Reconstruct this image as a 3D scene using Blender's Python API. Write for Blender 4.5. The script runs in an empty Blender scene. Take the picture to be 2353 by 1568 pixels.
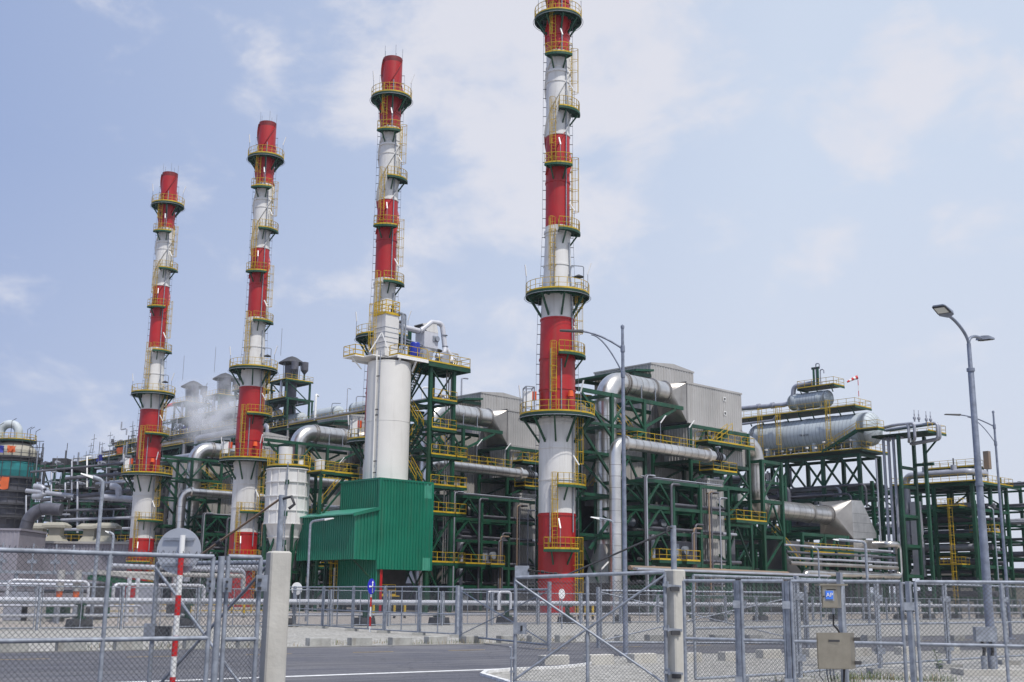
import bpy, math, random
from math import sin, cos, pi, radians, sqrt, atan2
rnd = random.Random(7)
S = bpy.context.scene
COL = S.collection

# ---------------------------------------------------------------- camera
FPX = 2680.0                     # focal length in units of a 2353 px wide picture
PITCH = math.atan(588 / FPX)
cam = bpy.data.cameras.new('camera')
cam.sensor_width = 36.0
cam.lens = 36.0 * FPX / 2353.0
cam.clip_start = 0.1
cam.clip_end = 20000
camo = bpy.data.objects.new('camera', cam)
COL.objects.link(camo)
from mathutils import Matrix, Vector
camo.matrix_world = (Matrix.Translation((0, 0, 1.7)) @ Matrix.Rotation(pi / 2 + PITCH, 4, 'X')
                     @ Matrix.Rotation(radians(0.62), 4, 'Z'))
S.camera = camo

# ---------------------------------------------------------------- light
SUN_EL, SUN_H = radians(60), Vector((0.52, -0.854))
wd = bpy.data.worlds.new("World"); S.world = wd; wd.use_nodes = True
nt = wd.node_tree; N = nt.nodes; L = nt.links
for n in list(N): N.remove(n)
out = N.new('ShaderNodeOutputWorld')
sky = N.new('ShaderNodeTexSky'); sky.sky_type = 'NISHITA'; sky.sun_disc = False
sky.sun_elevation = SUN_EL; sky.sun_rotation = atan2(SUN_H.x, SUN_H.y)
sky.air_density = 1.0; sky.dust_density = 2.2; sky.ozone_density = 1.4
bg1 = N.new('ShaderNodeBackground'); bg1.inputs[1].default_value = 0.10
L.new(sky.outputs[0], bg1.inputs[0])
tc = N.new('ShaderNodeTexCoord')
sx = N.new('ShaderNodeSeparateXYZ'); L.new(tc.outputs['Generated'], sx.inputs[0])
def mrange(a, lo, hi, o0=0.0, o1=1.0, smooth=False):
    m = N.new('ShaderNodeMapRange'); m.inputs[1].default_value = lo; m.inputs[2].default_value = hi; m.inputs[3].default_value = o0; m.inputs[4].default_value = o1
    if smooth: m.interpolation_type = 'SMOOTHSTEP'
    L.new(a, m.inputs[0]); return m.outputs[0]
def mth(op, a, b):
    m = N.new('ShaderNodeMath'); m.operation = op
    for k, q in enumerate((a, b)):
        if isinstance(q, (int, float)): m.inputs[k].default_value = q
        else: L.new(q, m.inputs[k])
    return m.outputs[0]
def mixc(f, a, b):
    m = N.new('ShaderNodeMixRGB')
    L.new(f, m.inputs[0])
    for k, q in ((1, a), (2, b)):
        if isinstance(q, tuple): m.inputs[k].default_value = q + (1,)
        else: L.new(q, m.inputs[k])
    return m.outputs[0]
side = mrange(sx.outputs[0], -.44, .22)
haze_c = mixc(side, (.315, .405, .65), (.625, .705, .845))       # thin high haze, brighter towards the sun's side
low = mrange(sx.outputs[2], .02, .34, 1, 0)
haze_c = mixc(mth('MULTIPLY', low, mrange(side, 0, 1, .32, .9)), haze_c, (.665, .69, .785))
mp = N.new('ShaderNodeMapping'); mp.inputs['Scale'].default_value = (3.2, 2.0, 5.2); mp.inputs['Rotation'].default_value = (0, .45, 0); mp.inputs['Location'].default_value = (1.3, .4, 2.15)
L.new(tc.outputs['Generated'], mp.inputs[0])
nz = N.new('ShaderNodeTexNoise'); nz.inputs['Scale'].default_value = 2.7; nz.inputs['Detail'].default_value = 10; nz.inputs['Roughness'].default_value = .58; nz.inputs['Distortion'].default_value = .25
L.new(mp.outputs[0], nz.inputs['Vector'])
blobs = None
for d, r0, w in (((.006, .9011, .4335), .160, 1.5), ((-.048, .938, .343), .080, .8), ((.0774, .884, .461), .13, 1.1), ((.3417, .8539, .3925), .07, 1.25), ((.2874, .8817, .3743), .045, 1.0), ((.385, .842, .378), .06, 1.3), ((.167, .9208, .3525), .04, .8),
                 ((.3788, .8831, .2768), .075, .6), ((-.2044, .889, .4098), .03, .4), ((-.0288, .971, .2372), .12, .5), ((.242, .9263, .2886), .06, .3), ((-.2932, .894, .3389), .04, .15), ((-.3726, .9084, .1895), .09, .3), ((.2, .88, .43), .05, .5)):
    dt = N.new('ShaderNodeVectorMath'); dt.operation = 'DOT_PRODUCT'; L.new(tc.outputs['Generated'], dt.inputs[0]); dt.inputs[1].default_value = Vector(d).normalized()
    q = mrange(dt.outputs['Value'], cos(r0 * 1.35), cos(r0 * .2), 0, w, True)
    blobs = q if blobs is None else mth('MAXIMUM', blobs, q)
cl = mth('ADD', mth('ADD', mth('MULTIPLY', nz.outputs[0], 1.7), -.35), mth('MULTIPLY', blobs, .30))
cl = mrange(cl, .60, 1.0, 0, .9, True)
haze_c = mixc(cl, haze_c, (.775, .775, .835))
bg2 = N.new('ShaderNodeBackground'); L.new(haze_c, bg2.inputs[0]); bg2.inputs[1].default_value = 1.1
mx = N.new('ShaderNodeMixShader'); mx.inputs[0].default_value = .86; L.new(bg1.outputs[0], mx.inputs[1]); L.new(bg2.outputs[0], mx.inputs[2])
L.new(mx.outputs[0], out.inputs[0])
sl = bpy.data.lights.new('sun', 'SUN'); sl.energy = 3.6; sl.angle = radians(1.0); sl.color = (1, 0.955, 0.89)
so = bpy.data.objects.new('sun', sl); COL.objects.link(so)
sd = Vector((SUN_H.x * cos(SUN_EL), SUN_H.y * cos(SUN_EL), sin(SUN_EL)))
so.rotation_euler = sd.to_track_quat('Z', 'Y').to_euler(); so.location = (30, -60, 90)
S.view_settings.view_transform = 'Standard'; S.view_settings.look = 'None'; S.view_settings.gamma = 1.0
S.view_settings.exposure = 0.0
S.cycles.volume_bounces = 3; S.cycles.max_bounces = 8; S.cycles.diffuse_bounces = 3

# ---------------------------------------------------------------- plant grid: a runs away to the right, b along the chimney row
VX, VY, UX, UY = .724, .69, -.69, .724
C4 = (4.7, 118.0)
STEP = 29.7
def W(a, b, z): return (C4[0] + a * VX + b * UX, C4[1] + a * VY + b * UY, z)
def Q(a, c, z=0.0):              # road grid: a along the road, c across it, from the camera's foot
    return (a * VX + c * UX, a * VY + c * UY, z)

# ---------------------------------------------------------------- materials
MATS = {}
def mat(name, col, rough=0.5, metal=0.0, var=0.12, scale=0.6, bump=0.0, bscale=40.0, stretch=(1, 1, 1), col2=None, dark=0.0):
    m = bpy.data.materials.new(name); m.use_nodes = True
    nt = m.node_tree; N = nt.nodes; L = nt.links
    b = N['Principled BSDF']
    b.inputs['Roughness'].default_value = rough; b.inputs['Metallic'].default_value = metal
    g = N.new('ShaderNodeNewGeometry')
    mp = N.new('ShaderNodeMapping'); mp.inputs['Scale'].default_value = stretch
    L.new(g.outputs['Position'], mp.inputs[0])
    n = N.new('ShaderNodeTexNoise'); n.inputs['Scale'].default_value = scale; n.inputs['Detail'].default_value = 6; n.inputs['Roughness'].default_value = .62
    L.new(mp.outputs[0], n.inputs['Vector'])
    r = N.new('ShaderNodeValToRGB')
    c2 = col2 or tuple(min(1, c * (1 + var)) for c in col)
    r.color_ramp.elements[0].position = .33; r.color_ramp.elements[1].position = .67
    r.color_ramp.elements[0].color = tuple(c * (1 - var) for c in col) + (1,)
    r.color_ramp.elements[1].color = tuple(c2) + (1,)
    L.new(n.outputs[0], r.inputs[0])
    last = r.outputs[0]
    if dark:                     # dirt: streaked darker stains
        mp2 = N.new('ShaderNodeMapping'); mp2.inputs['Scale'].default_value = (2.2, 2.2, .16); L.new(g.outputs['Position'], mp2.inputs[0])
        n2 = N.new('ShaderNodeTexNoise'); n2.inputs['Scale'].default_value = 1.0; n2.inputs['Detail'].default_value = 7; L.new(mp2.outputs[0], n2.inputs['Vector'])
        r2 = N.new('ShaderNodeValToRGB'); r2.color_ramp.elements[0].position = .52; r2.color_ramp.elements[1].position = .78
        r2.color_ramp.elements[1].color = (dark, dark, dark, 1); r2.color_ramp.elements[0].color = (0, 0, 0, 1)
        L.new(n2.outputs[0], r2.inputs[0])
        mm = N.new('ShaderNodeMixRGB'); mm.blend_type = 'MIX'; mm.inputs[2].default_value = (.16, .12, .08, 1)
        L.new(r2.outputs[0], mm.inputs[0]); L.new(last, mm.inputs[1]); last = mm.outputs[0]
    L.new(last, b.inputs['Base Color'])
    if bump:
        bn = N.new('ShaderNodeTexNoise'); bn.inputs['Scale'].default_value = bscale; bn.inputs['Detail'].default_value = 4
        L.new(g.outputs['Position'], bn.inputs['Vector'])
        bp = N.new('ShaderNodeBump'); bp.inputs['Strength'].default_value = bump; bp.inputs['Distance'].default_value = .05
        L.new(bn.outputs[0], bp.inputs['Height']); L.new(bp.outputs[0], b.inputs['Normal'])
    MATS[name] = m
    return m
red = mat('red_paint', (.37, .009, .011), .42, var=.2, scale=.22, dark=.22)
white = mat('white_paint', (.63, .625, .62), .5, var=.06, scale=.3, dark=.3)
silow = mat('silo_white', (.68, .67, .645), .42, var=.05, scale=.25, dark=.16)
green = mat('green_steel', (.0035, .054, .026), .5, var=.35, scale=.5, dark=.15)
greend = mat('green_grating', (.004, .035, .020), .65, var=.3, scale=.5)
yellow = mat('yellow_paint', (.50, .33, .010), .55, var=.25, scale=.8, dark=.2)
silver = mat('aluminium_cladding', (.66, .635, .605), .29, .95, var=.2, scale=.45, bump=.06, bscale=1.6, dark=.12)
silverd = mat('dull_aluminium', (.40, .38, .36), .45, .88, var=.2, scale=.4, dark=.15)
galv = mat('galvanised_steel', (.27, .295, .345), .52, .3, var=.28, scale=7)
galvd = mat('lamp_steel', (.20, .225, .29), .5, .3, var=.25, scale=5)
galvw = mat('galvanised_wire', (.13, .135, .15), .6, .3, var=.2, scale=9)
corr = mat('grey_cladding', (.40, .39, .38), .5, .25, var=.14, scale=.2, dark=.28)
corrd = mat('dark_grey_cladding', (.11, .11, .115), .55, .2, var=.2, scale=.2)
gcorr = mat('green_cladding', (.004, .145, .088), .42, var=.16, scale=.3, dark=.12)
gcorr2 = mat('faded_green_cladding', (.055, .27, .19), .4, var=.12, scale=1.5)
pipew = mat('grey_pipe_paint', (.34, .355, .41), .45, .2, var=.15, scale=.7, dark=.2)
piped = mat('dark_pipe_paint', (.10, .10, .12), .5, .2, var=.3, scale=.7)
tankw = mat('pale_blue_tank', (.47, .52, .55), .55, .0, var=.10, scale=.5, dark=.22)
seamm = mat('tank_seam', (.27, .29, .32), .6)
black = mat('black_parts', (.018, .018, .02), .6, var=.2)
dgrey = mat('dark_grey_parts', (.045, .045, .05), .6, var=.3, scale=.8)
blue = mat('blue_drum', (.012, .03, .34), .4)
orange = mat('orange_plastic', (.75, .10, .012), .5)
rust = mat('rusty_pipe', (.24, .20, .17), .6, .2, var=.2, scale=.35, col2=(.30, .19, .11))
conc = mat('cast_concrete', (.47, .455, .42), .85, var=.1, scale=1.6, bump=.12, bscale=14, dark=.45)
concd = mat('weathered_concrete', (.33, .33, .315), .9, var=.2, scale=2.5, bump=.3, bscale=20, dark=.5)
stain = mat('stainless_steel', (.33, .30, .25), .42, .85, var=.1, scale=6)
tarpb = mat('blue_tarpaulin', (.03, .04, .30), .7)
tarpo = mat('orange_tarpaulin', (.62, .12, .03), .7)
netg = mat('teal_netting', (.01, .16, .17), .8, var=.25, scale=.8)
signback = mat('sign_back_grey', (.50, .52, .56), .4, .5, var=.06, scale=4)
cream = mat('cream_wall', (.34, .325, .27), .7)
pipel = mat('pale_pipe_paint', (.52, .53, .58), .4, .1, var=.1, scale=.8, dark=.15)
shed = mat('shed_cladding', (.26, .25, .29), .5, .1, var=.1)
wht = mat('plain_white', (.78, .78, .78), .5, var=.03)
redp = mat('bright_red', (.55, .012, .014), .45, var=.05)
lampw = mat('lamp_glass', (.62, .62, .58), .3)

# ---------------------------------------------------------------- mesh building
ORG = {}
def V3(p): return Vector(p)
class MB:
    def __init__(s): s.v = []; s.f = []; s.mi = []; s.sm = []; s.m = []
    def mid(s, m):
        if m not in s.m: s.m.append(m)
        return s.m.index(m)
    def add(s, pts, faces, m, smooth=False):
        k = len(s.v); s.v += [tuple(p) for p in pts]; i = s.mid(m)
        for f in faces: s.f.append([k + q for q in f]); s.mi.append(i); s.sm.append(smooth)
    def hexa(s, p, m):           # 8 corners: bottom four, top four
        s.add(p, [(3, 2, 1, 0), (4, 5, 6, 7), (0, 1, 5, 4), (1, 2, 6, 5), (2, 3, 7, 6), (3, 0, 4, 7)], m)
    def box(s, x0, x1, y0, y1, z0, z1, m):
        s.hexa([(x0, y0, z0), (x1, y0, z0), (x1, y1, z0), (x0, y1, z0), (x0, y0, z1), (x1, y0, z1), (x1, y1, z1), (x0, y1, z1)], m)
    def pbox(s, a0, a1, b0, b1, z0, z1, m):
        s.hexa([W(a0, b0, z0), W(a1, b0, z0), W(a1, b1, z0), W(a0, b1, z0), W(a0, b0, z1), W(a1, b0, z1), W(a1, b1, z1), W(a0, b1, z1)], m)
    def beam(s, p, q, w, h, m, ref=None):
        p, q = V3(p), V3(q); d = (q - p)
        if d.length < 1e-6: return
        d.normalize()
        r = V3(ref) if ref else (V3((0, 0, 1)) if abs(d.z) < .95 else V3((VX, VY, 0)))
        x = d.cross(r); x.normalize(); y = x.cross(d); y.normalize()
        x *= w / 2; y *= h / 2
        s.hexa([p - x - y, p + x - y, q + x - y, q - x - y, p - x + y, p + x + y, q + x + y, q - x + y], m)
    def tube(s, pts, r, m, n=8, smooth=True, cap=True):
        pts = [V3(p) for p in pts]; k = len(pts)
        rs = r if isinstance(r, (list, tuple)) else [r] * k
        t = []
        for i in range(k):
            a = (pts[i] - pts[i - 1]).normalized() if i else None
            b = (pts[i + 1] - pts[i]).normalized() if i < k - 1 else None
            d = a + b if a and b else (a or b)
            t.append(d.normalized() if d.length > 1e-6 else (a or b))
        ref = V3((0, 0, 1)) if abs(t[0].z) < .9 else V3((1, 0, 0))
        x = t[0].cross(ref).normalized()
        ring = []; vs = []
        for i in range(k):
            x = (x - t[i] * x.dot(t[i])).normalized(); y = t[i].cross(x)
            for j in range(n):
                an = 2 * pi * j / n
                vs.append(pts[i] + (x * cos(an) + y * sin(an)) * rs[i])
        fs = []
        for i in range(k - 1):
            for j in range(n):
                fs.append((i * n + j, i * n + (j + 1) % n, (i + 1) * n + (j + 1) % n, (i + 1) * n + j))
        s.add(vs, fs, m, smooth)
        if cap:
            s.add(vs[:n], [tuple(range(n - 1, -1, -1))], m); s.add(vs[-n:], [tuple(range(n))], m)
    def lathe(s, c, prof, m, n=32, smooth=True, a0=0.0, a1=2 * pi, mats=None):
        full = abs(a1 - a0 - 2 * pi) < 1e-6
        nn = n if full else n + 1
        for i in range(len(prof) - 1):
            vs = []
            for (r, z) in (prof[i], prof[i + 1]):
                for j in range(nn):
                    an = a0 + (a1 - a0) * j / n
                    vs.append((c[0] + r * cos(an), c[1] + r * sin(an), c[2] + z))
            fs = [(j, (j + 1) % nn, nn + (j + 1) % nn, nn + j) for j in range(n)]
            s.add(vs, fs, (mats[i] if mats else m), smooth)
    def prism(s, poly, d, m):    # closed polygon swept by the vector d
        n = len(poly); d = V3(d)
        p = [V3(q) for q in poly]; q = [a + d for a in p]
        s.add(p + q, [tuple(range(n - 1, -1, -1)), tuple(range(n, 2 * n))] + [(i, (i + 1) % n, n + (i + 1) % n, n + i) for i in range(n)], m)
    def corr(s, p, q, z0, z1, m, pitch=.4, dep=.07, nrm=None, z1b=None):
        # ribbed sheet from p to q (xy), ribs standing out on the side of nrm
        p, q = V3((p[0], p[1], 0)), V3((q[0], q[1], 0)); d = q - p; ln = d.length; d.normalize()
        nr = V3((nrm[0], nrm[1], 0)) if nrm else V3((d.y, -d.x, 0))
        k = max(1, int(ln / pitch)); st = ln / k; vs = []
        for i in range(k):
            for f, o in ((0, 0), (.5, 0), (.6, dep), (.9, dep)):
                vs.append(p + d * (st * (i + f)) + nr * o)
        vs.append(q); n = len(vs)
        zt = lambda i: z1 if z1b is None else z1 + (z1b - z1) * ((vs[i] - p).dot(d) / ln)
        s.add([(a.x, a.y, z0) for a in vs] + [(a.x, a.y, zt(i)) for i, a in enumerate(vs)], [(i, i + 1, n + i + 1, n + i) for i in range(n - 1)], m)
    def build(s, name, parent=None, org=None):
        o = org if org is not None else (ORG.get(parent.name, (0, 0, 0)) if parent else (0, 0, 0))
        me = bpy.data.meshes.new(name)
        me.from_pydata([(a[0] - o[0], a[1] - o[1], a[2] - o[2]) for a in s.v], [], s.f)
        for m in s.m: me.materials.append(m)
        me.polygons.foreach_set('material_index', s.mi); me.polygons.foreach_set('use_smooth', s.sm); me.update()
        ob = bpy.data.objects.new(name, me); COL.objects.link(ob)
        if parent: ob.parent = parent; ORG[ob.name] = o
        else: ob.location = o; ORG[ob.name] = o
        return ob
def bend(pts, R, k=6):
    pts = [V3(p) for p in pts]; o = [pts[0]]
    for i in range(1, len(pts) - 1):
        a = (pts[i - 1] - pts[i]).normalized(); b = (pts[i + 1] - pts[i]).normalized()
        an = a.angle(b); r = R[i - 1] if isinstance(R, (list, tuple)) else R
        t = r / math.tan(an / 2)
        p, q = pts[i] + a * t, pts[i] + b * t
        c = pts[i] + (a + b).normalized() * (r / sin(an / 2))
        u, w = p - c, q - c
        th = u.angle(w)
        for j in range(k + 1):
            f = j / k
            o.append(c + (u * sin((1 - f) * th) + w * sin(f * th)) / sin(th))
    o.append(pts[-1]); return o
def tag(o, label=None, cat=None, group=None, kind=None):
    if label: o['label'] = label
    if cat: o['category'] = cat
    if group: o['group'] = group
    if kind: o['kind'] = kind
    return o
def thing(name, label, cat, loc, group=None):
    o = bpy.data.objects.new(name, None); COL.objects.link(o); o.location = loc; o.empty_display_size = .5
    ORG[o.name] = tuple(loc); return tag(o, label, cat, group)
KIDS = None
def copy_tree(o, parent=None, off=None):
    c = o.copy(); COL.objects.link(c)
    if parent: c.parent = parent
    for ch in list(o.children): copy_tree(ch, c)
    if off: c.location = Vector(o.location) + Vector(off)
    return c
def rail(mb, path, h=1.1, m=None, closed=False, step=1.35, r=.05, toe=True, mid=1):
    m = m or yellow
    path = [V3(p) for p in path]; segs = list(zip(path, path[1:] + ([path[0]] if closed else [])))
    if not closed: segs = segs[:len(path) - 1]
    up = V3((0, 0, 1))
    for p, q in segs:
        ln = (q - p).length
        mb.beam(p + up * h, q + up * h, r, r, m)
        for j in range(mid): mb.beam(p + up * h * (j + 1) / (mid + 1), q + up * h * (j + 1) / (mid + 1), r * .8, r * .8, m)
        if toe: mb.beam(p + up * .09, q + up * .09, .03, .17, m)
        k = max(1, int(round(ln / step)))
        for j in range(k + (0 if closed else 1)):
            a = p + (q - p) * (j / k); mb.beam(a, a + up * h, r, r, m)
def caged(lad, cage, base, out, z0, z1, lat, m=None, z_c=2.2):
    # base: point on the wall, out: unit vector away from wall, lat: unit sideways
    m = m or yellow
    b = V3(base); o = V3(out); s = V3(lat); c = b + o * .25
    for k in (-.24, .24): lad.beam((c.x + s.x * k, c.y + s.y * k, z0), (c.x + s.x * k, c.y + s.y * k, z1), .045, .045, m)
    n = int((z1 - z0) / .38)
    for i in range(n):
        z = z0 + .3 + i * .38; p = c + V3((0, 0, 0))
        lad.beam((c.x - s.x * .24, c.y - s.y * .24, z), (c.x + s.x * .24, c.y + s.y * .24, z),   .028, .028, m)
    zc = z0 + z_c
    if z1 - zc < 1: return
    arc = [c + s * (.36 * cos(t)) + o * (.02 + .72 * sin(t)) for t in [pi * j / 8 for j in range(9)]]
    k = max(1, int(round((z1 - zc) / 1.3)))
    for i in range(k + 1):
        z = zc + (z1 - zc) * i / k
        cage.tube([(p.x, p.y, z) for p in arc], .026, m, n=4, smooth=False)
    for j in (1, 3, 4, 5, 7): cage.beam((arc[j].x, arc[j].y, zc), (arc[j].x, arc[j].y, z1), .026, .026, m)
def text_mesh(s, size, m, name, loc, xdir, zdir, parent, org=None, depth=.004):
    cu = bpy.data.curves.new(name, 'FONT'); cu.body = s; cu.size = size; cu.align_x = 'CENTER'; cu.align_y = 'CENTER'; cu.extrude = depth
    t = bpy.data.objects.new(name, cu); me = bpy.data.meshes.new_from_object(t); bpy.data.objects.remove(t)
    x = V3(xdir).normalized(); z = V3(zdir).normalized(); n = x.cross(z)
    o = V3(org if org is not None else ORG.get(parent.name, (0, 0, 0)))
    for v in me.vertices: v.co = V3(loc) + x * v.co.x + z * v.co.y + n * v.co.z - o
    me.materials.append(m); ob = bpy.data.objects.new(name, me); COL.objects.link(ob); ob.parent = parent
    return ob

FAR = MB()                       # far small pipes beyond the count of single ones, built at the end as one object
def trans(k, cc, ce, hx, hz, cs, r, m, n=32, ax=None):
    """round-to-square piece: circle centre cc radius r, square centre cs half sizes hx hz; ax = (sideways, up)"""
    sx_, uz = ax; cc, cs = V3(cc), V3(cs); q = n // 4
    P = [cc + (sx_ * cos(2 * pi * (i + .5) / n * 1.0 - pi / n) + uz * sin(2 * pi * (i + .5) / n - pi / n)) * r for i in range(n)]
    C = [cs + sx_ * hx + uz * hz, cs - sx_ * hx + uz * hz, cs - sx_ * hx - uz * hz, cs + sx_ * hx - uz * hz]
    for j in range(4):
        a = [P[(j * q + i) % n] for i in range(q + 1)]
        k.add(a + [C[j]], [(i, i + 1, q + 1) for i in range(q)], m, True)
        k.add([P[(j * q) % n], C[j], C[(j + 3) % 4]], [(0, 1, 2)], m)
# ================================================================ ground, road
def gmat(name, c1, c2, c3, sc, rough=.9, bump=.5, big=.05, streak=False):
    m = bpy.data.materials.new(name); m.use_nodes = True; nt = m.node_tree; N = nt.nodes; L = nt.links; b = N['Principled BSDF']; b.inputs['Roughness'].default_value = rough
    g = N.new('ShaderNodeNewGeometry')
    v = N.new('ShaderNodeTexVoronoi'); v.inputs['Scale'].default_value = sc; L.new(g.outputs['Position'], v.inputs['Vector'])
    r = N.new('ShaderNodeValToRGB'); r.color_ramp.elements[0].color = c1 + (1,); r.color_ramp.elements[1].color = c2 + (1,)
    sp = N.new('ShaderNodeSeparateColor'); L.new(v.outputs['Color'], sp.inputs[0]); L.new(sp.outputs[0], r.inputs[0])
    n = N.new('ShaderNodeTexNoise'); n.inputs['Scale'].default_value = big; n.inputs['Detail'].default_value = 9; n.inputs['Roughness'].default_value = .7; L.new(g.outputs['Position'], n.inputs['Vector'])
    r2 = N.new('ShaderNodeValToRGB'); r2.color_ramp.elements[0].position = .42; r2.color_ramp.elements[1].position = .72; L.new(n.outputs[0], r2.inputs[0])
    mx = N.new('ShaderNodeMixRGB'); mx.inputs[2].default_value = c3 + (1,); L.new(r.outputs[0], mx.inputs[1])
    ml = N.new('ShaderNodeMath'); ml.operation = 'MULTIPLY'; ml.inputs[1].default_value = .6; L.new(r2.outputs[0], ml.inputs[0]); L.new(ml.outputs[0], mx.inputs[0])
    L.new(mx.outputs[0], b.inputs['Base Color'])
    bp = N.new('ShaderNodeBump'); bp.inputs['Strength'].default_value = bump; bp.inputs['Distance'].default_value = .03; L.new(v.outputs['Distance'], bp.inputs['Height']); L.new(bp.outputs[0], b.inputs['Normal'])
    if streak:
        mp = N.new('ShaderNodeMapping'); mp.vector_type = 'TEXTURE'; mp.inputs['Rotation'].default_value = (0, 0, math.atan(.68)); mp.inputs['Scale'].default_value = (14, .55, 1); L.new(g.outputs['Position'], mp.inputs[0])
        n3 = N.new('ShaderNodeTexNoise'); n3.inputs['Scale'].default_value = 1; n3.inputs['Detail'].default_value = 5; L.new(mp.outputs[0], n3.inputs['Vector'])
        r3 = N.new('ShaderNodeValToRGB'); r3.color_ramp.elements[0].position = .38; r3.color_ramp.elements[1].position = .68; r3.color_ramp.elements[0].color = (.68, .68, .70, 1); r3.color_ramp.elements[1].color = (1.15, 1.13, 1.1, 1); L.new(n3.outputs[0], r3.inputs[0])
        mu = N.new('ShaderNodeMixRGB'); mu.blend_type = 'MULTIPLY'; mu.inputs[0].default_value = 1; L.new(mx.outputs[0], mu.inputs[1]); L.new(r3.outputs[0], mu.inputs[2]); L.new(mu.outputs[0], b.inputs['Base Color'])
        vc = N.new('ShaderNodeTexVoronoi'); vc.feature = 'DISTANCE_TO_EDGE'; vc.inputs['Scale'].default_value = .28; wn = N.new('ShaderNodeTexNoise'); wn.inputs['Scale'].default_value = 1.2; L.new(g.outputs['Position'], wn.inputs['Vector'])
        va = N.new('ShaderNodeVectorMath'); va.operation = 'ADD'; L.new(g.outputs['Position'], va.inputs[0]); L.new(wn.outputs['Color'], va.inputs[1]); L.new(va.outputs[0], vc.inputs['Vector'])
        cr = N.new('ShaderNodeMapRange'); cr.inputs[1].default_value = 0; cr.inputs[2].default_value = .012; cr.inputs[3].default_value = .55; cr.inputs[4].default_value = 0; L.new(vc.outputs['Distance'], cr.inputs[0])
        mk = N.new('ShaderNodeMixRGB'); mk.inputs[2].default_value = (.04, .04, .042, 1); L.new(cr.outputs[0], mk.inputs[0]); L.new(mu.outputs[0], mk.inputs[1]); L.new(mk.outputs[0], b.inputs['Base Color'])
    return m
gravel = gmat('gravel', (.17, .165, .15), (.50, .485, .455), (.29, .275, .24), 11, bump=.9, big=.35)
asphalt = gmat('asphalt', (.07, .072, .088), (.15, .153, .18), (.20, .195, .195), 45, bump=.3, big=.33, streak=True)
pave = gmat('concrete_paving', (.33, .29, .255), (.39, .35, .31), (.27, .25, .23), 3, bump=.1, big=.3)
gutter = mat('gutter_concrete', (.17, .165, .155), .9, var=.3, scale=1.5)
line_w = mat('road_paint_white', (.68, .68, .68), .7, var=.25, scale=6)
line_y = mat('road_paint_yellow', (.50, .34, .10), .7, var=.3, scale=6)
def sheet(name, pts, z, m, kind='structure'):
    b = MB(); b.add([(p[0], p[1], z) for p in pts], [tuple(range(len(pts)))], m); o = b.build(name); tag(o, kind=kind); return o
sheet('ground', [(-3000, -200), (3000, -200), (3000, 6000), (-3000, 6000)], 0, gravel)
FE = lambda x: 44.3 + .735 * x        # far road edge
NE = lambda x: 35.4 + .475 * x         # near road edge right of the gates
WL = lambda x: 28.9 + .77 * x         # white line across the forecourt
sheet('road', [(-420, FE(-420)), (-420, -420), (-3.2, -20), (1.0, 12), (.9, 19), (-.1, 24.5), (-.62, 26.6), (-.55, 27.6), (.05, 28.6), (1.2, 29.6), (2.3, 31.6), (3.4, NE(3.4)), (500, NE(500)), (500, FE(500))], .008, asphalt)
sheet('plant_apron', [Q(-400, 59), Q(500, 59), Q(500, 330), Q(-400, 330)], .006, pave)
b = MB()
for i in range(46):
    x = -92 + 2 * i; b.add([(x, WL(x), .014), (x + 2, WL(x + 2), .014), (x + 2, WL(x + 2) + .36, .014), (x, WL(x) + .36, .014)], [(0, 1, 2, 3)], line_w)
o = b.build('edge_line'); tag(o, kind='structure')
b = MB()
for i in range(60):
    x = -60.3 + 2.78 * i; y = lambda x: FE(x) - 4.6 - .02 * x
    b.add([(x, y(x), .014), (x + 1.15, y(x + 1.15), .014), (x + 1.15, y(x + 1.15) + .13, .014), (x, y(x) + .13, .014)], [(0, 1, 2, 3)], line_y)
o = b.build('centre_line'); tag(o, kind='structure')
b = MB()                                             # shallow concrete gutter along the far side
for i in range(80):
    x0, x1 = -100 + 2.5 * i, -100 + 2.5 * (i + 1) - .03
    b.hexa([(x0, FE(x0), 0), (x1, FE(x1), 0), (x1, FE(x1) + .45, 0), (x0, FE(x0) + .45, 0), (x0, FE(x0), .02), (x1, FE(x1), .02), (x1, FE(x1) + .45, .03), (x0, FE(x0) + .45, .03)], gutter)
o = b.build('kerb'); tag(o, kind='structure')
b = MB()                                             # white-painted kerb rounding the gravel island by the right gate
kp = [(1.0, 12), (.9, 19), (-.1, 24.5), (-.62, 26.6), (-.55, 27.6), (.05, 28.6), (1.2, 29.6), (1.9, 30.9), (2.3, 32.2)]
kp = [V3((p[0], p[1], 0)) for p in kp]
for p, q in zip(kp, kp[1:]): b.beam(p + V3((.05, 0, .03)), q + V3((.05, 0, .03)), .11, .07, line_w)
o = b.build('painted_kerb'); tag(o, kind='structure')
b = MB()
for i in range(60):
    x = -3000 + 100 * i; h = 18 + 16 * sin(i * .9) + 9 * sin(i * 2.3); h2 = 18 + 16 * sin(i * .9 + .9) + 9 * sin(i * 2.3 + 2.3)
    b.hexa([(x, 2600, 0), (x + 100, 2600, 0), (x + 100, 3000, 0), (x, 3000, 0), (x, 2700, h), (x + 100, 2700, h2), (x + 100, 2900, h2), (x, 2900, h)], greend)
o = b.build('hills'); tag(o, kind='structure')
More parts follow.
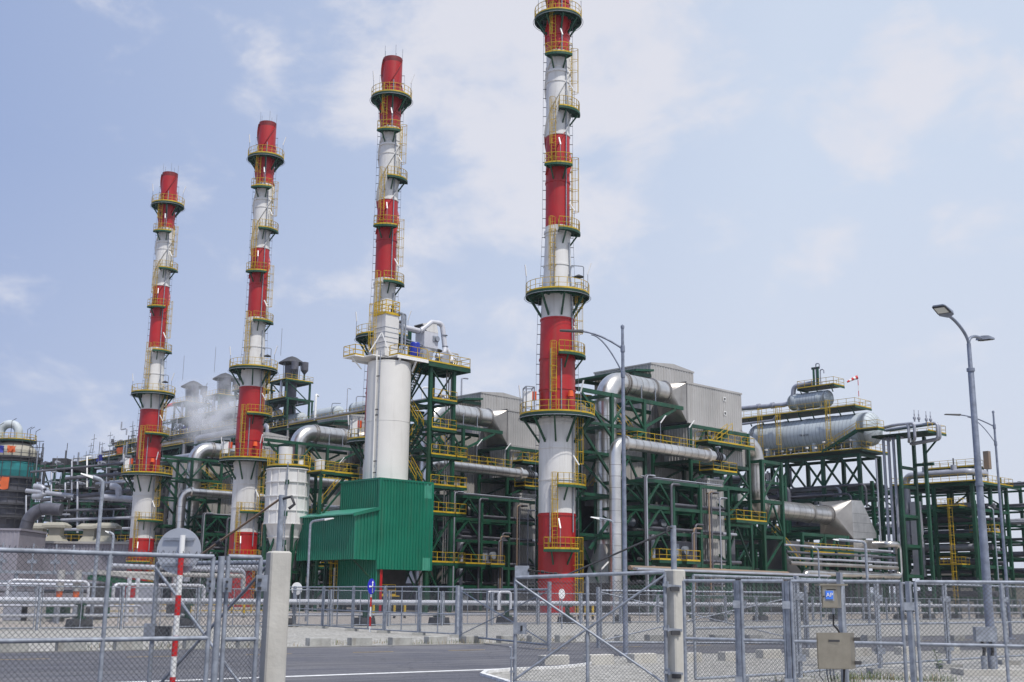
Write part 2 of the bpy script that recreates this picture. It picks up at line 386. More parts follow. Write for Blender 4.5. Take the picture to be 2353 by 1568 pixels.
# ================================================================ chimneys
def dirv(ph): return V3((sin(ph), -cos(ph), 0))
def latv(ph): return V3((cos(ph), sin(ph), 0))
def chr_(z):
    P_ = [(0, 1.87), (25, 1.85), (30.2, 1.74), (33, 1.6), (35, 1.45), (40, 1.29), (75, 1.25)]
    for (a, ra), (b, rb) in zip(P_, P_[1:]):
        if z <= b: return ra + (rb - ra) * (z - a) / (b - a)
    return 1.25
TOPZ = 69.4
sooty = mat('sooty_red', (.16, .007, .009), .6, var=.4, scale=1.2)
def make_chimney(label):
    root = thing('chimney', label, 'chimney', (0, 0, 0), 'striped chimneys in a row')
    m = MB()
    bands = [(0, 9.9, red), (9.9, 19.6, white), (19.6, 29.9, red), (29.9, 39.9, white), (39.9, 50.0, red), (50.0, 59.8, white), (59.8, 68.7, red), (68.7, TOPZ, sooty)]
    for z0, z1, mm in bands:
        k = max(2, int((z1 - z0) / 1.6)); pr = [(chr_(z0 + (z1 - z0) * i / k), z0 + (z1 - z0) * i / k) for i in range(k + 1)]
        m.lathe((0, 0, 0), pr, mm, 40)
    m.lathe((0, 0, 0), [(1.25, TOPZ), (1.12, TOPZ), (1.1, TOPZ - 3)], dgrey, 40)
    colat = lambda z: next(mm for z0, z1, mm in bands if z0 <= z <= z1)
    for z in (3.2, 6.9, 9.7, 13.2, 16.4, 18.9, 22.4, 25.6, 29.8, 35.6, 38.9, 44.8, 50.1, 56.2, 58.0, 61.7, 65.6):
        r = chr_(z); mm = colat(z)
        m.lathe((0, 0, z), [(r, -.09), (r + .07, -.08), (r + .07, .08), (r, .09)], mm, 40, smooth=False)
    for z in (19.2, 39.3, 57.4):                     # bolted flanges
        r = chr_(z); m.lathe((0, 0, z), [(r, -.14), (r + .13, -.13), (r + .13, .13), (r, .14)], colat(z), 40, smooth=False)
    m.build('shaft', root)
    # helical strakes of the upper third
    for q in range(3):
        s = MB(); seg = 46; z0, z1 = 45.6, TOPZ - .4
        for i in range(seg):
            pp = []
            for j in (i, i + 1):
                z = z0 + (z1 - z0) * j / seg; ph = 2 * pi * q / 3 + .9 + 2 * pi * (z - z0) / 17.0; d = dirv(ph); l = latv(ph) * .03
                r = 1.24
                pp.append([d * r - l, d * (r + .24) - l, d * (r + .24) + l, d * r + l])
                pp[-1] = [(p.x, p.y, z) for p in pp[-1]]
            zc = z0 + (z1 - z0) * (i + .5) / seg
            s.add(pp[0] + pp[1], [(0, 1, 5, 4), (1, 2, 6, 5), (2, 3, 7, 6)], colat(zc))
        s.build('strake', root)
    def ring_platform(z, R, h=1.15, nb=10, ph0=.2):
        r0 = chr_(z) + .03
        d = MB()
        d.lathe((0, 0, z), [(r0, 0), (R, 0), (R, -.32), (R - .12, -.32), (R - .12, -.1), (r0, -.1), (r0, 0)], greend, 40, smooth=False)
        for k in range(nb):
            t = dirv(ph0 + 2 * pi * k / nb); a = t * r0; b = t * (R - .1)
            d.beam((a.x, a.y, z - .2), (b.x, b.y, z - .2), .12, .2, green)
        d.lathe((0, 0, z - .16), [((r0 + R) / 2 - .06, 0), ((r0 + R) / 2 + .06, 0), ((r0 + R) / 2 + .06, -.2), ((r0 + R) / 2 - .06, -.2)], green, 36, smooth=False)
        p = d.build('ring_platform', root)
        g = MB(); pts = []
        n = 24
        pts = [(dirv(2 * pi * i / n) * (R - .04)) for i in range(n)]
        rail(g, [(q.x, q.y, z) for q in pts], h, closed=True, step=2.0, r=.044)
        g.build('railing', p)
        w = MB(); w.tube([(dirv(2 * pi * i / 40) * (R + .13)) + V3((0, 0, z - .35)) for i in range(41)], .03, galv, n=4, smooth=False); 
        w.build('cable_ring', p)
        for k in range(nb):
            t = dirv(ph0 + 2 * pi * (k + .5 * (nb == 10)) / nb); bb = MB(); dz = (R - r0) * 1.25
            a = t * (chr_(z - dz) - .02); b = t * (R - .25)
            bb.beam((a.x, a.y, z - .3 - dz), (b.x, b.y, z - .3), .17, .2, green)
            bb.build('bracket', p)
        return p
    pA = ring_platform(19.75, 3.85, nb=10)
    pB = ring_platform(32.5, 3.35, nb=8)
    pT = ring_platform(63.9, 2.62, nb=8)
    def half_platform(z, R, f0, f1, h=1.15):
        f0, f1 = radians(f0), radians(f1); r0 = chr_(z)
        n = max(4, int((f1 - f0) / .18)); an = [f0 + (f1 - f0) * i / n for i in range(n + 1)]
        poly = [dirv(t) * R + V3((0, 0, z)) for t in an] + [dirv(t) * (r0 - .05) + V3((0, 0, z)) for t in reversed(an)]
        d = MB(); d.prism([(q.x, q.y, z - .06) for q in poly], (0, 0, .06), greend)
        for i in range(n):
            a, b = dirv(an[i]) * R, dirv(an[i + 1]) * R; d.beam((a.x, a.y, z - .14), (b.x, b.y, z - .14), .09, .26, green)
        for t in (f0, f1):
            a, b = dirv(t) * r0, dirv(t) * R; d.beam((a.x, a.y, z - .14), (b.x, b.y, z - .14), .1, .24, green)
        p = d.build('side_platform', root)
        g = MB(); pth = [dirv(f0) * (r0 + .1)] + [dirv(t) * (R - .05) for t in an] + [dirv(f1) * (r0 + .1)]
        rail(g, [(q.x, q.y, z) for q in pth], h, step=1.0, r=.044)
        gt = dirv(f0 + .25) * (R - .5)
        g.build('railing', p)
        for t in (f0 + (f1 - f0) * .2, f0 + (f1 - f0) * .8):
            dz = (R - r0) * 1.15; a = dirv(t) * (chr_(z - dz) - .03); b = dirv(t) * (R - .2); bb = MB()
            bb.beam((a.x, a.y, z - .2 - dz), (b.x, b.y, z - .25), .13, .15, green)
            bb.build('bracket', p)
    half_platform(6.3, 2.95, -28, 46)
    half_platform(12.6, 2.95, 0, 100)
    half_platform(26.0, 2.9, 2, 100)
    half_platform(39.3, 2.38, 2, 100)
    half_platform(46.4, 2.38, -38, 38)
    half_platform(52.8, 2.38, 2, 100)
    half_platform(59.0, 2.38, -38, 38)
    for ph, z0, z1 in ((62, 0, 7.5), (-8, 6.3, 13.8), (66, 12.6, 20.9), (-12, 19.75, 27.1), (66, 26, 33.6), (-18, 32.5, 40.4), (74, 39.3, 47.5), (-20, 46.4, 53.9), (74, 52.8, 60.1), (-22, 59, 65)):
        ph = radians(ph); r = max(chr_(z0), chr_(z1)); ld, cg = MB(), MB()
        caged(ld, cg, dirv(ph) * r, dirv(ph), z0, z1, latv(ph))
        for z in [z0 + 1 + 1.9 * i for i in range(int((z1 - z0 - 1) / 1.9) + 1)]:
            for k in (-.24, .24):
                a = dirv(ph) * (chr_(z) - .02) + latv(ph) * k; b = dirv(ph) * (r + .25) + latv(ph) * k
                ld.beam((a.x, a.y, z), (b.x, b.y, z), .05, .05, yellow)
        o = ld.build('ladder', root)
        if cg.v: cg.build('cage', o)
    # lightning conductor on stand-offs down both flanks, cable trays
    for ph in (-88, 92):
        ph = radians(ph); c = MB()
        zs = [1.0 + 1.05 * i for i in range(int((TOPZ - 2) / 1.05))]
        for z in zs:
            a = dirv(ph) * (chr_(z) - .02); b = dirv(ph) * (chr_(z) + .34); c.beam((a.x, a.y, z), (b.x, b.y, z), .045, .06, dgrey)
        c.tube([dirv(ph) * (chr_(z) + .32) + V3((0, 0, z)) for z in zs], .018, galv, n=4, smooth=False)
        c.build('conductor', root)
    c = MB()
    for ph, z0, z1 in ((-23, 20, 26.5), (10, 20.2, 25.4), (52, 26, 38), (52, 8, 19), (38, 39.4, 58.6), (-14, 33, 39), (15, 59, 66), (-22, 7, 12.6)):
        t = radians(ph); 
        c.tube([dirv(t) * (chr_(z0 + (z1 - z0) * i / 8) + .12) + V3((0, 0, z0 + (z1 - z0) * i / 8)) for i in range(9)], .07, galv, n=6)
    c.build('conduit', root)
    for z, R, phs in ((19.75, 3.8, (-92, 36)), (32.5, 3.3, (-85, 70)), (63.9, 2.55, (-60, 80)), (26, 2.5, (60,)), (6.3, 2.6, (5,)), (46.4, 2.2, (5,)), (52.8, 2.2, (50,)), (39.3, 2.2, (50,)), (12.6, 2.7, (50,)), (59, 2.2, (10,))):
        for ph in phs:                                # leaning floodlight poles on the platforms
            t = radians(ph); d = dirv(t); a = d * R + V3((0, 0, z)); b = a + V3((0, 0, 2.1)); e = b + d * .25 + V3((.12, 0, 1.1)) if R > 2.5 and z > 15 else b - d * .5 + V3((-.1, 0, .9))
            l = MB(); l.tube([a, b], .035, galv, n=6); l.beam(b - (e - b) * .1, e, .13, .09, wht)
            l.build('floodlight', root)
    k = MB()                                         # analyser cabinet in its tube stand on the lowest ring
    for ph in (-66, -92):
        for R in (3.5, 2.6):
            a = dirv(radians(ph)) * R; k.beam((a.x, a.y, 19.75), (a.x, a.y, 22.6), .09, .09, galv)
    a, b = dirv(radians(-66)) * 2.6, dirv(radians(-92)) * 3.5
    for u, v in ((( -66, 3.5), (-92, 3.5)), ((-66, 2.6), (-92, 2.6)), ((-66, 3.5), (-66, 2.6)), ((-92, 3.5), (-92, 2.6))):
        p, q = dirv(radians(u[0])) * u[1], dirv(radians(v[0])) * v[1]; k.beam((p.x, p.y, 22.6), (q.x, q.y, 22.6), .09, .09, galv)
    kk = k.build('cabinet_stand', root)
    c = dirv(radians(-78)) * 3.0; k = MB(); k.box(c.x - .55, c.x + .35, c.y - .35, c.y + .3, 20.6, 22.2, wht); k.build('cabinet', kk)
    k = MB(); k.box(c.x + .36, c.x + .8, c.y - .35, c.y + .1, 21.3, 22.15, orange); k.build('cover', kk)
    for ph in (34,):
        d = dirv(radians(ph)); k = MB(); k.lathe((d.x * 2.3, d.y * 2.3, 21.5), [(0, 0), (.32, 0), (.24, .6), (0, .6)], orange, 10, smooth=False); k.build('warning_light', root)
    d = dirv(radians(62)); k = MB()                   # vent and hoist arm on the middle ring
    a = d * 3.0
    k.tube(bend([(a.x, a.y, 32.5), (a.x, a.y, 35.3), (a.x - 1.3, a.y, 35.4), (a.x - 1.4, a.y, 34.4)], .2), .06, galv, n=6)
    k.lathe((a.x - .5, a.y + .1, 34.2), [(.05, .25), (.55, 0), (.55, -.05), (0, -.05)], dgrey, 12)
    k.build('hoist_arm', root)
    k = MB()
    for j in range(5):
        t = 2 * pi * j / 5 + .4; d = dirv(t) * 1.22; k.tube([(d.x, d.y, TOPZ), (d.x * 1.02, d.y * 1.02, TOPZ + 1.5)], .025, galv, n=4)
    k.build('lightning_rod', root)
    return root
CH_L = ['tallest-looking striped chimney, cut off by the top edge of the photo',
        'striped chimney rising behind the tall white silo and its square duct',
        'striped chimney second from the left, standing behind the white cone-bottomed bin',
        'leftmost and smallest-looking striped chimney, above the round sign seen from behind']
ch = make_chimney(CH_L[0])
for i in range(4):
    o = ch if i == 0 else copy_tree(ch)
    p = W(0, STEP * i, 0); o.location = p; o['label'] = CH_L[i]
# ================================================================ the four boiler units behind the chimneys
UNAMES = ['beside the nearest chimney', 'behind the white silo', 'behind the second-left chimney', 'behind the leftmost chimney']
UNIT = []
def ut(name, label, cat, a, b, z=0, group=None):
    """a thing of a unit; label holds {u}, the words that tell its unit"""
    o = thing(name, label, cat, W(a, b, z), group or 'repeated in every boiler unit'); UNIT.append(o); return o
def cladbox(root, name, a0, a1, b0, b1, z0, z1, m, pitch=.45, roof=None, rise=0):
    k = MB()
    k.corr(W(a0, b0, 0), W(a1, b0, 0), z0, z1, m, pitch, .06, (-UX, -UY))
    k.corr(W(a1, b0, 0), W(a1, b1, 0), z0, z1, m, pitch, .06, (VX, VY))
    k.corr(W(a1, b1, 0), W(a0, b1, 0), z0, z1, m, pitch, .06, (UX, UY))
    k.corr(W(a0, b1, 0), W(a0, b0, 0), z0, z1, m, pitch, .06, (-VX, -VY))
    e = .1
    k.add([W(a0, b0, z0), W(a1, b0, z0), W(a1, b1, z0), W(a0, b1, z0)], [(3, 2, 1, 0)], m)
    o = k.build(name, root)
    r = MB(); am = (a0 + a1) / 2; rm = roof or m
    if rise:
        p = [W(a0 - e, b0 - e, z1 - .12), W(a1 + e, b0 - e, z1 - .12), W(a1 + e, b0 - e, z1 + .05), W(am, b0 - e, z1 + rise), W(a0 - e, b0 - e, z1 + .05)]
        r.prism(p, V3(W(0, b1 - b0 + 2 * e, 0)) - V3(W(0, 0, 0)), rm)
    else: r.pbox(a0 - e, a1 + e, b0 - e, b1 + e, z1 - .1, z1 + .12, rm)
    r.build('roof', root)
    return o
def flange(k, c, d, r, m, th=.16, out=.16):
    d = V3(d); c = V3(c); k.tube([c - d * th / 2, c + d * th / 2], r + out, m, n=28, smooth=False)
def seams(k, pts, r, m, sp=1.1, n=24):
    pts = [V3(p) for p in pts]; acc = 0
    for p, q in zip(pts, pts[1:]):
        ln = (q - p).length; d = (q - p).normalized(); t = sp - acc
        while t < ln:
            c = p + d * t; k.tube([c - d * .03, c + d * .03], r + .018, m, n=n, smooth=True, cap=False); t += sp
        acc = (acc + ln) % sp
Va, Ub = V3((VX, VY, 0)), V3((UX, UY, 0))
def steel_frame(root, cols_a, cols_b, levels, cw=.32, bh=.38, braces=True, skip=(), xb=None, m=None, z0=0):
    m = m or green
    zt = levels[-1]
    for a in cols_a:
        for b in cols_b:
            k = MB(); k.beam(W(a, b, z0), W(a, b, zt), cw, cw, m); k.build('column', root)
    for z in levels:
        for b in cols_b:
            k = MB(); k.beam(W(cols_a[0], b, z - bh / 2), W(cols_a[-1], b, z - bh / 2), cw * .7, bh, m); k.build('beam', root)
        for a in cols_a:
            k = MB(); k.beam(W(a, cols_b[0], z - bh / 2 - .002), W(a, cols_b[-1], z - bh / 2 - .002), cw * .66, bh * .98, m); k.build('beam', root)
    if braces:
        lv = [z0] + list(levels)
        for b in cols_b:
            for i in range(len(cols_a) - 1):
                for j in range(len(lv) - 1):
                    if (i, j) in skip: continue
                    a0, a1 = cols_a[i], cols_a[i + 1]; am = (a0 + a1) / 2; k = MB()
                    if xb == 'K' or (i + j) % 2 == 0:
                        k.beam(W(a0, b, lv[j]), W(am, b, lv[j + 1] - .3), .2, .2, m); k.beam(W(a1, b, lv[j]), W(am, b, lv[j + 1] - .3), .2, .2, m)
                    else: k.beam(W(a0, b, lv[j]), W(a1, b, lv[j + 1] - .2), .2, .2, m)
                    k.build('brace', root)
        for a in cols_a:
            for i in range(len(cols_b) - 1):
                for j in range(len(lv) - 1):
                    if (i + j) % 2: continue
                    k = MB(); k.beam(W(a, cols_b[i], lv[j]), W(a, cols_b[i + 1], lv[j + 1] - .2), .2, .2, m); k.build('brace', root)
def deck(root, a0, a1, b0, b1, z, sides='abAB', m=None, name='walkway', h=1.1):
    k = MB(); k.pbox(a0, a1, b0, b1, z - .08, z, greend); k.pbox(a0, a1, b0, b0 + .1, z - .3, z - .082, green); k.pbox(a0, a1, b1 - .1, b1, z - .3, z - .082, green)
    o = k.build(name, root)
    g = MB(); e = .06
    c = {'b': [(a0 + e, b0 + e), (a1 - e, b0 + e)], 'A': [(a1 - e, b0 + e), (a1 - e, b1 - e)], 'B': [(a1 - e, b1 - e), (a0 + e, b1 - e)], 'a': [(a0 + e, b1 - e), (a0 + e, b0 + e)]}
    for s_ in sides: rail(g, [W(p[0], p[1], z) for p in c[s_]], h)
    g.build('railing', o); return o
def stairs(root, p, q, w=.8, m=None, side=None, name='stair_flight'):
    p, q = V3(p), V3(q); d = q - p; hd = V3((d.x, d.y, 0)).normalized(); s = V3((hd.y, -hd.x, 0)) * w / 2; k = MB()
    for t in (-1, 1): k.beam(p + s * t, q + s * t, .08, .28, green)
    n = max(3, int(abs(d.z) / .24))
    for i in range(n):
        c = p + d * ((i + .5) / n); k.hexa([c - s - hd * .13 - V3((0, 0, .02)), c + s - hd * .13 - V3((0, 0, .02)), c + s + hd * .13 - V3((0, 0, .02)), c - s + hd * .13 - V3((0, 0, .02)), c - s - hd * .13 + V3((0, 0, .02)), c + s - hd * .13 + V3((0, 0, .02)), c + s + hd * .13 + V3((0, 0, .02)), c - s + hd * .13 + V3((0, 0, .02))], greend)
    o = k.build(name, root)
    g = MB(); up = V3((0, 0, 1))
    for t in (-1, 1):
        for h in (.5, 1.0): g.beam(p + s * t + up * h, q + s * t + up * h, .05, .05, yellow)
        for i in range(4):
            c = p + s * t + d * (i / 3); g.beam(c, c + up, .05, .05, yellow)
    g.build('railing', o); return o

# ---- flue duct: round horizontal run, bend, riser and its square hopper at the foot
R = ut('flue_duct', 'thick silver flue duct bending down from its duct house {u}', 'duct', 8.6, 1)
k = MB(); rr = 1.18; zz = 24.75
k.tube(bend([W(18.4, 1, zz), W(8.6, 1, zz), W(8.6, 1, 7)], 2.3, 9), rr, silver, n=32)
seams(k, [W(17.5, 1, zz), W(11, 1, zz)], rr, silverd, 1.0); seams(k, [W(8.6, 1, 22), W(8.6, 1, 7.5)], rr, silverd, 1.25)
k.build('round_duct', R)
for a in (11.2, 11.55, 16.2, 18.4):
    k = MB(); flange(k, W(a, 1, zz), Va, rr, silverd, .14, .14); k.build('flange', R)
n = 32
def sq(i, h): 
    t = 2 * pi * i / n; cx, sy = cos(t), sin(t); f = 1 / max(abs(cx), abs(sy)); return cx * f * h, sy * f * h
k = MB(); trans(k, W(18.5, 1, zz), None, 1.95, 2.2, W(20.15, 1, 23.6), rr, silverd, ax=(Ub, V3((0, 0, 1)))); k.build('transition', R)
k = MB(); c0 = [V3(W(8.6 + 1.18 * cos(2 * pi * i / n), 1 + 1.18 * sin(2 * pi * i / n), 7.2)) for i in range(n)]
c1 = [V3(W(8.6 + sq(i, 1.75)[0], 1 + sq(i, 1.75)[1], 3.2)) for i in range(n)]
k.add(c0 + c1, [(i, (i + 1) % n, n + (i + 1) % n, n + i) for i in range(n)], silverd); k.pbox(6.7, 10.5, -.9, 2.9, 0, 3.2, dgrey); k.build('hopper', R)
k = MB()
for a in (13.2, 15.6): k.beam(W(a, -.15, 22.9), W(a, -.15, 24.7), .1, .1, galv)
k.build('hanger', R)
R = ut('duct_house', 'long corrugated grey casing ending the flue duct {u}', 'duct casing', 25, 1)
cladbox(R, 'casing', 20.35, 31, -.8, 2.8, 21.3, 25.9, corr, .42)
k = MB()
for z in (22.9, 24.6): k.pbox(27.3, 27.75, -.92, -.88, z, z + .5, wht); k.pbox(27.4, 27.65, -.95, -.925, z + .1, z + .4, black)
k.build('inspection_port', R)
k = MB(); k.pbox(20.18, 20.34, -.9, 2.9, 21.2, 26.0, dgrey); k.build('expansion_joint', R)
# ---- boiler house
R = ut('boiler_house', 'tall corrugated grey boiler building with low gable roof {u}', 'building', 24, 8.5)
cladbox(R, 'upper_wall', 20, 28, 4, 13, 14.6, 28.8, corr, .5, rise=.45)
k = MB(); k.pbox(20.1, 27.9, 4.1, 12.9, 0, 14.5, corrd); k.pbox(8.4, 20.05, 4.6, 8.6, 0, 12.2, dgrey); k.build('dark_lower_backing', R)  # lower blocks coloured dark, added as shade behind the frames
k = MB(); k.corr(W(8.6, 4.4, 0), W(19.9, 4.4, 0), 12.2, 23, corr, .5, .06, (-UX, -UY)); k.corr(W(8.6, 8.6, 0), W(8.6, 4.4, 0), 12.2, 23, corr, .5, .06, (-VX, -VY)); k.pbox(8.7, 19.9, 4.5, 8.5, 22.9, 23.05, corr); k.build('side_wall', R)
k = MB(); k.add([W(16.6, 3.5, 27.3), W(19.9, 3.5, 27.7), W(19.9, 17, 27.7), W(16.6, 17, 27.3), W(16.6, 3.5, 27.55), W(19.9, 3.5, 27.95), W(19.9, 17, 27.95), W(16.6, 17, 27.55)], [(3, 2, 1, 0), (4, 5, 6, 7), (0, 1, 5, 4), (1, 2, 6, 5), (2, 3, 7, 6), (3, 0, 4, 7)], green)
for b in (4, 8, 12, 16): k.beam(W(16.7, b, 27.1), W(19.9, b, 27.2), .2, .4, green)
k.build('canopy', R)
k = MB(); k.beam(W(16, 13.6, 25.6), W(20, 13.6, 25.8), .3, .5, yellow); k.pbox(17, 17.8, 13.2, 14, 24.5, 25.3, dgrey); k.build('hoist_beam', R)
# ---- equipment room under the duct house with its balcony
R = ut('equipment_room', 'small cladded room with yellow balcony under the duct house {u}', 'building', 23, 0)
cladbox(R, 'casing', 20.4, 30.6, -1.6, 2.6, 17.0, 21.0, corr, .42)
k = MB()
for a in (22.6, 23.7, 24.6): k.pbox(a, a + .6, -1.72, -1.67, 19.3, 20.6, dgrey); k.pbox(a + .08, a + .52, -1.76, -1.722, 19.4, 20.5, galv)
k.build('panel', R)
deck(R, 20.5, 29.5, -3.6, -1.7, 19.0, 'abA')
stairs(R, W(23.5, -2.2, 19.0), W(26.6, -2.2, 20.7), .7)
R = ut('access_platform', 'green platform with yellow railings along the boiler wall {u}', 'platform', 15, -2)
deck(R, 9.5, 19.6, -2.6, 0.4, 17.9, 'abAB'); deck(R, 20, 24.5, -4.6, -2.6, 15.6, 'abA')
stairs(R, W(9.6, .8, 21.3), W(13.6, .8, 18.0)); stairs(R, W(8.4, 3.2, 12.4), W(11.6, 3.2, 15.4))
for a in (13.5, 18.5):
    k = MB(); k.tube([W(a, -2.5, 17.9), W(a, -2.5, 20.4)], .04, galv, n=6); k.beam(W(a, -2.5, 20.3), W(a + .7, -2.7, 21.2), .14, .08, wht); k.build('floodlight', R)
# ---- steelwork
R = ut('duct_steelwork', 'braced green steel frame carrying the round flue duct {u}', 'steel frame', 9, 1)
steel_frame(R, (6.9, 12.2), (-1.3, 3.4), (8.0, 12.2, 16.5, 19.6, 22.9), cw=.36)
for b in (-1.3, 3.4):
    k = MB(); k.beam(W(1.6, b, 22.68), W(6.8, b, 22.68), .24, .42, green); k.build('beam', R)
    k = MB(); k.beam(W(12.3, b, 22.68), W(19, b, 22.68), .24, .42, green); k.build('beam', R)
    for (a0, z0, a1, z1) in ((6.9, 18.2, 2.2, 22.4), (12.2, 19.8, 17.6, 22.4), (6.9, 14, 1.8, 19), (6.9, 16.2, 12.0, 19.2), (6.9, 10, 3.4, 6.5)):
        k = MB(); k.beam(W(a0, b, z0), W(a1, b, z1), .26, .26, green); k.build('brace', R)
    for z in (19.4, 16.3, 12.0, 7.9):
        k = MB(); k.beam(W(1.8, b, z), W(6.8, b, z - .001), .22, .3, green); k.build('beam', R)
R = ut('boiler_steelwork', 'green steel columns and beams standing round the boiler {u}', 'steel frame', 24, 0)
steel_frame(R, (19.3, 25, 30.4), (-2.0, 3.4), (5.4, 10.2, 14.4, 16.9, 20.9), cw=.34)
R = ut('pipe_rack', 'low green pipe rack with K-shaped braces {u}', 'pipe rack', 13, -4)
steel_frame(R, (7.6, 12.0, 16.6, 21.6), (-5.2, -1.9, 1.6), (3.0, 5.3, 8.4, 11.0, 13.7), cw=.34, bh=.34, xb='K', skip=[(1, j) for j in range(5)] + [(2, j) for j in range(5)])
# ---- small silver vent pipe
R = ut('vent_pipe', 'slimmer silver pipe bending level in front of the flue duct {u}', 'pipe', 4, -4)
k = MB(); r2 = .63; zp = 17.15
P_ = bend([W(3.95, -4.3, 0), W(3.95, -4.3, zp), W(20.2, -4.3, zp)], 1.3, 7); k.tube(P_, r2, silver, n=24)
seams(k, [W(3.95, -4.3, 1), W(3.95, -4.3, 15.5)], r2, silverd, 1.15, 20); seams(k, [W(5.5, -4.3, zp), W(20, -4.3, zp)], r2, silverd, 1.15, 20)
k.build('pipe', R)
for a in (5.4, 19.2):
    k = MB(); flange(k, W(a, -4.3, zp), Va, r2, silver, .3, .2); k.build('flange', R)
k = MB(); k.tube([W(20.2, -4.3, zp), W(20.5, -4.3, zp), W(20.5, -4.3, zp), W(22.2, -4.3, zp)], [.63, .4, .4, .4], galv, n=16)
for a in (20.7, 21.1, 21.5): flange(k, W(a, -4.3, zp), Va, .42, dgrey, .12, .16)
k.tube([W(21.3, -4.3, zp), W(21.3, -4.3, zp + 1.1)], .06, galv); k.tube([W(21.3, -4.6, zp + 1.1), W(21.3, -4.0, zp + 1.1)], .12, galv)
k.build('valve', R)
# ---- pipes threading the rack
def upipe(a0, a1, b, z, r, m, drop=None, lab=None, drop2=None):
    lab = lab or 'horizontal process pipe lying in the low pipe rack {u}'
    pts = [W(a0, b, z), W(a1, b, z)]
    if drop is not None: pts = [W(a0, b, drop)] + pts
    if drop2 is not None: pts = pts + [W(a1, b, drop2)]
    o = ut('pipe', lab, 'pipe', a0, b, z, 'pipes in the low racks'); k = MB(); k.tube(bend(pts, min(.5, 3 * r), 4) if len(pts) > 2 else pts, r, m, n=10)
    o2 = k.build('tube', o); return o
rp_ = random.Random(3)
for z in (3.2, 5.5, 8.6, 11.2, 13.9):
    for b in (-4.7, -3.9, -3.2, -2.5, -.8, .2, 1.0):
        if rp_.random() < .84:
            a0 = 7.4 + rp_.random() * 5; r = rp_.choice((.07, .09, .12, .17)); upipe(a0, a0 + 8 + rp_.random() * 6, b, z + r, r, rp_.choice((pipew, piped, silverd, piped, piped)))
for a, b, z1, r, m in ((7.0, -5.6, 14, .09, piped), (7.3, -5.6, 14, .09, pipew), (9.4, -4.6, 8.2, .22, pipew), (14.6, -5.6, 8.5, .11, piped), (14.9, -5.6, 9.0, .11, rust), (15.2, -5.6, 9.4, .11, piped), (19.6, -5.6, 12.5, .07, pipew), (17.8, -5.5, 13, .09, rust), (18.2, -5.5, 13, .09, piped), (11.4, -5.5, 13.4, .13, piped), (10.6, -2.8, 9.5, .35, piped), (16.0, -3.4, 8.6, .3, corrd)):
    o = ut('pipe', 'upright pipe strapped to the front of the low pipe rack {u}', 'pipe', a, b, 0, 'upright pipes on the racks'); k = MB()
    k.tube(bend([W(a, b, 0), W(a, b, z1), W(a + 1.6, b, z1), W(a + 1.6, b + 1.5, z1)], .4, 4), r, m, n=10); k.build('tube', o)
for (a0, a1, b0, b1, z0, z1, m) in ((13.5, 18, -4, 0, 0, 2.6, dgrey), (9, 12, -.5, 3, 8.5, 10.6, dgrey), (21.5, 27, -1, 3, 10.4, 13, corrd), (14, 19, 0, 3.4, 3.4, 7, dgrey), (20.5, 23.5, -1.2, 3, .1, 5, corrd), (8.2, 11.6, -4.4, 2.6, .1, 2.8, dgrey), (8, 19, 2.2, 3.8, 5.6, 8, piped), (12.6, 19, -.4, 3.2, 8.7, 10.7, dgrey), (8, 16, 1.8, 3.6, 11.3, 13.4, dgrey), (24, 30, -1.4, 3, .1, 4.6, dgrey), (25, 30, 0, 3, 5.6, 9.6, piped), (12.4, 16.2, -4.6, -.6, 5.7, 7.6, piped)):  # dark boxes added so the gaps in the steelwork look shaded
    o = ut('machine_or_filler_box', 'dark filler box deepening the shade inside the steelwork {u}', 'machine', (a0 + a1) / 2, (b0 + b1) / 2, z0, 'dark filler boxes in the steelwork'); k = MB()
    k.pbox(a0, a1, b0, b1, z0, z1, m); k.build('casing', o); k = MB()
    k.tube([W((a0 + a1) / 2, b0 - .05, (z0 + z1) / 2), W((a0 + a1) / 2, b0 - .5, (z0 + z1) / 2)], .45, galv, n=14); k.build('cover', o); k = MB(); k.pbox(a0 + .2, a0 + 1.2, b0 - .06, b0 - .01, z0 + .3, z0 + 1.6, galv); k.build('panel', o)
# vertical ribbed casing below the equipment room and yellow-railed landings in the rack
R = ut('duct_column', 'upright ribbed grey casing reaching down to the ground {u}', 'duct casing', 18, -1)
cladbox(R, 'casing', 19.8, 22.6, -3.9, -2.6, .8, 14.6, corr, .3)
R = ut('rack_landing', 'yellow-railed landing inside the low pipe rack {u}', 'platform', 12, -5)
deck(R, 8.2, 11.8, -6.4, -5.3, 5.5, 'abA'); deck(R, 12.6, 15, -6.4, -5.3, 5.5, 'abA'); deck(R, 14, 18.8, .3, 2.6, 8.6, 'abAB'); deck(R, 24, 30, -4.6, -2.4, 10.4, 'abA')
# ---- small stuff by the foot
for a, b in ((3.2, 3), (5.2, -1.2)):
    o = ut('instrument_post', 'thin floodlight post among the steelwork {u}', 'lamp post', a, b, 0, 'floodlight posts in the units'); k = MB()
    k.tube([W(a, b, 0), W(a, b, 4.6)], .06, galv); k.beam(W(a, b, 4.5), W(a + .9, b - .2, 5.3), .16, .1, wht); k.build('post', o)
PROTO = list(UNIT)
for k_ in range(1, 4):
    off = (UX * STEP * k_, UY * STEP * k_, 0)
    for o in PROTO:
        c = copy_tree(o, None, off); c['label'] = o['label'].format(u=UNAMES[k_])
for o in PROTO: o['label'] = o['label'].format(u=UNAMES[0])
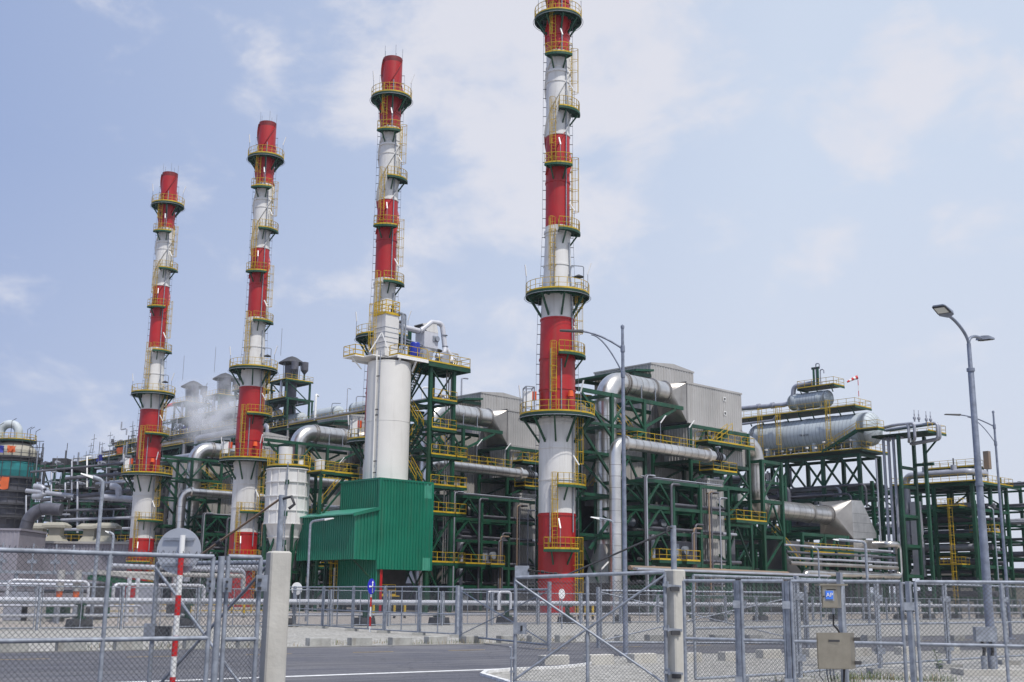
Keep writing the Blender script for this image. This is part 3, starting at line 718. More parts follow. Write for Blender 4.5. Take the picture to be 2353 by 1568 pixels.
# ================================================================ white silo, its square duct, green cladding hall and stair tower
SA, SB = -8.3, 17.4
R = thing('silo', 'tall smooth white silo standing on the green corrugated hall', 'silo', W(SA, SB, 0))
c = W(SA, SB, 0); k = MB()
k.lathe(c, [(2.36, 4.5), (2.36, 13.2), (2.36, 20), (2.36, 26.4), (0, 26.9)], silow, 56)
for z in (19.9, 26.3): k.lathe(c, [(2.36, z - .03), (2.385, z - .02), (2.385, z + .02), (2.36, z + .03)], silow, 56, smooth=False)
k.lathe(c, [(2.36, 13.5), (2.5, 13.5), (2.5, 13.62), (2.36, 13.62)], silow, 56, smooth=False)
k.build('tank_wall', R)
k = MB(); d = dirv(radians(-28)); e = dirv(radians(-18))
for dd, r in ((d, .09), (e, .05)):
    k.tube([(c[0] + dd.x * 2.5, c[1] + dd.y * 2.5, z) for z in (13.6, 20, 27.4)], r, silow if r > .06 else galv, n=8)
for z in (14.3, 15.5, 20.4, 21.0, 24.6): k.beam((c[0] + d.x * 2.4, c[1] + d.y * 2.55, z), (c[0] + e.x * 2.5, c[1] + e.y * 2.55, z), .06, .1, dgrey)
k.build('downpipe', R)
k = MB(); f = dirv(radians(-24)); q = (c[0] + f.x * 2.6, c[1] + f.y * 2.6)
k.beam((q[0] - .9, q[1], 27.2), (q[0] + .35, q[1], 29.4), .14, .1, wht); k.beam((q[0] + .35, q[1], 29.4), (q[0] + 1.2, q[1], 27.3), .14, .1, wht); k.build('bracket', R)
k = MB(); zt = 26.95
k.pbox(-9.3, -5.0, 14.75, 20.4, zt - .12, zt, wht); k.pbox(-11.2, -9.3, 16.6, 20.4, zt - .121, zt - .001, wht); k.pbox(-12.4, -11.2, 18.2, 20.4, zt - .122, zt - .002, wht)
k.beam(W(-9.3, 14.8, zt - .24), W(-5, 14.8, zt - .24), .1, .22, wht); k.beam(W(-11.2, 20.35, zt - .24), W(-5, 20.35, zt - .24), .1, .22, wht)
for a in (-8.8, -6.6): k.beam(W(a, 14.85, zt - .2), W(a, 15.6, zt - 1.4), .18, .12, wht)
k.beam(W(-12.2, 19, zt - .2), W(-10.9, 19, zt - 1.3), .1, .1, wht)
p = k.build('platform', R)
g = MB(); rail(g, [W(-5.2, 14.8, zt), W(-9.25, 14.8, zt), W(-9.25, 16.2, zt)], 1.15, r=.06)
rail(g, [W(-11.2, 18.25, zt), W(-12.35, 18.25, zt), W(-12.35, 20.35, zt), W(-6, 20.35, zt)], 1.15, r=.06)
g.build('railing', p)
# square white duct
R = thing('square_duct', 'square white filter duct with dark seam lines standing on the silo top', 'duct', W(SA - .4, SB, 26.95)); k = MB()
a0, a1, b0, b1 = -9.9, -8.05, 16.3, 18.3; z0, z1 = 26.97, 31.6
mid = [(26.97, 0), (31.6, 0)]
k.pbox(a0, a1, b0, b1, z0, z1, white); k.build('casing', R); k = MB()
for z in (27.9, 28.5, 29.05, 29.6, 30.15): k.pbox(a0 - .03, a1 + .03, b0 - .03, b1 + .03, z - .03, z + .03, galv)
k.build('seam', R)
text_mesh('F-6176', .17, black, 'lettering', W(-8.5, b0 - .04, 28.25), (VX, VY, 0), (0, 0, 1), R)
k = MB(); k.pbox(a0 - .1, a1 + .1, b0 - .1, b1 + .1, z1, z1 + .25, yellow); k.build('kick_plate', R)
k = MB(); rail(k, [W(a0, b0, z1 + .2), W(a1, b0, z1 + .2), W(a1, b1, z1 + .2), W(a0, b1, z1 + .2)], 1.35, closed=True, step=.8, r=.07, toe=False, mid=2); k.build('railing', R)
k = MB(); k.lathe(W(-8.6, 16.8, z1 + .25), [(0, 0), (.22, 0), (.22, .5), (.1, .6), (.2, .9), (0, .95)], black, 10); k.build('valve', R)
l, g = MB(), MB(); caged(l, g, W(a0, b1 - .4, 0), V3((-VX, -VY, 0)), 26.97, z1 + 1.2, V3((UX, UY, 0)), z_c=.8); o = l.build('ladder', R); g.build('cage', o)
R = thing('pipe', 'two upright grey pipes beside the square white duct', 'pipe', W(-7.7, 16.2, 26.95)); k = MB()
for a, r in ((-7.75, .16), (-7.3, .1)): k.tube(bend([W(a, 16.1, 26.97), W(a, 16.1, 31.9), W(a - .5, 16.1, 31.9)], .2, 4), r, galv, n=10)
k.build('tube', R)
R = thing('exhaust_pipe', 'fat white pipe bending from the square duct over the dust collector down to two fans', 'pipe', W(-4, 16.4, 27)); k = MB()
P1 = bend([W(-8.0, 16.9, 30.7), W(-4.6, 16.9, 30.6), W(-3.0, 16.9, 31.9), W(-1.4, 16.9, 32.0), W(-1.2, 16.5, 29.0)], [.5, .5, .55], 6)
k.tube(P1, .29, pipel, n=18); k.tube(bend([W(-1.2, 16.5, 29.2), W(-1.9, 15.9, 28.1), W(-3.2, 15.6, 27.7)], .3, 4), .25, pipel, n=16); k.tube(bend([W(-1.2, 16.5, 29.2), W(-.5, 16.2, 28.2), W(-.6, 16.0, 27.6), W(-1.4, 15.9, 27.5)], .3, 4), .25, pipel, n=16)
k.build('tube', R); k = MB()
for p_, d_ in ((W(-4.7, 16.9, 30.62), Va), (W(-1.25, 16.6, 30.6), V3((0, 0, 1))), (W(-1.2, 16.5, 29.3), V3((0, 0, 1)))): flange(k, p_, d_, .29, galv, .07, .06)
k.build('flange', R)
R = thing('dust_collector', 'pale grey box hopper with an open hood on the silo tower deck', 'dust collector', W(-2.8, 17.6, 27)); k = MB()
a0, a1, b0, b1 = -4.1, -2.1, 16.7, 18.3
k.pbox(a0, a1, b0, b1, 28.9, 30.7, pipel)
k.add([W(a0, b0, 28.9), W(a1, b0, 28.9), W(a1, b1, 28.9), W(a0, b1, 28.9), W(-3.3, 17.3, 27.9), W(-2.9, 17.3, 27.9), W(-2.9, 17.7, 27.9), W(-3.3, 17.7, 27.9)], [(0, 4, 5, 1), (1, 5, 6, 2), (2, 6, 7, 3), (3, 7, 4, 0)], white)
k.build('hopper', R); k = MB()
k.prism([W(a0 - .3, b0, 31.5), W(a0 + .35, b0, 30.72), W(a1, b0, 30.72), W(a1 - .3, b0, 31.9)], V3(W(0, b1 - b0, 0)) - V3(W(0, 0, 0)), white); k.build('hood', R); k = MB()
k.add([W(a0 - .31, b0 + .12, 31.42), W(a0 + .28, b0 + .12, 30.72), W(a0 + .28, b1 - .12, 30.72), W(a0 - .31, b1 - .12, 31.42)], [(0, 1, 2, 3)], dgrey); k.build('opening', R); k = MB()
for a in (a0 + .1, a1 - .1):
    for b in (b0 + .1, b1 - .1): k.beam(W(a, b, 26.95), W(a, b, 28.9), .1, .1, galv)
k.build('stand', R); k = MB(); k.tube([W(-2.4, b0 - .02, 30.0), W(-2.4, b0 - .3, 30.0)], .3, galv, n=12); k.pbox(-2.9, -2.1, b0 - .12, b0 - .01, 29.7, 30.3, galv); k.build('motor', R)
for i, a in enumerate((-4.4, -1.9)):
    R = thing('blower', ('left' if i == 0 else 'right') + ' one of two grey snail-shaped blowers under the dust collector', 'blower', W(a, 15.9, 26.95), 'blowers on the tower deck'); k = MB()
    k.tube([W(a, 15.6, 27.75), W(a, 16.3, 27.75)], .72, pipew, n=20); k.pbox(a - .8, a + .1, 15.65, 16.25, 27.0, 27.7, pipew); k.build('casing', R); k = MB(); k.tube([W(a, 16.3, 27.6), W(a, 17.1, 27.6)], .28, pipew, n=12); k.pbox(a - .5, a + .5, 16.0, 17.2, 26.96, 27.1, dgrey); k.build('motor', R)
R = thing('drum', 'bright blue plastic drum standing on the silo top', 'drum', W(-6.2, 15.7, 26.95)); k = MB()
k.lathe(W(-6.2, 15.7, 27.2), [(0, 0), (.38, 0), (.5, .05), (.55, .35), (.55, 1.5), (.5, 1.62), (0, 1.65)], blue, 24); k.build('body', R); k = MB()
for j in range(3): t = 2 * pi * j / 3; q = W(-6.2, 15.7, 0); k.beam((q[0] + .4 * cos(t), q[1] + .4 * sin(t), 26.95), (q[0] + .4 * cos(t), q[1] + .4 * sin(t), 27.25), .1, .1, blue)
k.build('stand', R)
for i, (z, o_) in enumerate(((29.1, 0), (28.9, .35), (28.4, 0), (28.2, .3))):
    R = thing('pipe', 'thin level pipe running from the square duct to the dust collector', 'pipe', W(-7, 15.9 + o_, z), 'four thin pipes above the silo top'); k = MB(); k.tube([W(-7.3, 16.0 + o_, z), W(-4.1, 17 + o_ * .5, z)], .07, galv, n=8); k.build('tube', R)
R = thing('conveying_pipe', 'bundle of thin grey pipes arching over the tower deck and dropping through it', 'pipes', W(-.5, 17, 27)); 
for j in range(5):
    k = MB(); a = -1.3 + j * .33; k.tube(bend([W(a - 1.2, 17.6 + j * .1, 29.2 - .06 * j), W(a + .4, 17.2, 29.0 - .08 * j), W(a + .6, 16.2, 27.6), W(a + .1, 16.1, 27), W(a + .1, 16.1, 3)], [.8, .6, .4, .2], 5), .075, silverd, n=8); k.build('tube', R)
# corrugated green hall
R = thing('green_hall', 'bright green corrugated hall under the white silo, with a lean-to on its left', 'building', W(-8.2, 17.3, 0))
a0, a1, b0, b1 = -11.7, -4.75, 13.9, 20.75; z0, z1 = 4.3, 13.4; k = MB()
k.corr(W(a0, b0, 0), W(a1 - 1.1, b0, 0), z0, 8.7, gcorr, .37, .10, (-UX, -UY)); k.corr(W(a0, b0 - .016, 0), W(a1 - 1.1, b0 - .016, 0), 8.66, z1, gcorr, .37, .10, (-UX, -UY)); k.corr(W(a1, b0, 0), W(a1, b1, 0), z0, z1, gcorr, .37, .10, (VX, VY)); k.corr(W(a1, b1, 0), W(a0, b1, 0), z0, z1, gcorr, .37, .10, (UX, UY)); k.corr(W(a0, b1, 0), W(a0, b0, 0), 1.0, z1, gcorr, .37, .10, (-VX, -VY))
k.build('wall', R); k = MB(); k.corr(W(a1 - 1.1, b0, 0), W(a1, b0, 0), 11.8, z1, gcorr2, .37, .10, (-UX, -UY)); k.corr(W(a1 - 1.1, b0, 0), W(a1, b0, 0), 5.6, 11.8, gcorr, .37, .10, (-UX, -UY)); k.corr(W(a1 - 1.1, b0, 0), W(a1, b0, 0), z0, 5.6, gcorr2, .37, .10, (-UX, -UY)); k.build('faded_sheet', R)
k = MB(); e = .12; k.pbox(a0 - e, a1 + e, b0 - e, b1 + e, z1 - .05, z1 + .14, gcorr); k.build('roof', R)
for a, b in ((a0 - .02, b0 - .1), (a1 - .0, b0 - .1)): k = MB(); k.pbox(a - .12, a + .14, b - .03, b + .24, z0 - .02, z1 - .06, gcorr); k.build('corner_trim', R)
k = MB(); la = -14.5; lz = 9.75
k.corr(W(la, 24.4, 0), W(la, b0 + .1, 0), 5.2, lz, gcorr, .37, .09, (-VX, -VY)); k.corr(W(la, b0 + .1, 0), W(a0, b0 + .1, 0), 5.2, lz, gcorr, .37, .09, (-UX, -UY), z1b=10.35); k.corr(W(a0, 24.4, 0), W(la, 24.4, 0), 5.2, lz, gcorr, .37, .09, (UX, UY))
k.add([W(la, b0 + .1, 5.25), W(a0, b0 + .1, 5.25), W(a0, 24.4, 5.25), W(la, 24.4, 5.25)], [(3, 2, 1, 0)], greend); k.build('lean_to', R)
k = MB(); k.hexa([W(la - .5, b0 - .15, 9.6), W(a0, b0 - .15, 10.4), W(a0, 24.9, 10.4), W(la - .5, 24.9, 9.6), W(la - .5, b0 - .15, 9.72), W(a0, b0 - .15, 10.52), W(a0, 24.9, 10.52), W(la - .5, 24.9, 9.72)], gcorr2)
k.hexa([W(la - .5, b0 - .2, 9.42), W(a0, b0 - .2, 10.22), W(a0, b0 - .1, 10.22), W(la - .5, b0 - .1, 9.42), W(la - .5, b0 - .2, 9.75), W(a0, b0 - .2, 10.55), W(a0, b0 - .1, 10.55), W(la - .5, b0 - .1, 9.75)], gcorr); k.build('lean_to_roof', R)
k = MB()
for b in (14.6, 23.8): k.beam(W(la + .3, b, 5.2), W(a0 - .05, b, 3.2), .14, .14, green)
k.build('strut', R)
for a, b in ((a0 + .3, b0 + .4), (a1 - .35, b0 + .3), (a0 + .3, b1 - .3), (a1 - .3, b1 - .3), (-13.8, 24)): k = MB(); k.beam(W(a, b, 0), W(a, b, z0 + .3 if b < 22 else 5.3), .42, .42, green); k.build('column', R)
k = MB(); k.pbox(a0 + .55, a0 + .85, b0 + .2, b0 + .5, 0, z0, red); k.build('hydrant_pipe', R)
k = MB(); k.pbox(a0 + .4, a1 - .4, 17.5, 17.7, 0, z0 + .2, dgrey); k.pbox(a0 + .3, a1 - .3, b0 + .25, b1 - .2, z0 + .25, z0 + .35, dgrey); k.build('inner_wall', R)
k = MB(); rail(k, [W(a0 + 1, b0 + 1, 1.7), W(a0 + 3.2, b0 + 1, 1.7)], 1.1); k.beam(W(a0 + 1, b0 + 1, 1.66), W(a0 + 3.4, b0 + 1, 1.66), .9, .1, yellow); k.build('landing', R)
l, g = MB(), MB(); caged(l, g, W(a0, b1 - .1, 0), V3((-VX, -VY, 0)), 0, 6.2, V3((UX, UY, 0)), z_c=1.2); o = l.build('ladder', R); g.build('cage', o)
# stair tower
R = thing('stair_tower', 'open green steel stair tower with yellow landings right of the white silo', 'stair tower', W(-2, 16.5, 0))
ta, tb = (-4.3, -.9), (15.2, 18.9); zt = 26.85
for a in ta:
    for b in tb:
        k = MB(); k.beam(W(a, b, 0), W(a, b, zt - .3), .36, .36, green); k.build('column', R)
LV = [5.2, 10.5, 13.4, 16.7, 19.6, 22.8, 26.6]
for z in LV:
    for b in tb: k = MB(); k.beam(W(ta[0], b, z - .15), W(ta[1], b, z - .15), .22, .3, green); k.build('beam', R)
    for a in ta: k = MB(); k.beam(W(a, tb[0], z - .152), W(a, tb[1], z - .152), .22, .3, green); k.build('beam', R)
for i, (z0_, z1_) in enumerate(zip([0] + LV, LV)):
    for b in tb:
        p, q = (ta[0], ta[1]) if i % 2 else (ta[1], ta[0]); k = MB(); k.beam(W(p, b, z0_), W(q, b, z1_ - .3), .14, .14, green); k.build('brace', R)
    for a in ta:
        p, q = (tb[0], tb[1]) if i % 2 else (tb[1], tb[0]); k = MB(); k.beam(W(a, p, z0_), W(a, q, z1_ - .3), .14, .14, green); k.build('brace', R)
    k = MB()
for j, (z0_, z1_) in enumerate(zip(LV, LV[1:])):
    b_, b2 = (15.6, 18.4) if j % 2 else (18.4, 15.6)
    stairs(R, W(-5.2, b2, z0_), W(-5.2, b_, z1_), .8)
for z in LV[:-1]:
    deck(R, ta[0] + .1, ta[1] + .3, tb[0] - .35, tb[0] + .75, z + .02, 'bA', name='landing'); 
    if z < 17: deck(R, ta[1] + .4, ta[1] + 2.0, tb[0] - .3, tb[0] + .9, z + .03, 'bAa', name='landing')
k = MB(); k.pbox(-5.0, 1.1, 14.7, 19.4, zt - .1, zt, greend); 
for b in (14.75, 19.3): k.beam(W(-5, b, zt - .32), W(1.1, b, zt - .32), .16, .4, green)
for a in (-4.9, -2, 1.0): k.beam(W(a, 14.85, zt - .322), W(a, 19.2, zt - .322), .16, .4, green)
o = k.build('top_deck', R); g = MB(); rail(g, [W(-5, 14.75, zt), W(1.05, 14.75, zt), W(1.05, 19.3, zt), W(-2, 19.3, zt)], 1.1, r=.06); g.build('railing', o)
k = MB(); k.beam(W(-5.0, 18.2, zt), W(-5.0, 18.2, 31), .3, .3, green); k.beam(W(-5.0, 18.2, 30.8), W(-3.8, 18.2, 30.8), .3, .3, green); k.build('column', R)
deck(R, -1.5, .6, 16.2, 17.2, zt + .7, 'bA', name='landing')
# cone-bottomed bin with its walkway
BA, BB = -15.2, 25.6; c = W(BA, BB, 0)
R = thing('cone_bottom_bin', 'ribbed white bin with a cone bottom and a yellow-railed top between two chimneys', 'bin', c); k = MB()
k.lathe(c, [(2.3, 9.0), (2.22, 14.9), (0, 15.05)], white, 48); k.lathe(c, [(.75, 4.6), (2.3, 9.0)], white, 48); k.lathe(c, [(.0, 4.6), (.75, 4.6), (.75, 4.0), (.4, 3.4)], white, 24)
for z in (9.0, 10.4, 11.9, 13.4, 14.8): k.lathe(c, [(2.25, z - .05), (2.4, z - .05), (2.4, z + .05), (2.25, z + .05)], white, 48, smooth=False)
for z, r in ((6.1, 1.28), (7.6, 1.8)): k.lathe(c, [(r - .05, z - .05), (r + .13, z - .05), (r + .13, z + .05), (r, z + .05)], white, 48, smooth=False)
k.build('tank_wall', R); k = MB()
for j in range(14):
    d = dirv(2 * pi * j / 14 + .2); k.beam((c[0] + d.x * 2.3, c[1] + d.y * 2.3, 9), (c[0] + d.x * 2.26, c[1] + d.y * 2.26, 14.8), .1, .16, white, ref=d)
k.build('rib', R); k = MB()
d = dirv(.15); k.tube([(c[0] + d.x * 2.55, c[1] + d.y * 2.55, z) for z in (0.2, 8, 15.4)], .06, galv, n=6)
for z in (13.3, 10.0, 7): k.beam((c[0] + d.x * 2.3 - .15, c[1] + d.y * 2.5, z), (c[0] + d.x * 2.3 + .25, c[1] + d.y * 2.5, z), .1, .5, green)
k.build('pipe', R)
k = MB(); k.lathe(c, [(0, 15.1), (2.35, 15.1), (2.35, 14.98), (0, 14.98)], greend, 32, smooth=False); o = k.build('platform', R); g = MB()
rail(g, [(c[0] + 2.3 * cos(2 * pi * i / 20), c[1] + 2.3 * sin(2 * pi * i / 20), 15.1) for i in range(20)], 1.15, closed=True, step=1.4, r=.048); g.build('railing', o)
k = MB(); k.tube([W(BA - .3, BB + .3, 15.1), W(BA - .3, BB + .3, 17.3)], .75, white, n=20); k.tube([W(BA + .9, BB - .9, 15.1), W(BA + .9, BB - .9, 15.9)], .3, wht, n=12); k.build('filter', R)
for j in range(4):
    t = 2 * pi * j / 4 + .5; d = dirv(t); p0 = V3(c) + d * 2.25
    k = MB(); k.beam((p0.x, p0.y, 0), (p0.x, p0.y, 9), .26, .26, green); k.build('leg', R)
    d2 = dirv(t + pi / 2); p1 = V3(c) + d2 * 2.25
    for (u, v) in ((p0, p1), (p1, p0)): k = MB(); m_ = (p0 + p1) / 2; k.beam((u.x, u.y, 4), (m_.x, m_.y, 8.8), .2, .2, green); k.build('brace', R)
    k = MB(); k.beam((p0.x, p0.y, 4), (p1.x, p1.y, 4), .2, .26, green); k.build('beam', R)
R = thing('bridge_walkway', 'long yellow-railed walkway between the cone-bottomed bin and the white silo', 'walkway', W(-12, 24, 0))
deck(R, -14.2, -12.4, 20.9, 24.4, 14.5, 'abA'); deck(R, -12.3, -9, 21.2, 22.8, 14.5, 'bB')
for a, b in ((-14, 21.2), (-12.6, 24.2), (-9.3, 22.5)): k = MB(); k.beam(W(a, b, 0), W(a, b, 14.2), .26, .26, green); k.build('column', R)
for z in (4.8, 9.6):
    k = MB(); k.beam(W(-14, 21.2, z), W(-9.3, 22.5, z), .2, .26, green); k.build('beam', R); k = MB(); k.beam(W(-14, 21.2, z), W(-12.6, 24.2, z + .001), .2, .26, green); k.build('beam', R)
    k = MB(); k.beam(W(-14, 21.2, z), W(-9.3, 22.5, z + 4.4), .16, .16, green); k.build('brace', R); k = MB(); k.beam(W(-12.6, 24.2, z - 4.5), W(-14, 21.2, z + 4.4), .16, .16, green); k.build('brace', R)
stairs(R, W(-12.4, 25.0, 9.7), W(-9.4, 23.4, 14.3)); stairs(R, W(-9.2, 24.6, 4.9), W(-12.4, 25.6, 9.6)); deck(R, -13.2, -10.5, 24.2, 25.8, 9.6, 'abA'); deck(R, -10, -8, 23.4, 25, 4.9, 'abA')
k = MB(); k.lathe(W(-13.4, 22.4, 14.52), [(0, 0), (.55, 0), (.55, 1.3), (0, 1.4)], white, 16); k.build('filter', R)
for i, (a, b, z0, z1, r) in enumerate(((-9.6, 25.2, 8.2, 11.4, .95), (-6.6, 26.4, 2.0, 6.5, 1.3))):
    R = thing('vessel', ('upper' if i == 0 else 'lower') + ' white upright vessel half hidden behind the green hall', 'vessel', W(a, b, z0)); k = MB(); k.lathe(W(a, b, 0), [(0, z0), (r, z0 + .2), (r, z1 - .3), (0, z1)], white, 20); k.build('shell', R); k = MB()
    for j in range(3): t = 2 * pi * j / 3; q = W(a, b, 0); k.beam((q[0] + r * .8 * cos(t), q[1] + r * .8 * sin(t), 0), (q[0] + r * .8 * cos(t), q[1] + r * .8 * sin(t), z0 + .3), .18, .18, green)
    k.build('stand', R)
# ================================================================ right side: second duct bend, intake house, tank stack, pipe racks
R = thing('bend_duct', 'thick silver duct dropping through a green frame and running level to the intake house', 'duct', W(36, 1, 0)); k = MB(); rr = 1.17
trans(k, W(33.4, 1, 20.3), None, 1.5, 1.35, W(30.75, .6, 20.2), rr, silver, ax=(Ub, V3((0, 0, 1))))
k.build('transition', R); k = MB()
BP = bend([W(33.4, 1, 20.3), W(36.0, 1, 20.3), W(36.0, 1, 12.7), W(51.8, 1, 12.6)], [2.0, 2.4], 8); k.tube(BP, rr, silver, n=32); seams(k, [W(40, 1, 12.69), W(51, 1, 12.61)], rr, silverd, 1.3); k.build('round_duct', R)
for a in (39.2, 47.4, 51.6, 52.0): k = MB(); flange(k, W(a, 1, 12.65), Va, rr, silverd, .14, .14); k.build('flange', R)
k = MB(); flange(k, W(36, 1, 17.9), V3((0, 0, 1)), rr, silverd, .16, .12); flange(k, W(36, 1, 14.6), V3((0, 0, 1)), rr, silverd, .16, .12); k.build('flange', R)
R = thing('intake_house', 'silver sheet-metal intake house with a sloping right shoulder at the duct end', 'intake house', W(56.5, 1, 0)); k = MB()
b0, b1 = -1.5, 3.4
trans(k, W(52.1, 1, 12.6), None, 2.45, 2.5, W(54.1, .95, 12.1), rr, silverd, ax=(Ub, V3((0, 0, 1)))); k.build('transition', R); k = MB()
dv = V3(W(0, b1 - b0, 0)) - V3(W(0, 0, 0))
k.prism([W(54.1, b0, 9.6), W(60.0, b0, 9.9), W(60.0, b0, 10.6), W(56.6, b0, 14.7), W(54.1, b0, 14.6)], dv, silver); k.build('hood', R); k = MB()
k.pbox(53.9, 60.2, b0 - .05, b1 + .05, 6.9, 9.58, silverd); k.build('lower_casing', R); k = MB()
for z in (10.5, 11.7, 12.9): k.beam(W(54.1, b0 - .02, z), W(60 - max(0, (z - 10.6)) * .83, b0 - .02, z + .06), .04, .05, silverd)
for a in (54.9, 56.3, 57.7, 59.2): k.prism([W(a - .45, b0 - .07, 6.9), W(a + .45, b0 - .07, 6.9), W(a, b0 - .07, 7.7)], V3((0, 0, 0)) + Ub * -.4, galv)
k.build('stiffener', R); k = MB()
for a in (54.5, 59.5):
    for b in (b0 + .3, b1 - .3): k.beam(W(a, b, 0), W(a, b, 6.9), .35, .35, green)
k.build('leg', R); k = MB(); k.pbox(54.9, 59, b0 + .8, b1 - .5, .2, 6.8, dgrey); k.build('machine_casing', R)
R = thing('duct_tower', 'slender braced green tower round the falling silver duct', 'steel frame', W(35.8, .8, 0))
steel_frame(R, (33.9, 38.0), (-1.4, 3.2), (5.2, 9.2, 13.4, 18.2), cw=.4)
# frames and pipes under the intake duct
R = thing('turbine_steelwork', 'green steel bay with a yellow landing below the level silver duct', 'steel frame', W(44, 0, 0))
steel_frame(R, (40.5, 45.5, 51), (-2.4, 3.6), (4.6, 9.8), cw=.36); deck(R, 40.6, 51, -3.3, -2.2, 7.4, 'abA')
stairs(R, W(39.6, 1, 9.8), W(43.6, -.6, 5.2))
k = MB(); k.pbox(41, 51, .2, 3.2, 0.1, 4.2, dgrey); k.pbox(41.4, 50.6, 1.2, 3.5, 4.7, 9, corrd); k.build('machine_casing', R)
for i, (z, r, m, a1, u) in enumerate(((8.0, .13, pipew, 57.5, 0), (7.2, .13, piped, 58, 0), (6.5, .14, pipew, 58.4, 0), (5.9, .22, silverd, 58.2, 0), (4.9, .42, silver, 60.3, 1))):
    R = thing('pipe', ['highest', 'second highest', 'middle', 'fourth', 'thickest and lowest'][i] + ' of the five silver pipes passing below the intake house', 'pipe', W(40, -4 - .1 * i, z), 'pipes below the intake house'); k = MB()
    if u: pts = bend([W(37.6, -4.4, 2.6), W(37.6, -4.4, z), W(a1, -4.4, z), W(a1, -4.4, 9.0), W(58.2, -4.4, 9.0), W(58.2, -2, 9.0)], .7, 5)
    else: pts = bend([W(34, -4.2 - .2 * i, z), W(41.5, -4.2 - .2 * i, z), W(44, -5.0 - .15 * i, z), W(a1, -5.0 - .15 * i, z), W(a1, -2.0, z)], .6, 5)
    k.tube(pts, r, m, n=12); k.build('tube', R)
R = thing('pipe_trestle', 'low green trestle crossing in front of the silver pipes', 'pipe rack', W(48, -4.5, 0))
for a in (39, 44.5, 50, 55.5, 60):
    k = MB(); k.beam(W(a, -4.6, 0), W(a, -4.6, 7.6 if a < 60 else 9.4), .26, .26, green); k.build('column', R)
for z in (4.2, 7.65): k = MB(); k.beam(W(38.5, -4.0, z), W(60.2, -4.0, z), .2, .26, green); k.build('beam', R)
# low pipe bridge with a rusty pipe
R = thing('pipe_bridge', 'low green pipe bridge near the fence right of the right gate pillar', 'pipe rack', W(12, -15, 0))
for a in (2, 7.6, 13, 18.6, 24): k = MB(); k.beam(W(a, -15, 0), W(a, -15, 4.0), .26, .26, green); k.build('column', R)
for z, b in ((3.9, -15.3), (3.9, -14.5), (1.9, -15)): k = MB(); k.beam(W(-3, b, z), W(24.5, b, z), .2, .3, green); k.build('beam', R)
for i, (r, m, b, z, a1) in enumerate(((.2, rust, -14.6, 4.3, 18.5), (.14, silverd, -15.1, 4.22, 25), (.1, pipew, -15.5, 4.16, 25))):
    R = thing('pipe', ['rust-stained brown pipe on the low pipe bridge', 'pale silver pipe in the middle of the low pipe bridge', 'thin grey pipe on the front edge of the low pipe bridge'][i], 'pipe', W(0, b, z)); k = MB(); k.tube(bend([W(-6, b, z), W(a1, b, z), W(a1 + .8, b + .9, z), W(a1 + .8, b + .9, 1)], .4, 4), r, m, n=12); k.build('tube', R)
# ---- horizontal tank on its tall frame
TA, TZ, TR = 66.0, 25.6, 2.42
def htank(root, a, b0, b1, z, r, m, nr=0, hh=.55, n=40, sm=None):
    k = MB(); pr = []
    for j in range(9):
        t = pi / 2 * j / 8; pr.append((b0 - r * hh * cos(t) + r * hh, r * sin(t)))
    for j in range(13): pr.append((b0 + r * hh + (b1 - b0 - 2 * r * hh) * j / 12, r))
    for j in range(9):
        t = pi / 2 * j / 8; pr.append((b1 - r * hh + r * hh * sin(t), r * cos(t)))
    vs = []; 
    for b, q in pr:
        for i in range(n): vs.append(W(a + q * cos(2 * pi * i / n), b, z + q * sin(2 * pi * i / n)))
    k.add(vs, [(i * n + j, i * n + (j + 1) % n, (i + 1) * n + (j + 1) % n, (i + 1) * n + j) for i in range(len(pr) - 1) for j in range(n)], m, True)
    k.build('shell', root)
    k = MB(); sp = .62 if r > 2 else .5; q = b0 + r * hh
    while q < b1 - r * hh: k.tube([W(a, q - .03, z), W(a, q + .03, z)], r + .014, sm or seamm, n=n, cap=False); q += sp
    for q in [b0 + (b1 - b0) * f for f in ((.12, .33, .52, .7, .9) if r > 2 else (.25, .8))]: k.tube([W(a, q - .25, z), W(a, q + .25, z)], r + .06, m, n=n, cap=True)
    for t in [pi * (j + .5) / 10 for j in range(20)]:
        pts = []
        for j in range(7):
            s = .25 + (pi / 2 - .25) * j / 6; pts.append(W(a + (r * sin(s) + .01) * cos(t), b0 - r * hh * cos(s) + r * hh - .012, z + (r * sin(s) + .01) * sin(t)))
        k.tube(pts, .022, sm or seamm, n=4, smooth=False, cap=False)
    k.build('band', root)
R = thing('horizontal_tank', 'big pale banded horizontal tank lettered TK-6120 on a tall green frame', 'tank', W(TA, 10, TZ)); htank(R, TA, .5, 22, TZ, TR, tankw)
text_mesh('TK-6120', .42, black, 'lettering', W(TA - TR - .09, 11.2, 25.3), (-UX, -UY, 0), (0, 0, 1), R)
k = MB()
for b in (3.5, 10, 18): k.pbox(TA - 1.9, TA + 1.9, b - .3, b + .3, 22.35, 24.2, tankw)
k.build('saddle', R)
R = thing('tank_steelwork', 'tall green steel frame holding up the pale horizontal tank', 'steel frame', W(TA, 10, 0))
for a in (63.4, 69):
    for b in (2.4, 8.2, 14.2, 20.5, 27): k = MB(); k.beam(W(a, b, 0), W(a, b, 22.0), .48, .48, green); k.build('column', R)
for z in (4, 8, 12, 16, 22.0):
    for a in (63.4, 69): k = MB(); k.beam(W(a, 2.4, z - .2), W(a, 27, z - .2), .3, .42, green); k.build('beam', R)
    for b in (2.4, 8.2, 14.2, 20.5, 27): k = MB(); k.beam(W(63.4, b, z - .202), W(69, b, z - .202), .3, .42, green); k.build('beam', R)
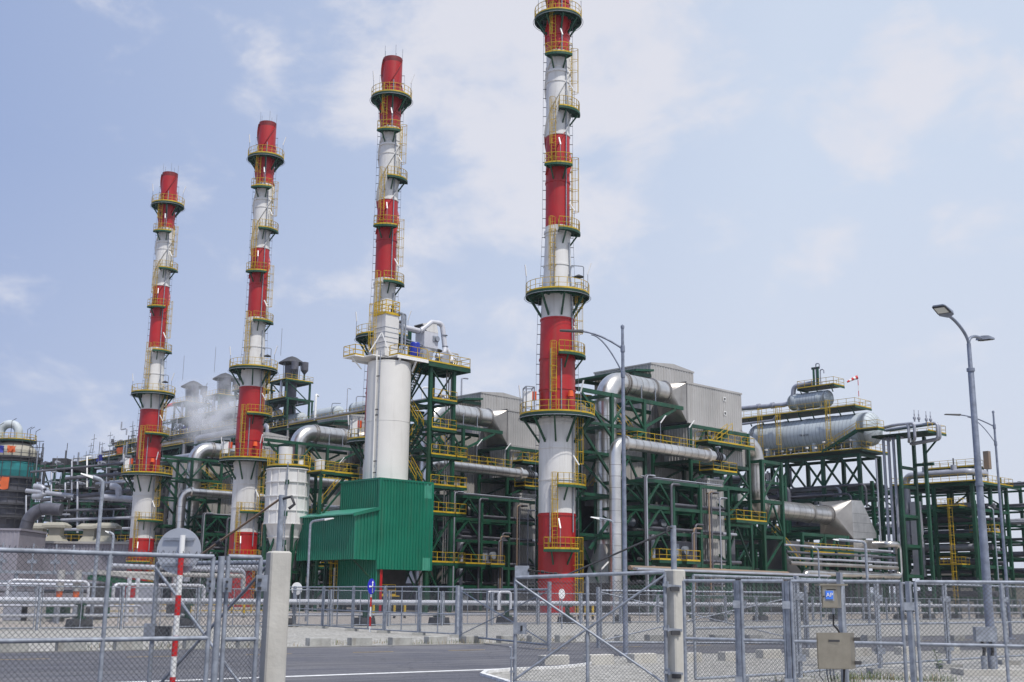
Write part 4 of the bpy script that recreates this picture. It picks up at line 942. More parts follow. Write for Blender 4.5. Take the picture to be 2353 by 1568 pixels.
for b0_, b1_ in ((2.4, 8.2), (8.2, 14.2), (14.2, 20.5), (20.5, 27)):
    for a in (63.4, 69):
        m_ = (b0_ + b1_) / 2
        for u in (b0_, b1_): k = MB(); k.beam(W(a, u, 17.6), W(a, m_, 21.6), .26, .26, green); k.build('brace', R)
deck(R, 62.2, 70, 1.2, 27, 22.4, 'ab', m=green)
stairs(R, W(62.0, 7.2, 22.4), W(62.0, 1.6, 25.0), .8)
deck(R, 61.4, 63.3, -1.8, 1.5, 25.0, 'ab')
R = thing('top_platform', 'green platform with yellow railings lying along the top of the pale tank', 'platform', W(TA, 12, 28.6)); deck(R, 63.8, 68.4, 2.8, 26, 28.9, 'abAB')
k = MB()
for b in [3.5 + 2.2 * i for i in range(10)]: k.beam(W(64, b, 28.7), W(64.8, b, 27.7), .14, .14, green)
k.build('strut', R)
for b in (6.8, 15.2, 18.4):
    l, g = MB(), MB(); caged(l, g, W(63.5, b, 0), V3((-VX, -VY, 0)), 22.4, 29.9, V3((UX, UY, 0)), z_c=1.8); o = l.build('ladder', R); g.build('cage', o)
R = thing('small_tank', 'smaller pale banded drum riding above the big horizontal tank', 'tank', W(TA, 11, 30.7)); htank(R, TA - .3, 7.6, 14.9, 30.75, 1.2, tankw)
k = MB()
for b in (9, 13): k.pbox(TA - 1, TA + .6, b - .2, b + .2, 28.92, 30.0, tankw)
k.build('saddle', R)
R = thing('drum_platform', 'topmost small green platform above the smaller banded drum', 'platform', W(TA, 9.6, 32.4)); deck(R, TA - 1.6, TA + 1.4, 6.4, 12.6, 32.5, 'abAB'); k = MB()
for b in (7, 9.5, 12.2): k.beam(W(TA - 1.5, b, 32.4), W(TA - .9, b, 31.5), .12, .12, green)
k.build('strut', R)
for i, b in enumerate((9.9, 9.2)):
    R = thing('vent_stack', ['left', 'right'][i] + ' one of the two thin vent stacks on the topmost platform', 'vent', W(TA - 1, b, 32.5), 'vent stacks above the drum'); k = MB(); k.tube([W(TA - 1.2, b, 32.5), W(TA - 1.2, b, 35.4)], .17, green, n=8); k.build('post', R); k = MB(); k.tube(bend([W(TA - 1, b - .3, 32.5), W(TA - 1, b - .3, 36.0 - i), W(TA - 1, b - .9, 36 - i), W(TA - 1, b - .9, 35.4 - i)], .2, 3), .09, pipew, n=8); k.beam(W(TA - 1.2, b - .3, 35.3), W(TA - 1.2, b + .3, 35.3), .25, .3, dgrey); k.build('pipe', R)
R = thing('pipe', 'bent grey pipe rising over the left end of the smaller banded drum', 'pipe', W(TA, 18, 30)); k = MB(); k.tube(bend([W(TA - .8, 27, 30.9), W(TA - .8, 15.6, 30.5), W(TA - .8, 14.0, 30.7), W(TA - .8, 13.6, 33.1), W(TA - .8, 10.4, 33.2)], [.4, .6, .7], 5), .36, pipew, n=14); k.build('tube', R); k = MB()
for b in (17.5, 20, 24): flange(k, W(TA - .8, b, 30.62 + (b - 17.5) * .03), Ub, .36, pipew, .5, .12)
k.build('flange', R)
R = thing('drain_pipe', 'long thin level pipe under the tank top platform', 'pipe', W(63, 20, 28)); k = MB(); k.tube([W(63.2, 28, 27.9), W(63.2, 16.2, 28.0), W(63.2, 15.6, 28.6)], .18, pipew, n=10); k.build('tube', R)
R = thing('windsock', 'red and white windsock on a striped pole beside the tank top', 'windsock', W(66, 3.4, 28.9)); k = MB()
for i in range(6): z = 28.9 + i * .8; k.tube([W(66, 3.4, z), W(66, 3.4, z + .8)], .05, redp if i % 2 == 0 else wht, n=8)
k.build('pole', R); k = MB()
p0 = V3(W(66, 3.5, 33.3)); dd = V3((-.8, -.1, -.26)); up = V3((0, 0, 1))
for i in range(5):
    f0, f1 = i / 5, (i + 1) / 5; k.tube([p0 + dd * (1.9 * f0) - up * .25 * f0 * f0, p0 + dd * (1.9 * f1) - up * .25 * f1 * f1], [.3 - .18 * f0, .3 - .18 * f1], redp if i % 2 == 0 else wht, n=14, cap=(i == 4))
k.build('sleeve', R)
R = thing('pipe_platform', 'projecting platform loaded with looped grey pipes right of the pale tank head', 'platform', W(66, -4, 24)); deck(R, 63.2, 68.4, -8.2, .2, 24.2, 'bA')
for a, b in ((63.6, -3.6), (67.8, -3.6), (67.8, -5.2)): k = MB(); k.beam(W(a, b, 0), W(a, b, 24), .40, .46, green); k.build('column', R)
for z in (5, 9, 13, 17, 19.6): k = MB(); k.beam(W(63.6, -3.6, z), W(67.8, -3.6, z), .3, .4, green); k.build('beam', R)
for z, b1_ in ((8.8, 2.4), (12.8, 2.4), (20.2, -6.4)): k = MB(); k.beam(W(67.8, -3.6, z), W(67.8, b1_, z), .3, .4, green); k.build('beam', R)
k = MB(); k.beam(W(67.8, -5.2, 21.6), W(67.8, -7.4, 23.8), .2, .2, green); k.build('brace', R)
for i in range(4):
    R = thing('pipe', 'looped grey pipe dipping over the edge of the projecting platform', 'pipe', W(65, -6, 24.5), 'looped pipes on the projecting platform'); k = MB(); o_ = (0, .7, 2.4, 3.1)[i]
    k.tube(bend([W(65 + .4 * i, -.4, 25.2), W(63.4 + o_, -1.4, 25.25), W(62.9 + o_ * .9, -8.6, 25.4), W(62.9 + o_ * .9, -8.6, 23.2), W(64 + o_ * .9, -4, 23.0)], [.3, .5, .5], 5) if i > 1 else bend([W(64.4, -.6, 25.3), W(62.8, -3.4 - o_, 25.3), W(62.8, -3.6 - o_ * 1.2 - 2, 25.3), W(62.8, -3.6 - o_ * 1.2 - 2, 23.2), W(64.6, -3.6 - o_ - 1, 23.1)], [.3, .4, .4], 5), .2, pipew, n=12); k.build('tube', R); k = MB()
    q = W(62.9 + o_ * .9, -6.5 - .3 * i, 25.5); k.lathe(q, [(.0, 0), (.12, 0), (.12, .3), (.22, .35), (.22, .6), (.08, .7), (.1, 1.0), (.05, 1.2), (.05, 1.6), (0, 1.6)], pipew, 8); k.build('valve', R)
for i in range(4):
    R = thing('pipe', 'one of four parallel pale pipes dropping straight from the projecting platform', 'pipe', W(64.4, -.9 - .75 * i, 0), 'four straight drop pipes'); k = MB(); k.tube(bend([W(64.4, -.9 - .75 * i, .1), W(64.4, -.9 - .75 * i, 23.9), W(65.6, -.9 - .75 * i, 23.9)], .4, 4), .21, pipew, n=12); k.build('tube', R)
R = thing('pipe', 'slender grey pipe dropping just left of the four drop pipes', 'pipe', W(63, .2, 8)); k = MB(); k.tube(bend([W(63.2, 6, 9.2), W(63.2, -.3, 9.2), W(63.2, -.3, 21)], .3, 4), .13, pipew, n=10); k.build('tube', R)
# ---- right-hand deck
DA, DB, DZ = 77, -7.9, 18.5
R = thing('pipe_deck', 'broad railed green deck on tall columns behind the double street lamp', 'platform', W(DA, DB, 0)); deck(R, DA, DA + 12.4, DB, DB + 13, DZ, 'abAB')
for b in (-7, -1.2, 4.4):
    for a in (DA + .6, DA + 6.2, DA + 11.6): k = MB(); k.beam(W(a, b, 0), W(a, b, DZ - .3), .46, .46, green); k.build('column', R)
for z in (2.2, 6.6, 11.0, 14.6, DZ - .35):
    for b in (-7, -1.2, 4.4): k = MB(); k.beam(W(DA + .6, b, z), W(DA + 11.6, b, z), .3, .42, green); k.build('beam', R)
    for a in (DA + .6, DA + 6.2, DA + 11.6): k = MB(); k.beam(W(a, -7, z - .003), W(a, 4.4, z - .003), .3, .42, green); k.build('beam', R)
for b, b2 in ((4.4, 6.4),): k = MB(); k.beam(W(DA + .6, 3.6, 15.2), W(DA + .6, 5, 18.2), .2, .2, green); k.build('brace', R)
for (a, b, z) in ((DA - 1.2, -5.8, 15.0), (DA + 3, -8.4, 11.4), (DA - .8, -5.4, 6.8)): deck(R, a, a + 2.6, b, b + 3.4, z, 'abAB', name='landing')
l, g = MB(), MB(); caged(l, g, W(DA - .4, -4.2, 0), V3((-VX, -VY, 0)), 0, 16, V3((UX, UY, 0)), z_c=2); o = l.build('ladder', R); g.build('cage', o)
R = thing('upper_landing', 'small railed platform over the pipe arch on the broad deck', 'platform', W(DA + 4, -2, 20)); deck(R, DA + 3, DA + 6, -8 + 1.5, 1.5, 20.9, 'abAB'); k = MB()
for b in (-6, 1): k.beam(W(DA + 3.4, b, DZ), W(DA + 3.4, b, 20.8), .2, .2, green)
k.build('column', R)
R = thing('pipe_arch', 'fat pale pipe arching along the broad deck and dropping below it', 'pipe', W(DA + 1, -1, 19)); k = MB(); k.tube(bend([W(DA + .8, 3.1, 9.6), W(DA + .8, 3.1, 19.9), W(DA + .8, -6.8, 19.9), W(DA + 5, -7, 19.9)], [1.0, .8], 6), .52, pipew, n=18); k.build('tube', R); k = MB()
for b in (0, -4.4): k.tube([W(DA + .8, b, 19.9), W(DA + .8, b, 21)], .42, pipew, n=14); k.tube([W(DA + .8, b, 21), W(DA + .8, b, 22)], .1, dgrey, n=8)
k.build('nozzle', R)
R = thing('flat_duct', 'flat pale drop duct beside the pipe arch', 'duct', W(DA, 1.6, 6)); k = MB(); k.pbox(DA - .1, DA + .7, .8, 2.3, 6.4, 16.0, pipew); k.hexa([W(DA - .1, .8, 5.2), W(DA + .7, .8, 5.2), W(DA + .7, 2.9, 5.6), W(DA - .1, 2.9, 5.6), W(DA - .1, .8, 6.4), W(DA + .7, .8, 6.4), W(DA + .7, 2.3, 6.4), W(DA - .1, 2.3, 6.4)], pipew); k.build('casing', R)
R = thing('silencer', 'brown upright silencer box standing at the corner of the broad deck', 'silencer', W(DA + 6, -7.6, 19)); k = MB(); k.tube([W(DA + 5.5, -7.2, DZ), W(DA + 5.5, -7.2, 20.6)], .12, pipew); k.pbox(DA + 5.1, DA + 5.9, -7.7, -6.9, 20.6, 23.2, rust); k.build('casing', R)
# ---- long pipe racks behind
def rack(a0, a1, b0, b1, zs, lab, step=8.0, seed=1, plab='', ng=4, mats=(piped, piped, pipew, piped), stub=0):
    rn = random.Random(seed); R = thing('pipe_rack', lab, 'pipe rack', W((a0 + a1) / 2, (b0 + b1) / 2, 0)); n = max(1, int((b1 - b0) / step)); bs = [b0 + (b1 - b0) * i / n for i in range(n + 1)]
    for a in (a0, a1):
        for b in bs: k = MB(); k.beam(W(a, b, 0), W(a, b, zs[-1] + 1), .42, .42, green); k.build('column', R)
        for z in zs: k = MB(); k.beam(W(a, b0, z - .5), W(a, b1, z - .5), .25, .3, green); k.build('beam', R)
    for z in zs:
        for b in bs: k = MB(); k.beam(W(a0, b, z - .2), W(a1, b, z - .2), .3, .36, green); k.build('beam', R)
    for i in range(n):
        if i % 2 == 0:
            k = MB(); m_ = (bs[i] + bs[i + 1]) / 2; k.beam(W(a0, bs[i], zs[-2]), W(a0, m_, zs[-1] - .5), .22, .22, green); k.beam(W(a0, bs[i + 1], zs[-2]), W(a0, m_, zs[-1] - .5), .22, .22, green); k.build('brace', R)
    for z in zs:
        for j in range(ng):
            a = a0 + .4 + (a1 - a0 - .8) * (j + rn.random() * .6) / ng; r = rn.choice((.12, .16, .2, .3, .42))
            k = MB() if seed == 5 else FAR; s0, s1 = (0, 0) if rn.random() < .6 else (rn.random() * (b1 - b0) * .3, rn.random() * (b1 - b0) * .3)
            k.tube([W(a, b0 - 1 + s0, z + r), W(a, b1 + 1 - s1, z + r)], r, rn.choice(mats), n=8)
            if seed == 5: o = thing('pipe', plab, 'pipe', W(a, (b0 + b1) / 2, z), 'pipes lying on ' + lab); k.build('tube', o)
rack(90, 97, -22, 60, (6.0, 8.4, 10.8, 13.2, 15.8, 19.0), 'the long dark pipe rack far behind the pale tank', plab='long level pipe on the far pipe rack behind the pale tank', seed=5, ng=3)
rack(73, 79, 6, 46, (4.5, 7.2, 9.8, 12.4, 15.0, 18.0), 'the dark pipe rack just behind the tank frame', plab='level pipe on the dark rack just behind the tank frame', seed=12, ng=3, step=7)
rack(44, 50, 6, 30, (5, 9, 13, 17), 'the pipe rack right of the nearest boiler building', plab='level pipe on the rack right of the nearest boiler building', seed=8, ng=3)
R = thing('cross_rack', 'pipe rack stepping down at the right edge of the photo', 'pipe rack', W(95, -20, 0))
for a, zt_ in ((92, 14), (100, 14), (108, 10)): 
    for b in (-16, -22): k = MB(); k.beam(W(a, b, 0), W(a, b, zt_), .4, .4, green); k.build('column', R)
for z in (6, 10, 13.8):
    for b in (-16, -22): k = MB(); k.beam(W(88, b, z), W(112, b, z), .3, .4, green); k.build('beam', R)
for i in range(9):
    o = thing('pipe', 'level pipe running off the right edge of the photo', 'pipe', W(100, -17, 6), 'pipes at the right edge'); z = (6.3, 10.3, 4.2)[i % 3]; b = -16.4 - (i // 3) * 1.6; k = MB(); k.tube(bend([W(84, b, z + 6), W(88, b, z + 6), W(90, b, z), W(130, b, z)], .8, 4), .22, pipew if i % 2 else piped, n=8); k.build('tube', o)
R = thing('cream_building', 'low cream-walled building seen between the columns at the right', 'building', W(125, 0, 0)); k = MB(); k.pbox(118, 130, -60, 20, 0, 7.0, cream); k.build('wall', R); k = MB(); k.pbox(117.6, 130.4, -60.4, 20.4, 7.0, 7.4, dgrey); k.build('roof', R); k = MB()
for b in (-8, -16, -26): k.pbox(117.93, 118.01, b, b + 1.2, 1.5, 3.6, wht)
k.build('window', R)
R = thing('cooling_drum', 'small white round-topped fan housing behind the level silver duct', 'fan housing', W(52, 14, 0)); k = MB(); k.lathe(W(52, 14, 0), [(1.3, 14.6), (1.3, 16.0), (0, 16.2)], wht, 20); k.build('casing', R); k = MB()
for j in range(4): q = W(52 + (1 if j % 2 else -1), 14 + (1 if j > 1 else -1), 0); k.beam((q[0], q[1], 0), (q[0], q[1], 14.6), .3, .3, green)
k.build('stand', R)

for i in range(26):
    b = 3 + rnd.random() * 22; a = rnd.choice((63, 64.5, 66.5, 68, 70.5)); z = rnd.choice((4.2, 8.2, 12.2, 16.2, 17.4)); r = rnd.choice((.16, .25, .4))
    FAR.tube(bend([W(a, b - 3, z - 3), W(a, b - 3, z + r), W(a, b + 9, z + r), W(a, b + 9, z + 3.2)], .8, 4), r, rnd.choice((piped, piped, pipew)), n=8)
for i, (a, b, z, w_, h) in enumerate(((65, 12, 12.3, 4, 1.6), (65, 17, 4.3, 8, 3), (64, 6, 4.2, 5, 3), (65, 22, 8.3, 4, 2.2), (64.5, 5, 8.3, 4, 2))):
    o = thing('machine_or_filler_box', 'dark machine casing on a floor of the frame under the pale tank', 'machine', W(a, b, z), 'machines under the pale tank'); k = MB(); k.pbox(a, a + 3.6, b, b + w_, z, z + h, rnd.choice((dgrey, piped, greend))); k.tube([W(a - .02, b + w_ / 2, z + h / 2), W(a - .6, b + w_ / 2, z + h / 2)], .5, piped, n=12); k.build('casing', o)
for i in range(16):
    b = 3.4 + 1.4 * i; o = thing('valve', 'small white-capped valve on the deck below the pale tank', 'valve', W(63, b, 22.4), 'valves on the tank deck'); k = MB(); h = .6 + .8 * rnd.random(); k.tube([W(62.9, b, 22.4), W(62.9, b, 22.4 + h)], .09, pipew, n=6); k.tube([W(62.9, b, 22.4 + h), W(62.9, b, 22.65 + h)], .25, rnd.choice((wht, pipew, dgrey)), n=8); k.build('body', o)

rack(79, 87, -6.5, 4, (2.4, 4.4, 6.9, 9, 11.3, 13.2, 14.9), 'the pipe layers inside the broad deck frame', seed=21, ng=4, step=10.4)
# ================================================================ far plant on the left
rb = random.Random(11)
# long elevated rack climbing to the right behind the boiler houses
RA = 46
R = thing('elevated_rack', 'long high pipe gantry receding to the left behind the chimneys', 'pipe rack', W(RA, 150, 0))
bs = [88 + 13 * i for i in range(13)]
for b in bs:
    for a in (RA, RA + 9): k = MB(); k.beam(W(a, b, 0), W(a, b, 35), .5, .5, green); k.build('column', R)
    for z in (14, 21, 28, 35): k = MB(); k.beam(W(RA, b, z), W(RA + 9, b, z), .35, .45, green); k.build('beam', R)
for z in (8, 14, 18, 21, 24.5, 28, 31.5, 35):
    for a in (RA, RA + 9): k = MB(); k.beam(W(a, bs[0], z), W(a, bs[-1], z), .3, .5, green); k.build('beam', R)
for i in range(len(bs) - 1):
    k = MB(); p, q = (bs[i], bs[i + 1]) if i % 2 else (bs[i + 1], bs[i]); k.beam(W(RA, p, 21), W(RA, q, 35), .3, .3, green); k.build('brace', R)
    k = MB(); k.beam(W(RA, q, 6), W(RA, p, 21), .3, .3, green); k.build('brace', R)
deck(R, RA - .8, RA + 9.5, bs[0], bs[-1], 35.4, 'a')
deck(R, RA - 1.2, RA - .2, bs[0], bs[-1], 28.4, 'a'); deck(R, RA - 1.2, RA - .2, bs[0], bs[-1], 21.4, 'a')
for i in range(64):
    z = rb.choice((8, 11, 14.3, 16.2, 18.3, 21.3, 23, 24.8, 28.3, 30, 31.8, 35.6)); b = 64 + rb.random() * 110; ln = 14 + rb.random() * 36; r = rb.choice((.2, .25, .35, .5, .6)); a = RA + rb.choice((-.6, -.3, 1, 2.5, 4)); m = rb.choice((pipew, piped, pipew, silverd))
    k = MB() if i < 24 else FAR
    k.tube(bend([W(a, b, z - rb.choice((0.01, 3, 6))), W(a, b, z + r), W(a, b + ln, z + r), W(a, b + ln, z + r - 4)], min(1, 2.5 * r), 4), r, m, n=8)
    if i < 24: o = thing('pipe', 'level pipe on the high pipe gantry behind the chimneys', 'pipe', W(a, b, z), 'pipes on the high gantry'); k.build('tube', o)
for i in range(30):  # dark filler added to make the gantry floors look shadowed
    b = 66 + rb.random() * 120; z = rb.choice((8.5, 14.5, 21.5, 28.5)); h = 1.5 + rb.random() * 3; w_ = 1.5 + rb.random() * 4
    o = thing('machine_or_filler_box', 'dark filler box darkening a floor of the high gantry', 'machine', W(RA + 4, b, z), 'dark filler boxes on the high gantry'); k = MB(); k.pbox(RA + 1.5, RA + 5, b, b + w_, z, z + h, rb.choice((dgrey, corrd, piped, greend))); k.tube([W(RA + 1.4, b + w_ / 2, z + h / 2), W(RA + .9, b + w_ / 2, z + h / 2)], .5, pipew, n=10); k.build('casing', o)
for i in range(90):  # generic dark mass added for the shade deep in the gantry
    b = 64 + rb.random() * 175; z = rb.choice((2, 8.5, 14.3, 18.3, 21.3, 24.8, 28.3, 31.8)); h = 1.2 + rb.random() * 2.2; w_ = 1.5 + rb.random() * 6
    o = thing('machine_or_filler_box', 'dark filler box deepening the shade inside the high gantry', 'machine', W(RA + 6, b, z), 'dark filler boxes in the high gantry'); k = MB(); k.pbox(RA + 3, RA + 8.6, b, b + w_, z, z + h, rb.choice((dgrey, piped, dgrey, greend, corrd))); k.tube([W(RA + 2.9, b + w_ * .4, z + h / 2), W(RA + 2.2, b + w_ * .4, z + h / 2)], .4, piped, n=8); k.build('casing', o)
for i in range(70):
    b = 66 + rb.random() * 130; z = rb.choice((8, 14.3, 21.3, 28.3, 35.5)); h = 2 + rb.random() * 3.5
    k = FAR; r = rb.choice((.08, .1, .16, .25)); k.tube(bend([W(RA - .6, b, z), W(RA - .6, b, z + h), W(RA + .6, b + rb.uniform(-2, 2), z + h)], .3, 3), r, rb.choice((pipew, galv, piped, wht)), n=6)
R = thing('dark_backdrop', 'long dark backdrop added to block the sky behind the boiler units and gantry', 'building', W(58, 120, 0)); k = MB(); k.pbox(56.5, 68, 30, 262, 0, 31.5, dgrey); k.build('wall', R); k = MB(); k.pbox(56.3, 68.2, 29.8, 262.2, 31.5, 31.9, piped); k.build('roof', R)  # added dark block that stops bright sky showing between the units
# small vessels and hoods along the gantry top
def drum(a, b, z, r, ln, lab, grp=None, m=None):
    o = thing('vessel', lab, 'vessel', W(a, b, z), grp); htank(o, a, b - ln / 2, b + ln / 2, z, r, m or tankw, n=20); k = MB()
    for q in (b - ln * .3, b + ln * .3): k.pbox(a - r * .7, a + r * .7, q - .2, q + .2, z - r - .8, z - r * .5, green)
    k.build('saddle', o)
for i, b in enumerate((101, 114, 127, 141, 155)):
    drum(RA + 4.5, b, 37.6, 1.4, 9, 'pale horizontal drum lying on top of the high gantry', 'drums along the gantry top')
for i, b in enumerate((136, 149, 160, 171, 182, 193, 203)):
    o = thing('vent_hood', 'grey cone-topped vent hood standing on the high gantry', 'vent', W(RA + 3, b, 35.5), 'vent hoods on the gantry'); k = MB(); k.lathe(W(RA + 3, b, 35.4), [(1.2, 0), (1.2, 1.2), (2.3, 2.2), (2.3, 2.6), (.7, 3.6), (.7, 4.2), (0, 4.3)], pipew, 14, smooth=False); k.build('hood', o); k = MB()
    for t in range(5): k.tube([W(RA + 1 + t * 1.1, b + rb.uniform(-3, 3), 35.4), W(RA + 1 + t * 1.1, b + rb.uniform(-3, 3), 38 + rb.random() * 3)], .09, galv, n=5)
    k.build('scaffold_tube', o)
# upper tier crowding the gantry top
R = thing('upper_tier', 'crowded upper tier of green steel and drums on the high gantry', 'steel frame', W(RA, 160, 35.5))
ut_b = [122 + 7 * i for i in range(12)]
for i, b in enumerate(ut_b):
    zt_ = 41.5 if i < 8 else 39
    for a in (RA, RA + 6): k = MB(); k.beam(W(a, b, 35.4), W(a, b, zt_), .3, .3, green); k.build('column', R)
    k = MB(); k.beam(W(RA, b, zt_ - .2), W(RA + 6, b, zt_ - .2), .25, .3, green); k.build('beam', R)
    if i < 11:
        for z in (37.6, zt_): k = MB(); k.beam(W(RA, b, z - .2), W(RA, b + 7, z - .2), .22, .3, green); k.build('beam', R)
        k = MB(); k.beam(W(RA, b, 35.6), W(RA, b + 7, zt_ - .4), .16, .16, green); k.build('brace', R)
deck(R, RA - .6, RA + 6.4, 122, 171, 41.6, 'a'); deck(R, RA - .9, RA - .1, 122, 199, 37.7, 'a')
for i in range(90):
    b = 122 + rb.random() * 80; z = rb.choice((36, 36.8, 37.9, 38.8, 39.8, 41.8)); a = RA + rb.uniform(-.8, 4); ln = rb.uniform(2, 12); r = rb.choice((.08, .12, .18, .3))
    FAR.tube(bend([W(a, b, z - rb.choice((.01, .8, 1.6))), W(a, b, z), W(a, b + ln, z), W(a, b + ln, z + rb.choice((.01, 1.2, 2)))], min(.3, 2 * r), 3), r, rb.choice((pipew, tankw, piped, piped, galv)), n=6)
for i in range(60):
    b = 150 + rb.random() * 66; z = rb.uniform(34.5, 40) - max(0, b - 185) * .08; h = rb.uniform(1.5, 4.5)
    FAR.tube([W(RA - .6, b, z), W(RA - .6, b, z + h)], .06, rb.choice((dgrey, galv)), n=4, smooth=False); FAR.tube([W(RA - .6, b - 1.4, z + h * .7), W(RA - .6, b + 1.6, z + h * .7)], .06, dgrey, n=4, smooth=False)
for i in range(22):
    b = 124 + rb.random() * 78; z = rb.choice((35.6, 37.9)); o = thing('vessel', 'small pale vessel crowded on the upper tier of the gantry', 'vessel', W(RA + 2, b, z), 'small vessels on the upper tier'); k = MB(); r = rb.uniform(.5, 1.0); h = rb.uniform(1.2, 2.6); k.lathe(W(RA + 1.5, b, z), [(0, 0), (r * .7, .2), (r, .5), (r, h), (r * .5, h + .4), (0, h + .45)], rb.choice((tankw, pipew, piped)), 12); k.build('shell', o)
# four slender process towers with conical roofs
TL = ['farthest left of the roofed process towers, veiled in steam', 'second roofed process tower from the left, wrapped in steam', 'roofed process tower hidden behind the second chimney from the left', 'roofed process tower standing clear, right of the second chimney']
def ptower(a, b):
    R = thing('process_tower', 'x', 'tower', W(a, b, 0), 'roofed process towers'); z0, z1 = 35.5, 46.5; s = 2.95
    k = MB(); k.lathe(W(a, b, 0), [(1.6, 30), (1.6, 38), (1.3, 41), (1.3, 47), (1.5, 47.2), (1.5, 50), (0, 50.2)], piped, 18); k.build('column_shell', R)
    k = MB(); k.lathe(W(a, b, 0), [(2.9, 50.6), (2.85, 50.75), (1.1, 51.9), (0, 52.3)], dgrey, 20, smooth=False); k.build('roof', R); k = MB()
    for t in range(6): q = W(a, b, 0); k.beam((q[0] + 1.7 * cos(t), q[1] + 1.7 * sin(t), 47), (q[0] + 1.9 * cos(t), q[1] + 1.9 * sin(t), 50.7), .1, .1, galv)
    k.build('roof_post', R)
    for da in (-s, s):
        for db in (-s, s): k = MB(); k.beam(W(a + da, b + db, 30), W(a + da, b + db, z1), .36, .36, green); k.build('column', R)
    for z in (35.5, 38.5, 42, 46.2):
        for d_ in (-s, s): k = MB(); k.beam(W(a + d_, b - s, z), W(a + d_, b + s, z), .25, .36, green); k.build('beam', R); k = MB(); k.beam(W(a - s, b + d_, z - .003), W(a + s, b + d_, z - .003), .25, .36, green); k.build('beam', R)
    for z, zz_ in ((35.5, 38.5), (38.5, 42), (42, 46.2)):
        for d_ in (-s,): k = MB(); k.beam(W(a + d_, b - s, z), W(a + d_, b + s, zz_), .18, .18, green); k.build('brace', R); k = MB(); k.beam(W(a - s, b + d_, zz_), W(a + s, b + d_, z), .18, .18, green); k.build('brace', R)
    deck(R, a - s - .5, a + s + .5, b - s - .5, b + s + .5, z1, 'abAB')
    k = MB()
    for j in range(2): q = W(a - 1 + 2.2 * j, b - 2.8 - .4 * j, 0); k.lathe((q[0], q[1], 48), [(.2, 0), (.8, .8), (.8, 2.6), (0, 2.8)], piped, 12); k.beam((q[0], q[1], 46.5), (q[0], q[1], 48.2), .25, .25, green)
    k.build('hopper', R); k = MB(); k.tube(bend([W(a - s, b - 1, 46.5), W(a - s - .3, b - 1, 40.6), W(a - s - .3, b + 5, 39.6), W(a - s - .3, b + 5, 36)], .5, 4), .3, pipew, n=10); k.build('pipe', R)
    k = MB(); k.tube([W(a - s, b, 52), W(a - s, b, 58)], .06, galv, n=5); k.tube([W(a - s - .4, b + s, 46.5), W(a - s - .4, b + s, 48.6), W(a - s - .7, b + s - 1.4, 49.6)], .07, galv, n=5); k.build('mast', R); return R
t0 = ptower(52, 130.5); t0['label'] = TL[3]
for i, b in enumerate((145.5, 158.5, 173.5)):
    c = copy_tree(t0, None, (UX * (b - 130.5), UY * (b - 130.5), 0)); c['label'] = TL[2 - i]
for i, (a, b, z, m, w_) in enumerate(((RA + 1, 166, 38.2, blue, 3), (RA + 1, 152, 39.4, tarpb, 4.5), (RA + .5, 178, 36.5, tarpo, 2.2), (RA - .5, 196, 35.6, tarpo, 3.4), (RA - .6, 207, 34.5, tarpb, 3))):
    o = tag(None, None) if False else thing('tarpaulin', ['bright blue sheet tied over a vessel near the steam', 'long dark blue sheet draped below the steam', 'small orange sheet beside the pale drums', 'larger orange sheet on the low end of the gantry', 'blue sheet at the far left end of the gantry'][i], 'tarpaulin', W(a, b, z)); k = MB(); nn = 6
    vs = [W(a - .3 + rb.uniform(-.25, .25), b + w_ * (p / nn - .5), z + q * .55 + rb.uniform(-.2, .2)) for q in range(4) for p in range(nn + 1)]; vs += [V3(v) + Va * .15 for v in vs]; h_ = 4 * (nn + 1)
    k.add(vs, [(q * (nn + 1) + p, q * (nn + 1) + p + 1, (q + 1) * (nn + 1) + p + 1, (q + 1) * (nn + 1) + p) for q in range(3) for p in range(nn)] + [(h_ + q * (nn + 1) + p, h_ + (q + 1) * (nn + 1) + p, h_ + (q + 1) * (nn + 1) + p + 1, h_ + q * (nn + 1) + p + 1) for q in range(3) for p in range(nn)], m, True); k.build('sheet', o)
o = thing('windsock', 'tiny red and white windsock left of the leftmost chimney', 'windsock', W(RA + 4, 178, 40)); k = MB(); k.tube([W(RA + 4, 178, 36), W(RA + 4, 178, 47)], .07, redp, n=6); p0 = V3(W(RA + 4, 178, 46.8)); k.tube([p0, p0 + V3((-1.6, 0, -.4)), p0 + V3((-3, 0, -1.2))], [.5, .38, .2], redp, n=10); k.build('sleeve', o)
# ---- reactor vessel at the left edge
VC = (-95.8, 225, 0)
R = thing('reactor_vessel', 'scaffolded domed reactor vessel with a big pipe arch at the left edge', 'reactor', VC); k = MB()
k.lathe(VC, [(3.6, 0), (3.6, 14), (4.3, 16), (4.3, 26.6)], piped, 36); k.lathe(VC, [(4.3, 26.6), (4.0, 28.2), (2.9, 29.5), (1.4, 30.1), (0, 30.2)], cream, 36); k.build('shell', R); k = MB()
for z in (15.6, 18, 20.4, 23, 26.9): k.lathe((VC[0], VC[1], z), [(4.3, 0), (5.2, 0), (5.2, -.35), (4.3, -.35)], dgrey, 30, smooth=False)
k.lathe((VC[0], VC[1], 25.9), [(4.32, 0), (4.7, 0), (4.7, .9), (4.32, .9)], dgrey, 30); k.build('ring_platform', R)
k = MB(); rail(k, [(VC[0] + 3.6 * cos(2 * pi * i / 16), VC[1] + 3.6 * sin(2 * pi * i / 16), 30.2) for i in range(16)], 1.1, closed=True, step=2, r=.08); k.lathe((VC[0], VC[1], 30.2), [(.5, 0), (3.7, 0), (3.7, -.35), (.5, -.35)], greend, 24, smooth=False); k.build('top_platform', R); k = MB()
